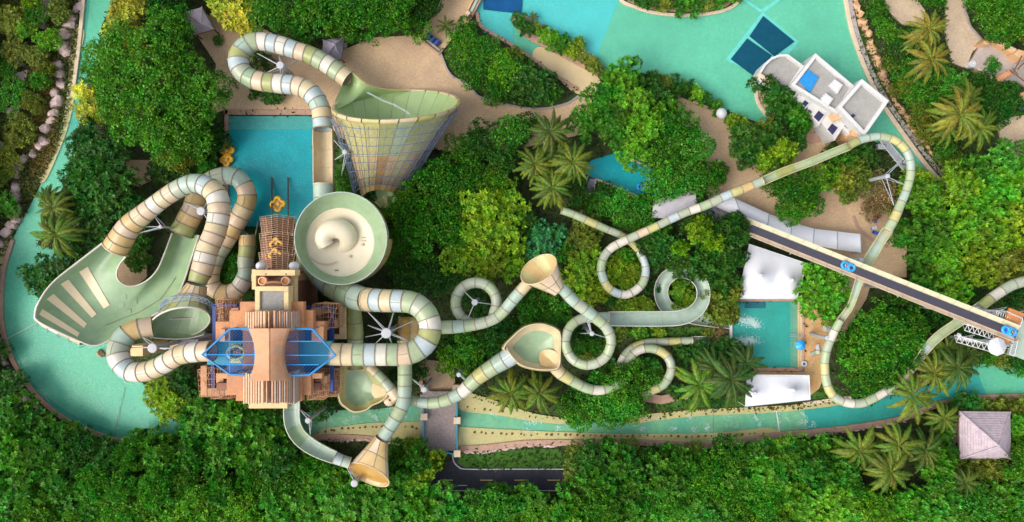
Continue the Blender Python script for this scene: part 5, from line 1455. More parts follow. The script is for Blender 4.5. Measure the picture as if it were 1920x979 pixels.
for px, py, z, a, lb in ((1589,499.5,lane(RAFT_T)[2]+.15,-21.5,'blue double raft riding along the dark conveyor belt'), (1206,352,.3,-14,'blue double raft floating in the little pool among trees'), (1890,620.5,lane(.97)[2]+.2,-21.5,'blue double raft waiting at the top of the belt')):
    o = proto if first else copy_tree(proto); first = False
    o.location = P(px, py, z); o.rotation_euler = (0,0,R(a)); o['label'] = lb; o['group'] = 'blue double rafts'
t = thing('round_raft', 'teal round raft with riders on the left launch deck', 'raft', P(444,661,18.95))
mb = MB(); mb.path([(1.35*math.cos(2*math.pi*i/28), 1.05*math.sin(2*math.pi*i/28), .3) for i in range(28)], .28, 8, 0, True); local('tube', mb.mesh('round_tube', 'slide_green', 60), t)
mb = MB(); mb.prism([(1.2*math.cos(2*math.pi*i/18), .95*math.sin(2*math.pi*i/18)) for i in range(18)], .05, .14); local('floor', mb.mesh('round_floor', 'black_rubber'), t)
for k in range(6):
    a = k*math.pi/3; mb = MB(); mb.path([(1.35*math.cos(a)+.12*math.sin(a), 1.05*math.sin(a)-.12*math.cos(a), .55), (1.4*math.cos(a), 1.1*math.sin(a), .68), (1.35*math.cos(a)-.12*math.sin(a), 1.05*math.sin(a)+.12*math.cos(a), .55)], .04, 5)
    local('handle', mb.mesh('round_handle', 'raft_yellow'), t)
t = thing('swim_ring', 'white swim ring lying on the corner of the landing pool', 'swim ring', P(1507.5,682,.6)); mb = MB(); mb.path([(.4*math.cos(2*math.pi*i/24), .4*math.sin(2*math.pi*i/24), .12) for i in range(24)], .16, 8, 0, True); local('tube', mb.mesh('ring_tube', 'cap_white', 60), t)
mb = MB(); mb.prism([(.2*math.cos(2*math.pi*i/14), .2*math.sin(2*math.pi*i/14)) for i in range(14)], .02, .08); local('cushion', mb.mesh('ring_floor', 'cushion_blue'), t)
def lounger(label, px, py, z, ang, m):
    t = thing('deck_chair', label, 'deck chair', P(px, py, z), R(ang))
    mb = MB(); mb.box(-.32,-.7,.3,.32,.35,.36); local('seat', mb.mesh('chair_seat', m), t)
    mb = MB(); mb.add([(-.32,.35,.36),(.32,.35,.36),(.32,.85,.85),(-.32,.85,.85),(-.32,.38,.30),(.32,.38,.30),(.32,.89,.80),(-.32,.89,.80)], [(0,1,2,3),(7,6,5,4),(0,4,5,1),(2,6,7,3),(1,5,6,2),(3,7,4,0)]); local('backrest', mb.mesh('chair_back', m), t)
    for x in (-.28,.28):
        for y in (-.6,.3): mb = MB(); mb.bar((x,y,0),(x,y,.3),.03,6); local('leg', mb.mesh('chair_leg', 'cap_white'), t)
lounger('blue and white deck chair on the orange pool deck', 1532, 653, .36, 20, 'cap_white')
lounger('small teal chair beside the larger chair on the orange deck', 1525, 662, .36, -70, 'slide_aqua')
lounger('blue cushioned chair on the tan plaza below the dry shrubs', 1639, 412, .36, 10, 'cushion_blue')
lounger('blue chair tucked beside the thin tube slide on the plaza', 1640, 437, .36, 70, 'cushion_blue')
lounger('white chair next to the thin tube slide on the plaza', 1636, 428, .36, 100, 'cap_white')
t = thing('handrail', 'steel handrail on the steps of the landing pool', 'handrail', P(1490, 630, 0))
for y in (627.5, 630.5): mb = MB(); mb.path([P(1480,y,.3), P(1481,y,1.1), P(1500,y,1.3), P(1501,y,.4)], .05, 6); mb.build('rail', 'steel', t, smooth=60)
t = thing('pool_rail', 'thin rail running down the orange pool deck', 'rail', P(1524, 640, 0))
mb = MB(); mb.bar(P(1524,594,1.1), P(1526,700,1.1), .04, 5)
for k in range(8): q = P(1524+k*.28, 594+k*15, 1.1); mb.bar(q, (q.x, q.y, .3), .04, 5)
mb.build('rail', 'steel', t)
c = P(857, 688, 2.4); t = thing('bollard', 'dark red round bollard at the plaza corner by the bridge', 'bollard', (c.x, c.y, 0)); mb = MB(); mb.lathe([(.3,0),(.3,2.0),(.38,2.1),(.34,2.35),(.01,2.4)], (c.x,c.y,0), 14); mb.build('post', 'red_plastic', t, smooth=40)
t = thing('parasol_stack', 'round white canopy among the shrubs at the lagoon edge', 'umbrella', P(1354, 212, 0)); 
mb = MB(); mb.lathe([(.01,2.8),(.6,2.6),(1.0,2.2),(1.02,2.1)], (*P(1354,212,2.4).xy, 0), 12); mb.build('canopy', 'cap_white', t, smooth=40); mb = MB(); q = P(1354,212,2.4); mb.bar((q.x,q.y,0),(q.x,q.y,2.7),.06,6); mb.build('pole', 'steel', t)
t = thing('service_bridge', 'grey steel walkway beside the lagoon below the right hand tube bend', 'walkway', P(1665, 290, 0))
MB().prism([P(x,y,1.2).xy for x,y in ((1648,262),(1660,258),(1705,312),(1694,320))], .9, 1.2).build('deck', 'steel', t)
mb = MB()
for a, b in (((1648,262),(1694,320)),((1660,258),(1705,312))):
    mb.bar(P(*a,2.2), P(*b,2.2), .06, 5)
    for k in range(7): q = P(*Vector(a).lerp(Vector(b), k/6), 2.2); mb.bar(q, (q.x,q.y,1.2), .05, 4)
mb.build('railing', 'cap_white', t)
def kit(label, px, py):
    c = P(px, py, 1.0); t = thing('pump_box', label, 'pump box', (c.x, c.y, 0)); MB().prism([(c.x-.7,c.y-.5),(c.x+.7,c.y-.5),(c.x+.7,c.y+.5),(c.x-.7,c.y+.5)], 0, 1.2, 0, .08).build('case', 'cap_white', t); MB().prism([(c.x-.5,c.y-.3),(c.x+.5,c.y-.3),(c.x+.5,c.y+.3),(c.x-.5,c.y+.3)], 1.2, 1.35, 0, .03).build('lid', 'slide_blue', t)
kit('white pump box under the right hand tube bend', 1653, 275)
kit('pale pump box at the tip of the grey walkway', 1697, 305)
kit('white box between tube slide and planted bank above the orange deck', 1553, 617)

# ---- people
def skin_mesh(name, verts, edges, m, levels=1):
    me = bpy.data.meshes.new(name)
    me.from_pydata([v[:3] for v in verts], edges, [])
    o = bpy.data.objects.new(name, me); COL.objects.link(o)
    sk = o.modifiers.new('skin', 'SKIN'); sk.use_smooth_shade = True
    for i, v in enumerate(verts):
        r = v[3]; me.skin_vertices[0].data[i].radius = (r, r*(v[4] if len(v) > 4 else 1))
    me.skin_vertices[0].data[0].use_root = True
    ss = o.modifiers.new('subd', 'SUBSURF'); ss.levels = levels; ss.render_levels = levels
    dg = bpy.context.evaluated_depsgraph_get()
    me2 = bpy.data.meshes.new_from_object(o.evaluated_get(dg))
    bpy.data.objects.remove(o); bpy.data.meshes.remove(me)
    me2.name = name; me2.materials.clear(); me2.materials.append(MATS[m])
    return me2
def person_meshes(pose):
    V = []; E = []
    def chain(i0, pts):
        p = i0
        for q in pts: V.append(q); E.append((p, len(V)-1)); p = len(V)-1
        return p
    sit = pose == 'sit'
    z0 = .14 if sit else .95
    ty = -.10 if sit else 0
    V.append((0,0,z0,.145,.8))
    ch = chain(0, [(0,ty*.5,z0+.22,.13,.8),(0,ty,z0+.42,.155,.75)])
    nk_ = chain(ch, [(0,ty,z0+.56,.06),(0,ty+.02,z0+.64,.09),(0,ty+.03,z0+.74,.10),(0,ty+.02,z0+.82,.065)])
    nose = chain(nk_-1, [(0,ty+.125,z0+.73,.018)])
    for s in (-1, 1):
        if sit:
            w = chain(ch, [(s*.19,ty,z0+.48,.062),(s*.30,ty+.06,z0+.25,.045),(s*.36,ty+.26,z0+.16,.032),(s*.37,ty+.33,z0+.14,.03)])
            f = Vector((s*.37,ty+.33,z0+.14)); d = Vector((0,.9,-.3))
            k = chain(0, [(s*.11,.06,z0,.085),(s*.15,.42,z0+.22,.06),(s*.14,.74,z0-.02,.045),(s*.14,.90,z0+.02,.03)])
        else:
            w = chain(ch, [(s*.20,ty,z0+.47,.062),(s*.27,0,z0+.18,.045),(s*.28,.14,z0-.05,.032),(s*.28,.19,z0-.12,.03)])
            f = Vector((s*.28,.19,z0-.12)); d = Vector((0,.5,-.85))
            k = chain(0, [(s*.10,0,z0-.05,.09),(s*.12,.03,.50,.06),(s*.12,-.01,.09,.045),(s*.13,.15,.03,.03)])
        for q in range(4):
            b = f + Vector(((q-1.5)*.02,0,0)); L = (.075,.085,.08,.06)[q]
            chain(w, [(*(b+d*L*.5),.010),(*(b+d*L+Vector((0,.01,-.02))),.008)])
        chain(w, [(*(f+Vector((-s*.035,.0,.015))+d*.02),.011),(*(f+Vector((-s*.045,.02,.01))+d*.05),.009)])
    body = skin_mesh('person_body', V, E, 'skin')
    H = [(0,ty+.0,z0+.80,.10),(0,ty-.03,z0+.74,.095),(0,ty-.04,z0+.68,.07)]
    hair = skin_mesh('person_hair', H, [(0,1),(1,2)], 'hair_dark')
    T = [(0,0,z0,.155,.85),(0,ty*.5,z0+.22,.142,.85),(0,ty,z0+.44,.168,.8),(-.2,ty,z0+.47,.075),(-.25,ty+.02,z0+.36,.065),(.2,ty,z0+.47,.075),(.25,ty+.02,z0+.36,.065)]
    top = skin_mesh('person_top', T, [(0,1),(1,2),(2,3),(3,4),(2,5),(5,6)], 'cloth_navy')
    if sit: S = [(0,0,z0,.16,.9),(-.12,.10,z0+.04,.1),(-.14,.30,z0+.15,.08),(.12,.10,z0+.04,.1),(.14,.30,z0+.15,.08)]
    else: S = [(0,0,z0,.16,.9),(-.1,0,z0-.1,.105),(-.115,.02,z0-.32,.085),(.1,0,z0-.1,.105),(.115,.02,z0-.32,.085)]
    sh = skin_mesh('person_shorts', S, [(0,1),(1,2),(0,3),(3,4)], 'cloth_navy')
    return body, hair, top, sh
PM = {k: person_meshes(k) for k in ('sit', 'stand')}
def person(label, pose, px, py, z, ang, top, shorts='cloth_navy', grp=None):
    b, h, tp, sh = PM[pose]
    o = thing('person', label, 'person', P(px, py, z), R(ang), grp)
    local('body', b, o); local('hair', h, o)
    for nm, me, m in (('shirt', tp, top), ('shorts', sh, shorts)):
        c = local(nm, me, o); c.material_slots[0].link = 'OBJECT'; c.material_slots[0].material = MATS[m]
person('person in a red shirt standing at the top end of the belt', 'stand', 1898, 636, 15.8, 150, 'cloth_red')
person('person seated in the blue raft riding the conveyor belt', 'sit', 1584, 497, lane(RAFT_T)[2]+.3, -111, 'cap_white')
person('person in dark clothes seated in the waiting raft at the belt top', 'sit', 1895, 622, lane(.97)[2]+.35, -111, 'cloth_navy')
person('person in an orange top on the teal raft, nearest the tower roof', 'sit', 452, 659, 19.05, 90, 'cloth_orange')
person('person in green on the teal raft under the left net, outermost rider', 'sit', 435, 660, 19.05, -90, 'cloth_green')
person('person in navy on the teal raft, upper rider', 'sit', 443, 654, 19.05, 180, 'cloth_navy')
person('person in dark top on the teal raft, lower rider', 'sit', 444, 668, 19.05, 0, 'cloth_navy', 'cloth_green')
# ================================================================== ROCKS
def rock_mesh(seed, m, sub=2):
    bm = bmesh.new(); bmesh.ops.create_icosphere(bm, subdivisions=sub, radius=1)
    rg = random.Random(seed); pl = [(Vector((rg.gauss(0,1), rg.gauss(0,1), rg.gauss(0,1))).normalized(), rg.uniform(.5,.85)) for _ in range(12)]
    for v in bm.verts:
        for n, d in pl:
            k = v.co.dot(n)
            if k > d: v.co -= n*(k-d)*1.0
        v.co *= 1+rg.uniform(-.04,.04)
    me = bpy.data.meshes.new('rock'); bm.to_mesh(me); bm.free(); me.materials.append(MATS[m]); return me
PINK = [rock_mesh(i, 'rock_pink') for i in range(5)]; ORNG = [rock_mesh(20+i, 'rock_orange') for i in range(5)]
def rock_wall(label, pts, meshes, step, w, h, jit=.25, seed=0, z=0):
    rg = random.Random(seed); c = P(*pts[len(pts)//2], 0)
    t = thing('rock_wall', label, 'rock wall', c)
    s = catmull([tuple(P(x,y,z)) for x, y in pts], 8); d = np.concatenate([[0], np.cumsum(np.linalg.norm(np.diff(s,axis=0),axis=1))])
    L = 0
    while L < d[-1]:
        k = rg.uniform(.7, 1.35); L2 = L + step*k
        p = np.array([np.interp((L+L2)/2, d, s[:,q]) for q in range(3)]); e = np.array([np.interp(min(L2, d[-1]), d, s[:,q]) - np.interp(L, d, s[:,q]) for q in range(3)])
        o = put('rock', rg.choice(meshes), t)
        o.matrix_parent_inverse = Matrix.Translation(-c)
        o.location = Vector(p) + Vector((rg.uniform(-jit,jit), rg.uniform(-jit,jit), 0))
        o.rotation_euler = (rg.uniform(-.2,.2), rg.uniform(-.2,.2), math.atan2(e[1], e[0]) + rg.uniform(-.25,.25))
        o.scale = (step*k*.72, w*rg.uniform(.5,.78), h*rg.uniform(.6,1.1))
        L = L2
rock_wall('line of pink boulders along the upper left river bank', [(155,-10),(150,15),(140,30),(130,48),(120,62),(116,82),(122,98)], PINK, 1.9, 2.3, 1.5, seed=1)
rock_wall('line of pinkish boulders along the middle left river bank', [(107,112),(116,130),(114,150),(108,175),(108,200),(98,222),(86,250),(80,272),(62,288),(45,298)], PINK, 1.9, 2.1, 1.5, seed=2)
rock_wall('broad pink boulders on the left bank lower down', [(42,302),(32,318),(30,340),(32,362),(34,385),(32,405),(20,430),(5,452),(-10,466)], PINK, 1.9, 2.2, 1.5, seed=3)
rock_wall('dark rough rocks along the lower left river bank', [(-6,600),(0,640),(10,678),(30,712),(52,745),(75,772)], PINK, 1.6, 1.2, .8, seed=4)
rock_wall('orange rock ridge beside the right lagoon kerb, upper half', [(1602,-14),(1606,10),(1614,36),(1622,58),(1630,78),(1638,100),(1647,124),(1664,162)], ORNG, 1.6, 1.7, 1.6, seed=5, jit=.15)
rock_wall('orange rock ridge beside the right lagoon kerb, lower half', [(1664,162),(1682,197),(1698,222),(1712,244),(1735,275),(1762,308),(1790,340)], ORNG, 1.4, 1.1, 1.3, seed=6, jit=.15)
rock_wall('dark pink rock edging along the bottom river bank', [(870,845),(905,847),(950,840),(1000,835),(1080,833),(1200,833),(1330,840),(1390,832),(1450,821),(1520,815),(1600,806),(1690,790)], PINK, 1.3, .8, .7, seed=7, jit=.12)
rock_wall('brown rocks behind the sandy bank left of the bridge', [(600,820),(640,826),(690,822),(730,828),(785,838)], PINK, 1.3, .8, .7, seed=8, jit=.12)
rock_wall('pinkish rock edging at the lower right river bank', [(1830,752),(1860,748),(1925,746)], ORNG, 1.2, .9, .7, seed=9, jit=.1)
rock_wall('rocks below the cyan channel beach', [(1000,66),(1040,88),(1080,112),(1112,135)], ORNG, 1.2, .8, .8, seed=10, jit=.15)
rock_wall('low boulders under the front of the pool house', [(1512,220),(1530,244),(1552,262)], ORNG, 1.3, 1.2, .8, seed=11, jit=.3)
o_ = put('boulder', rock_mesh(77, 'rock_orange'), None); o_.location = P(189, 664, .5); o_.scale = (1.3, .7, .8); o_.rotation_euler = (0,0,-.7); tag(o_, 'lone orange boulder in the river below the wave wall', 'boulder')
o_ = put('boulder', rock_mesh(78, 'rock_pink'), None); o_.location = P(337, 818, .4); o_.scale = (1.3, .8, .8); tag(o_, 'pink boulder where the left river meets the bottom trees', 'boulder')
# dark stones set along the shallows
SM = rock_mesh(50, 'stone_brown', 1); rg = random.Random(9); n_st = 0
def stones(pts, n, label, jit=1.2):
    s = catmull(pts, 8); d = np.concatenate([[0], np.cumsum(np.linalg.norm(np.diff(s,axis=0),axis=1))])
    for k in range(n):
        L = d[-1]*(k+rg.uniform(.25,.75))/n
        o = put('shore_stone', SM); o.location = P(np.interp(L,d,s[:,0])+rg.uniform(-jit,jit), np.interp(L,d,s[:,1])+rg.uniform(-jit,jit), .3)
        q = rg.uniform(.18,.36); o.scale = (q*1.2, q, q*.8); o.rotation_euler = (0,0,rg.uniform(0,6)); tag(o, label, 'stone', label.replace('one of the ', ''))
stones([(884,811),(930,813),(985,815),(1030,815),(1100,816),(1200,817),(1290,818),(1370,815),(1435,812)], 46, 'one of the dark stones along the lower shallow edge of the rapids')
stones([(870,763),(900,767),(930,770),(960,770)], 6, 'one of the dark stones by the upper bank right of the bridge')
stones([(1235,773),(1290,770),(1360,768),(1420,766),(1500,760),(1560,750)], 34, 'one of the dark stones along the upper sandy bank of the rapids')
stones([(592,812),(620,808),(650,803),(700,800),(750,798),(788,804)], 18, 'one of the dark stones on the sandy bank left of the bridge')
stones([(150,65),(146,90),(141,120)], 5, 'one of the dark stones on the yellow bank at the upper left', .6)
stones([(80,292),(66,318),(52,342)], 5, 'one of the dark stones on the left bank below the boulders', .6)

# ================================================================== WHITE WATER
def foam(name, spots, seed):
    rg = np.random.default_rng(seed); V = []; Q = []
    for (x, y, rx, ry, ang, n, z) in spots:
        for _ in range(n):
            a, b = rg.normal(0, .42, 2); c, s = math.cos(R(ang)), math.sin(R(ang))
            p = P(x + a*rx*c - b*ry*s, y + a*rx*s + b*ry*c, z + rg.uniform(0, .05)); q = rg.uniform(.03,.10); t = rg.uniform(0, 6.3); e = rg.uniform(1, 2.2)
            i = len(V)
            for k in range(4): g_ = t + k*math.pi/2; V.append((p.x+q*math.cos(g_)*(e if k % 2 == 0 else 1), p.y+q*math.sin(g_)*(e if k % 2 == 0 else 1), p.z + (.02 if k % 2 else 0)))
            Q.append((i, i+1, i+2, i+3))
    o = put(name, np_mesh(name, V, Q, 'foam_white')); o['kind'] = 'stuff'; return o
foam('white_water', [(1404,603,26,12,15,420,.3),(1414,608,16,7,50,160,.3),(1392,641,34,12,-5,620,.3),(1402,640,20,9,0,300,.32)], 1)
foam('river_foam', [(1300,806,8,9,90,45,.28),(1263,804,6,9,90,40,.28),(1327,803,10,8,80,55,.28),(1205,804,6,8,90,30,.28),(1460,792,4,22,0,60,.28),(1417,782,10,4,60,40,.28),(1425,795,4,12,10,24,.28),(1477,786,10,3,40,24,.28),(1500,793,14,5,-40,40,.28),(1512,790,4,14,10,40,.28),(1526,794,6,10,-30,30,.28),(1505,776,10,3,50,22,.28),
     (660,785,24,6,-30,60,.28),(700,780,20,5,40,50,.28),(750,778,24,6,20,60,.28),(735,768,16,8,0,50,.28),(600,775,26,6,-10,40,.28),(1000,793,20,6,10,50,.28),(1045,802,9,7,-30,40,.28),(1100,798,20,5,15,40,.28),(925,776,16,5,10,24,.28),(990,808,9,6,60,24,.28),(1140,796,30,5,0,30,.28),(1230,783,40,4,-8,40,.28),(1292,781,10,5,30,30,.28),(1380,800,30,4,10,24,.28),(1370,780,30,4,10,24,.28),
     (1520,800,6,3,0,12,.28)], 2)

# ================================================================== TREES AND SHRUBS
def sphere_dirs(rg, n, zmin=-.45):
    z = rg.uniform(zmin, 1, n); t = rg.uniform(0, 2*np.pi, n); r = np.sqrt(1-z*z)
    return np.stack([r*np.cos(t), r*np.sin(t), z], 1)
def leaf_quads(rg, pos, axis, nrm, L, W):
    w = np.cross(axis, nrm); w /= np.linalg.norm(w, axis=1, keepdims=True)+1e-9
    n2 = np.cross(w, axis)
    L = L[:, None]; W = W[:, None]
    a = pos; b = pos + axis*L*.45 + w*W*.5 - n2*W*.12; c = pos + axis*L; d = pos + axis*L*.45 - w*W*.5 - n2*W*.12
    v = np.stack([a, b, c, d], 1).reshape(-1, 3)
    q = np.arange(len(pos)*4).reshape(-1, 4)
    return v, q
def unit(x): return x/(np.linalg.norm(x, axis=1, keepdims=True)+1e-9)
def crown_mesh(seed, Rc, H, style, dens, leaf):
    rg = np.random.default_rng(seed)
    nl = int(10 + Rc**1.8*1.05)
    i = np.arange(nl); rr = np.sqrt((i+.5)/nl)*Rc*.84; th = i*2.39996 + rg.uniform(-.5,.5,nl)
    rr = np.clip(rr + rg.normal(0, Rc*.07, nl), 0, Rc*.9)
    lr = np.clip(Rc*rg.uniform(.16,.30,nl)*(1.5 if Rc < 3 else 1), .45, 2.2)
    wob = 1 + .16*np.sin(th*2+seed) + .10*np.sin(th*5+seed*2)
    cz = H*.42 + (H*.58-lr)*np.sqrt(np.clip(1-(rr/Rc)**2, 0, 1)) + rg.normal(0, H*.05, nl)
    C_ = np.stack([rr*np.cos(th)*wob, rr*np.sin(th)*wob, cz], 1)
    pos = []; nrm = []
    for k in range(nl):
        n = max(6, int(4*np.pi*lr[k]**2*.72*dens))
        d = sphere_dirs(rg, n)
        p = C_[k] + d*lr[k]*rg.uniform(.70,1.18,(n,1))*np.array([1,1,.9])
        dist = np.linalg.norm(p[:,None,:]-C_[None], axis=2)/lr[None]
        dist[:,k] = 9
        keep = dist.min(1) > .60
        pos.append(p[keep]); nrm.append(d[keep])
    pos = np.concatenate(pos); nrm = np.concatenate(nrm)
    n = len(pos)
    tint = np.clip(rg.normal(.0, .26, n), -.45, .65)
    up = unit(nrm*.8 + np.array([0,0,.45]) + rg.normal(0,.28,(n,3)))
    e1 = unit(np.cross(up, rg.normal(0,1,(n,3)))); e2 = np.cross(up, e1)
    m = 9 if style == 'rosette' else 13
    g = (np.arange(m)[None]*2.39996 + rg.uniform(0,6,(n,1)))[:,:,None]
    if style == 'rosette':                    # a whorl of long leaves at the twig's end
        ax = e1[:,None]*np.cos(g) + e2[:,None]*np.sin(g) + up[:,None]*rg.uniform(.05,1.1,(n,m,1))
        ax = unit(ax.reshape(-1,3)); P0 = np.repeat(pos, m, 0) + ax*.05; N0 = np.repeat(up, m, 0)
        L = leaf*rg.uniform(.7,1.25,n*m); W = L*rg.uniform(.36,.48,n*m)
    else:                                     # a small leafy spray: leaves scattered over a little dome
        rad = leaf*.85*rg.uniform(.35,1.0,(n,m,1))
        dn = unit((e1[:,None]*np.cos(g) + e2[:,None]*np.sin(g) + up[:,None]*rg.uniform(.0,1.3,(n,m,1))).reshape(-1,3)).reshape(n,m,3)
        P0 = (pos[:,None] + dn*rad).reshape(-1,3); dn = dn.reshape(-1,3)
        ax = unit(np.cross(dn, rg.normal(0,1,(n*m,3)))*.8 + dn*.6); N0 = unit(dn + rg.normal(0,.3,(n*m,3)))
        L = leaf*.72*rg.uniform(.65,1.3,n*m); W = L*rg.uniform(.5,.68,n*m)
    me = np_mesh('crown', *leaf_quads(rg, P0, ax, N0, L, W), 'leaf')
    a = me.attributes.new('tuft', 'FLOAT', 'POINT'); a.data.foreach_set('value', np.repeat(np.repeat(tint, m), 4).astype(np.float32))
    return me
def trunk_mesh(seed, Rc, H):
    rg = random.Random(seed); mb = MB()
    r0 = max(.07, Rc*.045)
    mb.bar((0,0,0), (0,0,H*.38), r0, 8, 0, r0*.7)
    for k in range(5):
        a = k*2*math.pi/5 + rg.uniform(-.3,.3); q = (Rc*.55*math.cos(a), Rc*.55*math.sin(a), H*.68)
        mb.bar((0,0,H*.32), q, r0*.5, 6, 0, r0*.18); mb.bar(q, (q[0]*1.3, q[1]*1.3, H*.8), r0*.2, 5, 0, r0*.06)
    return mb.mesh('trunk', 'trunk_bark')
SPEC = [(1.5,2.4,3.6,.44),(2.6,4.2,2.7,.50),(4.0,6.5,2.0,.58),(5.8,8.5,1.7,.62),(11.0,12.5,1.45,.66)]
CROWN = {}
for si, (rc, h, dn, lf) in enumerate(SPEC):
    for st in ('fine', 'rosette'):
        for v in range(1 if si == 4 else 2):
            CROWN[(si, st, v)] = (crown_mesh(100+si*10+v+(5 if st == 'rosette' else 0), rc, h, st, dn, lf*(.95 if st == 'fine' else 1.05)), trunk_mesh(si+v*7, rc, h))
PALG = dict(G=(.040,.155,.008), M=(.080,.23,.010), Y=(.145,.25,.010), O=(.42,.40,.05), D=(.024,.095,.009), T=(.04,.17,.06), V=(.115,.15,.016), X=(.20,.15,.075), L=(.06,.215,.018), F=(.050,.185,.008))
rt = random.Random(11)
def plant(px, py, rpx, c, label, h=None, style=None, group=None):
    hh = h or (2.2 if rpx < 18 else 3.6 if rpx < 28 else 5.6 if rpx < 42 else 7.5 if rpx < 80 else 11)
    zc = hh*.72
    rm = M(rpx, zc)
    si = min(range(5), key=lambda i: abs(math.log(rm/SPEC[i][0])))
    st = style or rt.choice(('fine', 'rosette'))
    v = rt.randrange(1 if si == 4 else 2)
    cm, tm = CROWN[(si, st, v)]
    b = P(px, py, zc)
    shrub = hh < 4
    o = thing('shrub' if shrub else 'tree', label, 'shrub' if shrub else 'tree', (b.x, b.y, 0), rt.uniform(0, 6.28), group)
    s = rm/SPEC[si][0]; o.scale = (s*rt.uniform(.95,1.06), s*rt.uniform(.95,1.06), hh/SPEC[si][1])
    cr = local('crown', cm, o); local('trunk', tm, o)
    k = rt.uniform(.82, 1.2); q = PALG[c]; y = rt.uniform(.85, 1.2)
    cr.color = (q[0]*k*y*1.32, q[1]*k*1.42, q[2]*k*1.1, 1)
    return o
def where(pts):
    """A phrase for the place of each member of a clump among the others."""
    n = len(pts); cx = sum(p[0] for p in pts)/n; cy = sum(p[1] for p in pts)/n
    sx_ = max(8, max(abs(p[0]-cx) for p in pts)); sy_ = max(8, max(abs(p[1]-cy) for p in pts))
    base = []
    for p in pts:
        u, v = (p[0]-cx)/sx_, (p[1]-cy)/sy_
        a = 'upper ' if v < -.3 else 'lower ' if v > .3 else ''
        b = 'left' if u < -.3 else 'right' if u > .3 else ''
        base.append((a+b).strip() or 'middle')
    out = [None]*n
    for k in set(base):
        idx = sorted((i for i in range(n) if base[i] == k), key=lambda i: math.hypot((pts[i][0]-cx)/sx_, (pts[i][1]-cy)/sy_))
        nm = [''] if len(idx) == 1 else ['inner ', 'outer '] if len(idx) == 2 else (['innermost '] + ['second ', 'third ', 'fourth ', 'fifth ', 'sixth ', 'seventh ', 'eighth ', 'ninth '][:len(idx)-2] + ['outermost '])
        for i, q in zip(idx, nm): out[i] = q + k
    return out
def clump(label, group, items, style=None):
    ws = where(items)
    for it, w_ in zip(items, ws):
        plant(it[0], it[1], it[2], it[3], label + (', %s one' % w_ if len(items) > 1 else ''), it[4] if len(it) > 4 else None, style, group if len(items) > 1 else None)
# -- top left
plant(292,165,122,'F','huge round dense green tree left of the plaza',12,'fine')
plant(318,58,46,'G','dark green tree between the gazebo and the huge round tree',9,'fine')
plant(330,252,52,'F','green tree on the lower side of the huge round tree',7,'fine')
plant(395,250,30,'D','dark shrub tree beside the left pool edge',5,'fine')
plant(238,22,38,'O','golden yellow bush at the top of the left river',6.5,'rosette')
plant(222,62,30,'O','yellow bush second from the top beside the left river',5.5,'rosette')
plant(256,75,24,'O','yellow green bush leaning on the dark tree by the river',7,'rosette')
plant(205,100,20,'Y','small lime bush above the orange tipped bushes',3,'rosette')
plant(176,140,24,'M','mid green bush between two yellow bushes on the river',4,'fine')
plant(160,172,20,'O','orange tipped bush overhanging the river, upper one',3.4,'rosette')
plant(166,208,26,'O','orange tipped bush overhanging the river, lower one',4,'rosette')
clump('dark glossy tree in the grove between left river and tan tube','dark grove left',[(165,268,40,'D'),(205,300,45,'D'),(165,330,45,'D'),(210,355,50,'D',8),(150,380,34,'D'),(250,395,38,'D',6),(195,415,40,'D',6),(170,440,34,'D',4)],'rosette')
clump('dark broad leaved tree on the river bank below the left palms','dark bank trees',[(75,520,36,'D',5),(120,505,36,'D',5),(95,540,24,'D',3.5),(150,470,30,'D',4.5)],'rosette')
plant(262,450,26,'G','small tree in the gap inside the tan and cream hairpin',3.2,'rosette')
plant(258,490,22,'G','bushy plant in the dark hole of the wave wall',3,'rosette')
plant(330,290,34,'V','olive tree below the huge round tree',6,'fine')
clump('dark shrub by the pool corner above the left hairpin','dark pool corner shrubs',[(370,285,28,'D',3),(345,320,24,'D',3),(398,275,20,'D',3),(300,318,24,'D',3.6),(385,310,18,'G',3)])
plant(408,77,10,'G','small round clipped ball shrub on the plaza near the gazebo',1.3,'fine')
clump('golden bush along the top edge above the plaza','golden top bushes',[(418,10,26,'O',4),(445,25,32,'O',4.6),(432,38,20,'O',3.4),(470,10,26,'Y',4)],'rosette')
clump('dense green tree along the top edge behind the plaza','green trees along the top edge',[(505,22,40,'G'),(545,38,40,'G'),(590,25,45,'F'),(640,48,38,'G'),(650,5,45,'G'),(700,35,42,'F'),(745,30,42,'G'),(780,45,28,'G',5),(790,10,32,'D'),(540,-5,40,'D'),(720,0,40,'D')],'fine')
plant(310,15,30,'D','dark tree at the top edge left of the gazebo',6,'fine')
LG = ((20,40,34,'V'),(68,30,26,'G'),(110,20,26,'V'),(30,95,32,'V'),(90,75,26,'M'),(70,105,24,'V'),(22,180,34,'G'),(60,190,24,'V'),(40,240,30,'V'),(75,150,22,'G'),(15,300,30,'V'),(30,262,22,'V'),(0,130,26,'G'),(10,380,28,'G'),(5,330,22,'V'),(88,130,18,'V'),(50,55,22,'M'),(60,0,22,'Y'))
for (x, y, r_, c), w_ in zip(LG, where(LG)):
    plant(x, y, r_*.85, c, 'rambling bush in the garden outside the left river, %s one' % w_, 3.0, None, 'bushes in the left garden')
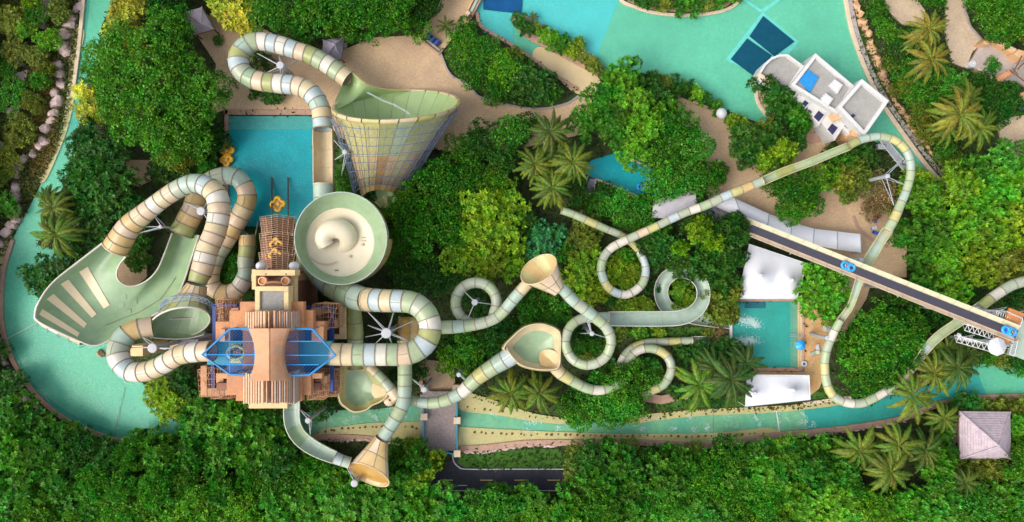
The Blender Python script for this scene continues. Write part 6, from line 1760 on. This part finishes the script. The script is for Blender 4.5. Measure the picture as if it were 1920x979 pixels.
# -- hairpin holes and around the tower
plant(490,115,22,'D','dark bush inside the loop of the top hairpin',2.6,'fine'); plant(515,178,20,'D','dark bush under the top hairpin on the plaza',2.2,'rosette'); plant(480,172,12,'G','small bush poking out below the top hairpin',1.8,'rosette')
plant(430,490,20,'G','feathery green plant inside the small hairpin loop',2.4,'fine'); plant(430,525,20,'G','feathery plant at the foot of the small hairpin loop',2.2,'fine')
clump('green shrub between the open trough and the great cone','shrubs beside the cone',[(655,330,22,'G',3),(680,360,20,'D',3),(650,360,18,'G',2.6),(655,300,14,'D',2.4),(690,385,16,'G',2.4)],'fine')
clump('bright green tree below the tower','trees below the tower',[(395,775,46,'G'),(440,790,46,'M'),(480,785,42,'G'),(525,800,40,'G'),(365,760,36,'D'),(425,840,44,'G'),(500,840,44,'M'),(365,820,40,'G')],'rosette')
plant(300,735,34,'Y','yellow green bush under the cream curve at the river',5,'rosette'); plant(322,760,34,'Y','yellow green bush beside the tower trees',5.5,'rosette'); plant(345,715,28,'D','dark bush under the terracotta corner cage',5,'rosette')
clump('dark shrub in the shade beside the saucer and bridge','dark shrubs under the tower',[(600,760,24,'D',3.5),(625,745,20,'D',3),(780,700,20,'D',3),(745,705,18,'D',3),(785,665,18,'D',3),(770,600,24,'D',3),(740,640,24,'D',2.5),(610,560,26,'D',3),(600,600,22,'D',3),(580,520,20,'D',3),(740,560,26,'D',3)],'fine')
# -- plaza island and lagoon strip
clump('round green tree in the island bed at the plaza edge','trees in the plaza island',[(868,85,34,'M'),(905,100,38,'G'),(885,130,32,'G',5),(945,130,34,'M',6),(930,165,28,'G',5),(870,60,22,'G',4)],'fine')
clump('dark green tree at the right end of the plaza island','dark trees in the plaza island',[(985,140,32,'D',5.5),(1015,160,32,'D',5.5),(985,170,28,'D',5),(1035,175,20,'G',4),(965,110,22,'V',4)],'rosette')
clump('shrub in the narrow planted strip between cyan channel and lagoon','strip shrubs',[(975,40,17,'D',2.6),(990,55,15,'D',2.4),(1008,55,14,'V',2),(1024,70,17,'M',2.6),(1040,68,13,'M',2.4),(1050,85,15,'G',2.4),(1068,95,14,'Y',2),(1083,82,13,'Y',2.6),(1090,105,13,'V',2),(1105,115,12,'V',2),(1120,128,14,'V',2.2),(1060,75,11,'G',2)],'rosette')
clump('shrub on the planted tip at the top edge of the lagoon','top island shrubs',[(1200,-2,16,'D',2.6),(1225,2,16,'D',2.6),(1250,6,18,'V',2.8),(1275,8,16,'G',2.6),(1300,6,17,'G',2.8),(1325,2,16,'V',2.6),(1350,0,16,'G',2.6),(1372,-8,14,'G',2.4),(1260,-10,20,'D',3),(1310,-12,20,'D',3)],'rosette')
# -- the wood in the middle
clump('dense rosette leaved tree in the clump beside the lagoon','lagoon side trees',[(1165,150,42,'M',8),(1130,190,42,'G',8),(1185,195,46,'M',8),(1155,235,44,'G',8),(1205,235,42,'M',8),(1220,175,34,'D',6),(1240,215,34,'G',6),(1185,275,40,'M',7),(1100,225,34,'G',6)],'rosette')
clump('bright green tree between little pool and tan path','trees over the little pool',[(1275,240,42,'G',8),(1300,275,40,'L',8),(1255,285,42,'G',7),(1255,340,40,'L',7),(1290,330,40,'L',7),(1325,330,28,'G',6),(1240,320,30,'M',6),(1345,320,18,'G',5)],'fine')
clump('shrub along the path kerb beside the lagoon','path kerb shrubs',[(1245,155,18,'V',3),(1265,165,18,'D',3),(1285,165,17,'D',3),(1305,175,17,'M',3),(1325,185,14,'D',2.6),(1345,200,12,'G',2.2),(1375,225,14,'Y',2.4),(1395,238,16,'Y',2.6),(1385,245,13,'V',2.2),(1418,246,16,'Y',2.6),(1220,150,18,'D',3.4)],'rosette')
plant(955,250,40,'L','bright green tree between the plaza and the palms',7,'fine')
clump('dark green tree in the middle wood beside the palms','dark middle trees',[(905,265,40,'D',7),(940,300,38,'D',7),(870,285,38,'G',7),(980,240,28,'D',5),(985,420,34,'D',5),(1080,360,30,'D',5),(740,420,26,'D',5),(760,500,40,'D',6),(800,520,40,'D',6),(850,520,36,'D',5)],'fine')
clump('mid green tree in the middle wood right of the cone','green middle trees',[(820,335,46,'G',8),(770,385,46,'F',8),(840,385,46,'F',8),(790,440,46,'F',8),(880,335,42,'G',8),(850,440,42,'G',7),(930,345,36,'M',7),(740,460,36,'G',6)],'fine')
clump('yellow green rosette leaved tree in the middle wood','yellow green middle trees',[(905,385,46,'Y',8),(950,385,40,'Y',7),(900,435,44,'Y',8),(945,440,42,'Y',7),(865,480,42,'Y',7),(915,490,44,'Y',7),(955,495,32,'Y',6)],'rosette')
plant(1022,450,38,'T','bluish green tree above the peach clam shell cone',6,'rosette')
clump('lime leaved tree between the clam shell cone and the thin ring','lime trees by the ring',[(1090,450,36,'V',5),(1095,495,38,'Y',5),(1075,535,34,'Y',5),(1110,545,28,'Y',4.5),(1055,470,22,'G',4.5),(1100,425,24,'V',4)],'rosette')
clump('lime shrub inside the thin ring','lime shrubs in the ring',[(1158,500,22,'Y',3.6),(1185,510,22,'Y',3.6),(1170,530,20,'Y',3.4),(1175,482,18,'M',3.4)],'rosette')
clump('green tree above the thin tube by the little pool','trees below the little pool',[(1130,385,26,'G',3.4),(1165,385,28,'L',4),(1195,395,30,'L',4.5),(1175,410,24,'G',3.4),(1135,360,20,'D',3.4),(1215,380,18,'L',4),(1100,380,18,'V',2.4),(1210,415,20,'G',3.4)],'fine')
clump('dark green tree between the ring and the white canopy','dark trees by the white canopy',[(1235,465,36,'D',6),(1275,490,34,'D',6),(1310,430,36,'D',7.5),(1355,450,40,'D',8),(1328,480,36,'D',8),(1365,485,34,'D',7.5),(1356,525,32,'D',7),(1378,430,32,'D',9.5),(1235,440,24,'G',5),(1318,512,18,'D',6)],'rosette')
plant(1312,430,26,'Y','bright yellow green round tree beside the dark trees',9.5,'rosette'); plant(1335,452,22,'Y','second bright yellow green tree lower right of the first',9,'rosette'); plant(1272,468,18,'M','light tuft among dark trees right of the thin ring',7.5,'rosette')
clump('olive tree beside the landing pool','olive trees by the landing pool',[(1350,560,30,'V',6),(1365,590,22,'V',5.5),(1345,590,20,'V',5),(1372,545,22,'V',6)],'rosette')
clump('lime shrub inside the open spiral','spiral shrubs',[(1272,545,20,'M',2.6),(1292,555,18,'Y',2.6),(1278,565,14,'Y',2.2)],'rosette')
clump('low shrub in the bed below the thin ring','low bed shrubs',[(1160,570,16,'Y',2),(1185,575,16,'Y',2),(1210,570,16,'Y',2),(1225,540,14,'D',2),(1165,625,14,'V',1.6),(1200,622,16,'M',1.6),(1235,620,14,'Y',1.6),(1140,560,16,'D',2.4),(1330,625,10,'V',1.4)],'rosette')
plant(1347,624,13,'X','dark reddish shrub in the lawn by the landing pool',1.3,'fine')
clump('mid green tree between the small ring and the saucer','trees round the saucer',[(1000,580,36,'G',6),(1040,570,30,'L',6),(960,620,26,'D',5),(925,640,36,'D',6),(880,650,40,'G',6),(850,680,26,'M',5),(905,690,22,'D',4),(985,560,22,'G',5),(840,640,22,'D',4),(1010,610,24,'D',4)],'fine')
plant(893,568,22,'D','dark shrub inside the small ring with the steel column',2.4,'fine')
clump('shrub inside the ring right of the saucer','saucer ring shrubs',[(1092,650,20,'G',3),(1115,655,18,'G',3),(1105,668,18,'V',3),(1085,632,16,'D',2.6),(1120,632,14,'D',2.4)],'rosette')
clump('feathery bright green tree overhanging the bottom river','feathery river trees',[(1130,745,46,'L',6.5),(1165,755,38,'L',6),(1100,755,34,'G',5.5),(1095,780,26,'L',5),(1150,780,26,'L',5),(1195,712,32,'L',6),(1158,728,38,'L',7.5),(1180,720,30,'G',7),(1185,760,26,'L',5),(1070,770,26,'G',4.5),(1080,740,24,'D',4)],'fine')
clump('leafy plant inside the half buried loop','buried loop plants',[(1215,690,24,'L',3),(1235,705,18,'M',3),(1205,710,18,'L',3)],'rosette')
clump('dark shrub above the palms beside the lawn','dark lawn shrubs',[(1285,668,22,'D',3),(1320,660,22,'D',3.4),(1350,660,24,'D',3.6),(1385,660,22,'D',4),(1150,690,20,'D',2.6),(1270,735,18,'D',3)],'rosette')
plant(1130,665,18,'O','golden leafy shrub below the ring',2.4,'rosette'); plant(1140,645,14,'Y','yellow shrub at the right of the ring',2,'rosette')
# -- right side
clump('dark shrub tree in front of the pool house','pool house shrubs',[(1435,160,20,'D',5.5),(1455,180,24,'D',6),(1478,200,26,'D',6),(1490,220,24,'G',6),(1500,240,20,'G',5),(1465,215,22,'D',5)],'rosette')
clump('dark tree in the bed between tan path and lagoon','dark bed trees',[(1395,262,30,'D',6),(1425,275,32,'D',6),(1450,255,30,'D',6),(1400,290,24,'D',5),(1440,240,22,'V',5),(1490,265,22,'D',5)],'rosette')
plant(1468,285,26,'Y','bright lime round tree in the tan plaza bed',7,'rosette'); plant(1437,300,22,'Y','smaller lime tree left of the bright lime one',6,'rosette')
clump('green tree standing in the tan plaza below the open tube','plaza trees',[(1470,360,38,'G',7.5),(1505,350,34,'G',7),(1490,395,28,'F',6.5),(1535,335,28,'M',7),(1520,375,24,'G',6),(1455,335,26,'G',6.5)],'fine')
clump('olive shrub tree inside the right hand tube bend','bend shrubs',[(1580,305,30,'G',6),(1605,325,30,'V',6),(1575,335,26,'V',6),(1560,290,22,'D',5),(1610,290,24,'D',5),(1590,360,22,'V',5),(1630,300,20,'D',4)],'rosette')
clump('dry brownish shrub by the steel column in the bend','dry shrubs',[(1635,345,26,'X',4.5),(1655,365,26,'X',4.5),(1640,385,24,'X',4),(1665,390,18,'V',3.6)],'fine')
plant(1545,545,56,'M','round bright green tree beside the orange pool deck',8.5,'rosette')
plant(1560,590,22,'M','small green tree hanging over the orange deck',5,'rosette')
clump('very dense dark green tree inside the big right loop','big loop trees',[(1640,610,44,'F',8),(1680,640,48,'F',8.5),(1620,660,48,'F',8.5),(1660,690,46,'G',8),(1610,700,38,'G',7),(1630,725,30,'G',7),(1705,610,34,'G',8),(1650,640,50,'F',9),(1690,680,30,'G',7.5),(1590,640,24,'G',6)],'fine')
clump('leafy tree in the wood above the belt slide','right wood trees',[(1730,370,40,'M',8),(1790,350,44,'Y',8),(1850,370,46,'M',8),(1900,340,44,'M',8),(1740,430,44,'G',8),(1800,420,46,'M',8.5),(1860,440,46,'Y',8),(1910,420,44,'Y',8),(1770,480,44,'M',8),(1830,500,40,'Y',8),(1880,500,40,'V',8),(1725,480,34,'G',7),(1920,480,36,'V',7),(1790,540,34,'M',7),(1740,520,30,'G',6),(1700,440,30,'G',6),(1715,340,28,'Y',6),(1870,310,40,'L',8),(1830,320,34,'G',7),(1935,300,36,'L',7)],'rosette')
clump('dark tree in the shade between belt and tube','dark belt trees',[(1760,590,30,'D',5),(1730,560,26,'D',5),(1790,600,24,'D',4),(1820,570,26,'D',4.5),(1900,560,24,'D',4),(1850,520,22,'D',5),(1700,550,26,'G',6)],'fine')
clump('dark shrub beneath the launch platform','platform shrubs',[(1830,650,24,'D',3.4),(1870,670,22,'V',3),(1905,680,20,'D',3),(1850,665,18,'G',3),(1920,690,18,'L',3)],'fine')
clump('shrub on the bank between lagoon kerb and palms','right bank shrubs',[(1648,18,18,'G',3),(1662,62,20,'G',3),(1686,95,26,'D',3.4),(1700,130,26,'G',3.4),(1702,165,24,'V',3),(1720,180,28,'G',3.6),(1725,215,24,'V',3.4),(1760,180,26,'G',3.6),(1745,250,24,'V',3.4),(1770,280,22,'G',3),(1790,310,20,'V',3),(1795,330,18,'M',3),(1648,42,14,'G',2.6),(1674,120,18,'V',2.6),(1790,160,24,'L',4),(1765,140,24,'L',4),(1705,75,24,'G',3.6),(1820,180,24,'L',4)],'fine')
clump('dark shrub tree beside the terracotta gate','gate shrubs',[(1848,166,24,'D',5),(1885,184,24,'D',5),(1868,198,26,'D',5),(1832,152,16,'D',4),(1900,195,22,'D',4),(1865,215,22,'D',4)],'fine')
clump('dense green tree at the top right corner','top right trees',[(1856,6,30,'F',7),(1875,30,40,'F',7.5),(1915,25,38,'G',7),(1872,52,24,'G',5),(1900,50,26,'G',6),(1928,58,24,'V',6),(1735,-12,24,'G',5),(1752,2,18,'G',4)],'fine')
plant(1863,124,14,'L','tear shaped green bush in the terrace floor',1.6,'fine')
clump('shrub along the river bank above the lavender pavilion','pavilion bank shrubs',[(1795,762,20,'D',3),(1820,758,22,'D',3.4),(1845,765,18,'V',3),(1870,762,16,'V',2.6),(1895,762,16,'V',2.6),(1915,762,16,'V',2.6),(1775,780,20,'D',3)],'rosette')
clump('green tree beside and below the lavender pavilion','pavilion trees',[(1910,800,22,'M',4),(1915,840,24,'M',5),(1840,880,28,'V',5),(1880,885,28,'V',5),(1805,885,26,'V',5),(1770,850,24,'G',4),(1765,810,24,'G',4.5)],'rosette')
plant(772,848,26,'Y','yellow green tree at the foot of the bridge',4.5,'rosette'); plant(925,926,24,'G','leafy tree standing over the road edge, left of two',5,'rosette'); plant(985,934,26,'G','leafy tree standing over the road edge, right of two',5,'rosette'); plant(795,872,34,'Y','bushy light green tree left of the service road',6.5,'rosette')
# -- the wood along the bottom
rw = random.Random(5)
MARKS = ((60,'the left river bend'),(240,'the dam line in the left river'),(400,'the yellow bushes'),(520,'the tower'),(690,'the clam shell cone'),(830,'the bridge'),(960,'the service road'),(1110,'the saucer'),(1260,'the star palm'),(1420,'the landing pool'),(1560,'the orange deck'),(1690,'the palms'),(1850,'the lavender pavilion'))
ROWS = ('river side row', 'second row', 'third row', 'bottom edge row')
WOOD = {}
for row, (y0, r0) in enumerate(((868,36),(905,42),(945,46),(990,46))):
    x = -30 + row*17
    while x < 1960:
        y = y0 + rw.uniform(-10, 10)
        r_ = r0*rw.uniform(.8, 1.2)
        if row == 0 and x < 480: y = y0 + rw.uniform(-14, 8) - 6
        skip = (row == 0 and (590 < x < 700 or 815 < x < 1080)) or (row == 1 and (800 < x < 1085)) or (row <= 1 and 1780 < x < 1900) or (row <= 1 and 1585 < x < 1750)
        if not skip:
            mk = min(MARKS, key=lambda q: abs(q[0]-x))[1]
            WOOD.setdefault((row, mk), []).append((x, y + (14 if row == 2 and 820 < x < 1080 else 0), r_, rw.choice(('DGGF','GFGF','FLML','LMLM')[row]), rw.uniform(6.5, 8.5), rw.choice(('rosette','rosette','fine'))))
        x += r_*1.5
for (row, mk), ts in WOOD.items():
    nm = {1: ('',), 2: (', left one', ', right one'), 3: (', left one', ', middle one', ', right one'), 4: (', left one', ', second one', ', third one', ', right one')}.get(len(ts), ('',)*len(ts))
    for (x, y, r_, c, h_, st), q in zip(ts, nm):
        plant(x, y, r_, c, 'leafy wood tree below %s, %s%s' % (mk, ROWS[row], q), h_, st, 'trees in the bottom wood')
clump('dark tree on the lower left bank of the river','lower left bank trees',[(20,720,34,'D',5),(60,790,36,'G',6),(20,780,40,'G',7),(105,820,34,'G',6),(20,840,44,'G',7),(150,835,32,'D',5),(80,850,40,'G',7),(200,848,32,'D',5),(250,846,32,'G',6),(300,846,32,'G',6),(345,845,30,'D',5),(-10,660,24,'D',4),(130,810,22,'M',4.5),(270,822,18,'D',4)],'rosette')
clump('dark tree along the bottom river bank right of the lawn','bank trees right of the lawn',[(1085,862,32,'V',5),(1130,862,34,'D',5),(1180,860,32,'V',5),(1240,862,34,'D',5),(1300,864,32,'V',5),(1360,856,32,'D',5),(1420,850,34,'G',5.5),(1470,850,32,'M',5),(1520,848,34,'M',5.5),(1570,850,30,'M',5),(1085,895,34,'V',5.5),(1130,905,36,'V',6)],'rosette')
clump('yellow tipped tree beside the clam shell cone at the bottom','clam shell trees',[(585,868,32,'G',4.5),(550,850,34,'G',6),(615,905,38,'M',6.5),(780,905,36,'M',6.5),(745,880,30,'G',5),(755,845,26,'G',4),(700,930,38,'M',6),(640,940,40,'M',7)],'rosette')

# ================================================================== PALMS
def frond_mesh(seed, L=4.2):
    rg = random.Random(seed); V = []; Q = []
    def pt(t):
        return Vector((L*t*(1-.10*t), 0, 1.35*t*L*.30 - L*.62*t**2.2))
    mb = MB(); n = 10
    mb.path([pt(k/n) for k in range(n+1)], .055, 4, 1)
    m = 24
    for k in range(1, m+1):
        t = .12 + .86*k/m; p = pt(t); q = (pt(min(1, t+.03))-p).normalized()
        ln = L*.17*math.sin(math.pi*(.14+.80*t))**.8*rg.uniform(.85,1.1)
        for s in (-1, 1):
            d = (Vector((0, s, 0))*.86 + q*.62 + Vector((0,0,-.32-.25*rg.random()))).normalized()
            w = q*.085
            a = p - w; b = p + w; c = p + d*ln*.55 + w*.75 + Vector((0,0,.05)); e = p + d*ln; f = p + d*ln*.55 - w*.75 + Vector((0,0,.05))
            mb.add([a, b, c, e, f], [(0,1,2,3,4)])
    return mb.mesh('frond', ['frond_leaf', 'frond_leaf'])
FR = [frond_mesh(i) for i in range(3)]
def trunk_palm():
    mb = MB(); rows = []
    for k in range(22):
        z = k/21; r = .24 - .09*z + (.025 if k % 2 else 0)
        rows.append([Vector((r*math.cos(2*math.pi*i/10)+.25*z*z, r*math.sin(2*math.pi*i/10), z)) for i in range(10)])
    mb.grid(rows, 0, True); return mb.mesh('palm_trunk', 'trunk_bark', 40)
TP = trunk_palm()
rp = random.Random(21)
PCOL = dict(P=(.135,.215,.018), Q=(.085,.155,.016), Z=(.22,.245,.025), N=(.12,.28,.02), K=(.06,.13,.018))
def palm(px, py, rpx, c, label, h=7.0, nf=22, group=None):
    b = P(px, py, h); rm = M(rpx, h)
    t = thing('palm_tree', label, 'palm tree', (b.x-.25, b.y, 0), 0, group)
    tr = local('trunk', TP, t); tr.scale = (1, 1, h)
    nf += rp.randint(-4, 4) if nf > 12 else 0; a0_ = rp.uniform(0, 6.28)
    for k in range(nf+3):
        ring_ = k / nf
        a = a0_ + k*2.39996 + rp.uniform(-.2,.2)
        o = local('frond', FR[k % 3], t, (.25, 0, h-.1))
        s = rm/3.9*(rp.uniform(.85,1.08) if ring_ < .72 else rp.uniform(.55,.8))
        if k >= nf: s *= .8
        o.rotation_euler = (rp.uniform(-.3,.3), (.55 if k >= nf else 0) - .05 - .75*max(0, ring_-.5) + .25*(ring_ < .3) + rp.uniform(-.1,.1), a)
        o.scale = (s, s, s)
        q = PCOL[c] if k < nf else (.20,.13,.05); v = rp.uniform(.7,1.25); yy = rp.uniform(.8,1.35)
        o.color = (q[0]*v*yy, q[1]*v, q[2]*v, 1)
    return t
for x, y, r_, c, h, lb in (
    (1032,248,46,'Q',8,'dark palm at the top of the palm group in the middle wood'), (1074,304,46,'P',9,'bright palm on the right of the middle palm group'), (1003,308,42,'P',8,'palm on the left of the middle palm group'), (1036,352,46,'P',9,'lowest palm of the middle group, above the thin tube'), (1045,285,40,'Q',7,'shaded palm in the centre of the middle group'),
    (100,390,42,'P',7,'upper palm on the left river bank'), (104,440,52,'P',8,'lower and larger palm on the left river bank'),
    (958,738,50,'P',5,'left palm hanging over the bottom river bank'), (1012,738,46,'P',5,'right palm of the pair over the bottom river bank'), (985,728,34,'Q',4,'shaded palm behind the pair over the river'),
    (1312,722,56,'N',6,'pale green star shaped palm left of the lower white canopy'), (1372,712,58,'K',7,'dark palm touching the lower white canopy'), (1340,690,46,'K',6,'dark palm above the star shaped palm'), (1400,680,40,'K',6,'dark palm leaning over the landing pool'),
    (1712,742,54,'P',8,'big palm over the river at the end of the big loop'), (1752,700,50,'P',8,'palm on the bank right of the big loop'), (1795,690,50,'Q',8,'dark palm beside the pale river water'), (1775,655,42,'Q',6,'palm between the thin tube and river'), (1815,665,36,'Q',5,'palm below the truss of the launch platform'), (1730,660,40,'Q',6,'shaded palm behind the big loop tube'),
    (1612,845,52,'P',7,'left palm of the group below the river at right'), (1685,835,52,'P',7.5,'tall palm in the middle of the lower right group'), (1670,885,50,'P',8,'lowest palm of the lower right group'), (1735,845,46,'Q',7,'palm on the right of the lower right group'), (1770,785,36,'P',5,'palm next to the pavilion roof corner'), (1650,860,40,'Q',5.5,'shaded palm between the lower right palms'), (1810,905,36,'Q',7,'dark palm below the lavender pavilion'),
    (1742,55,44,'Z',7,'yellowish palm at the top right by the path, upper one'), (1746,112,50,'Z',7.5,'yellowish palm at the top right by the path, lower one'), (1800,215,56,'Z',7.5,'large yellow palm below the terrace'), (1838,240,46,'P',6,'palm right of the large yellow palm'), (1815,185,40,'P',6,'palm behind the large yellow palm'), (1780,240,40,'P',5,'palm left of the large yellow palm'), (1715,75,30,'P',5,'small palm left of the yellowish pair'),
    (836,48,22,'Q',2.6,'small sparse palm on the top path beside the island bed'), (1000,30,12,'Q',1.6,'tiny palm on the lagoon strip'), (90,372,30,'Q',5.5,'small palm above the two left bank palms')):
    palm(x, y, r_, c, lb, h, 10 if r_ < 25 else 22)
plant(1345,740,22,'D','dark undergrowth between palms and lower canopy',2.2,'fine')

# ================================================================== GROUND COVER
def inside(pts, X, Y):
    r = np.zeros(len(X), bool); n = len(pts)
    for i in range(n):
        x0, y0 = pts[i]; x1, y1 = pts[(i+1) % n]
        c = ((y0 > Y) != (y1 > Y)) & (X < (x1-x0)*(Y-y0)/(y1-y0+1e-12)+x0)
        r ^= c
    return r
HOLES = PAVED + [[(v.x/GS+960, 489.5-v.y/GS) for v in [Vector(o.data.vertices[i].co) for i in range(len(o.data.vertices)//2, len(o.data.vertices))]] for o in list(scene.objects) if o.name.split('.')[0] in ('plaza','path','pool_deck','road')]
def cover(name, n, zone, color, lf, seed, zmax=.5):
    rg = np.random.default_rng(seed)
    X = rg.uniform(zone[0], zone[2], n); Y = rg.uniform(zone[1], zone[3], n)
    k = np.ones(n, bool)
    for h in HOLES: k &= ~inside(h, X, Y)
    X, Y = X[k], Y[k]; n = len(X)
    pos = np.stack([(X-960)*GS, (489.5-Y)*GS, rg.uniform(.05, zmax, n)], 1)
    t = rg.uniform(0, 6.28, n); ax = unit(np.stack([np.cos(t), np.sin(t), rg.uniform(.1,1.0,n)], 1)); nr = unit(rg.normal(0,.4,(n,3))+np.array([0,0,1]))
    L = lf*rg.uniform(.6,1.4,n)
    o = put(name, np_mesh(name, *leaf_quads(rg, pos, ax, nr, L, L*.5), 'cover_leaf')); o.color = (*color, 1); o['kind'] = 'stuff'
cover('ground_cover', 90000, (-60,-60,1980,1040), (.035,.085,.010), .55, 1)
cover('garden_ground_cover', 22000, (-40,-40,150,480), (.10,.115,.02), .45, 2, .6)
cover('bank_ground_cover', 9000, (1610,-20,1830,350), (.06,.13,.015), .45, 3, .6)
cover('dry_ground_cover', 5000, (60,110,112,330), (.20,.13,.02), .35, 4, .7)
cover('verge_ground_cover', 5000, (1560,740,1960,790), (.09,.11,.02), .4, 5, .6)
# the wood goes on outside the frame as one mass
def woodland():
    rg = np.random.default_rng(77); V = []; T = []
    src = []
    for st in ('fine', 'rosette'):
        me = CROWN[(1, st, 0)][0]; v = np.zeros(len(me.vertices)*3, np.float32); me.vertices.foreach_get('co', v)
        t = np.zeros(len(me.vertices), np.float32); me.attributes['tuft'].data.foreach_get('value', t); src.append((v.reshape(-1, 3), t))
    spots = [(x, y) for x in range(-190, 2120, 62) for y in (-62, -118, -170, 1062, 1118, 1170)] + [(x, y) for x in (-75, -135, -190, 2000, 2060, 2120) for y in range(0, 1020, 60)]
    for x, y in spots:
        if (y < 0 and 850 < x < 1640) or (x > 1900 and 640 < y < 780) or (110 < x < 240 and y < 0): continue
        v, t = src[rg.integers(2)]; a = rg.uniform(0, 6.28); s = rg.uniform(1.5, 2.1); p = P(x + rg.uniform(-14, 14), y + rg.uniform(-14, 14), 4)
        c, q = math.cos(a), math.sin(a)
        V.append(np.stack([(v[:,0]*c - v[:,1]*q)*s + p.x, (v[:,0]*q + v[:,1]*c)*s + p.y, v[:,2]*s*.95], 1)); T.append(t)
    V = np.concatenate(V); T = np.concatenate(T)
    me = np_mesh('woodland', V, np.arange(len(V)).reshape(-1, 4), 'leaf')
    a = me.attributes.new('tuft', 'FLOAT', 'POINT'); a.data.foreach_set('value', T)
    o = put('woodland', me); o['kind'] = 'stuff'; o.color = (.06, .22, .01, 1)
    print('woodland quads', len(V)//4)
woodland()
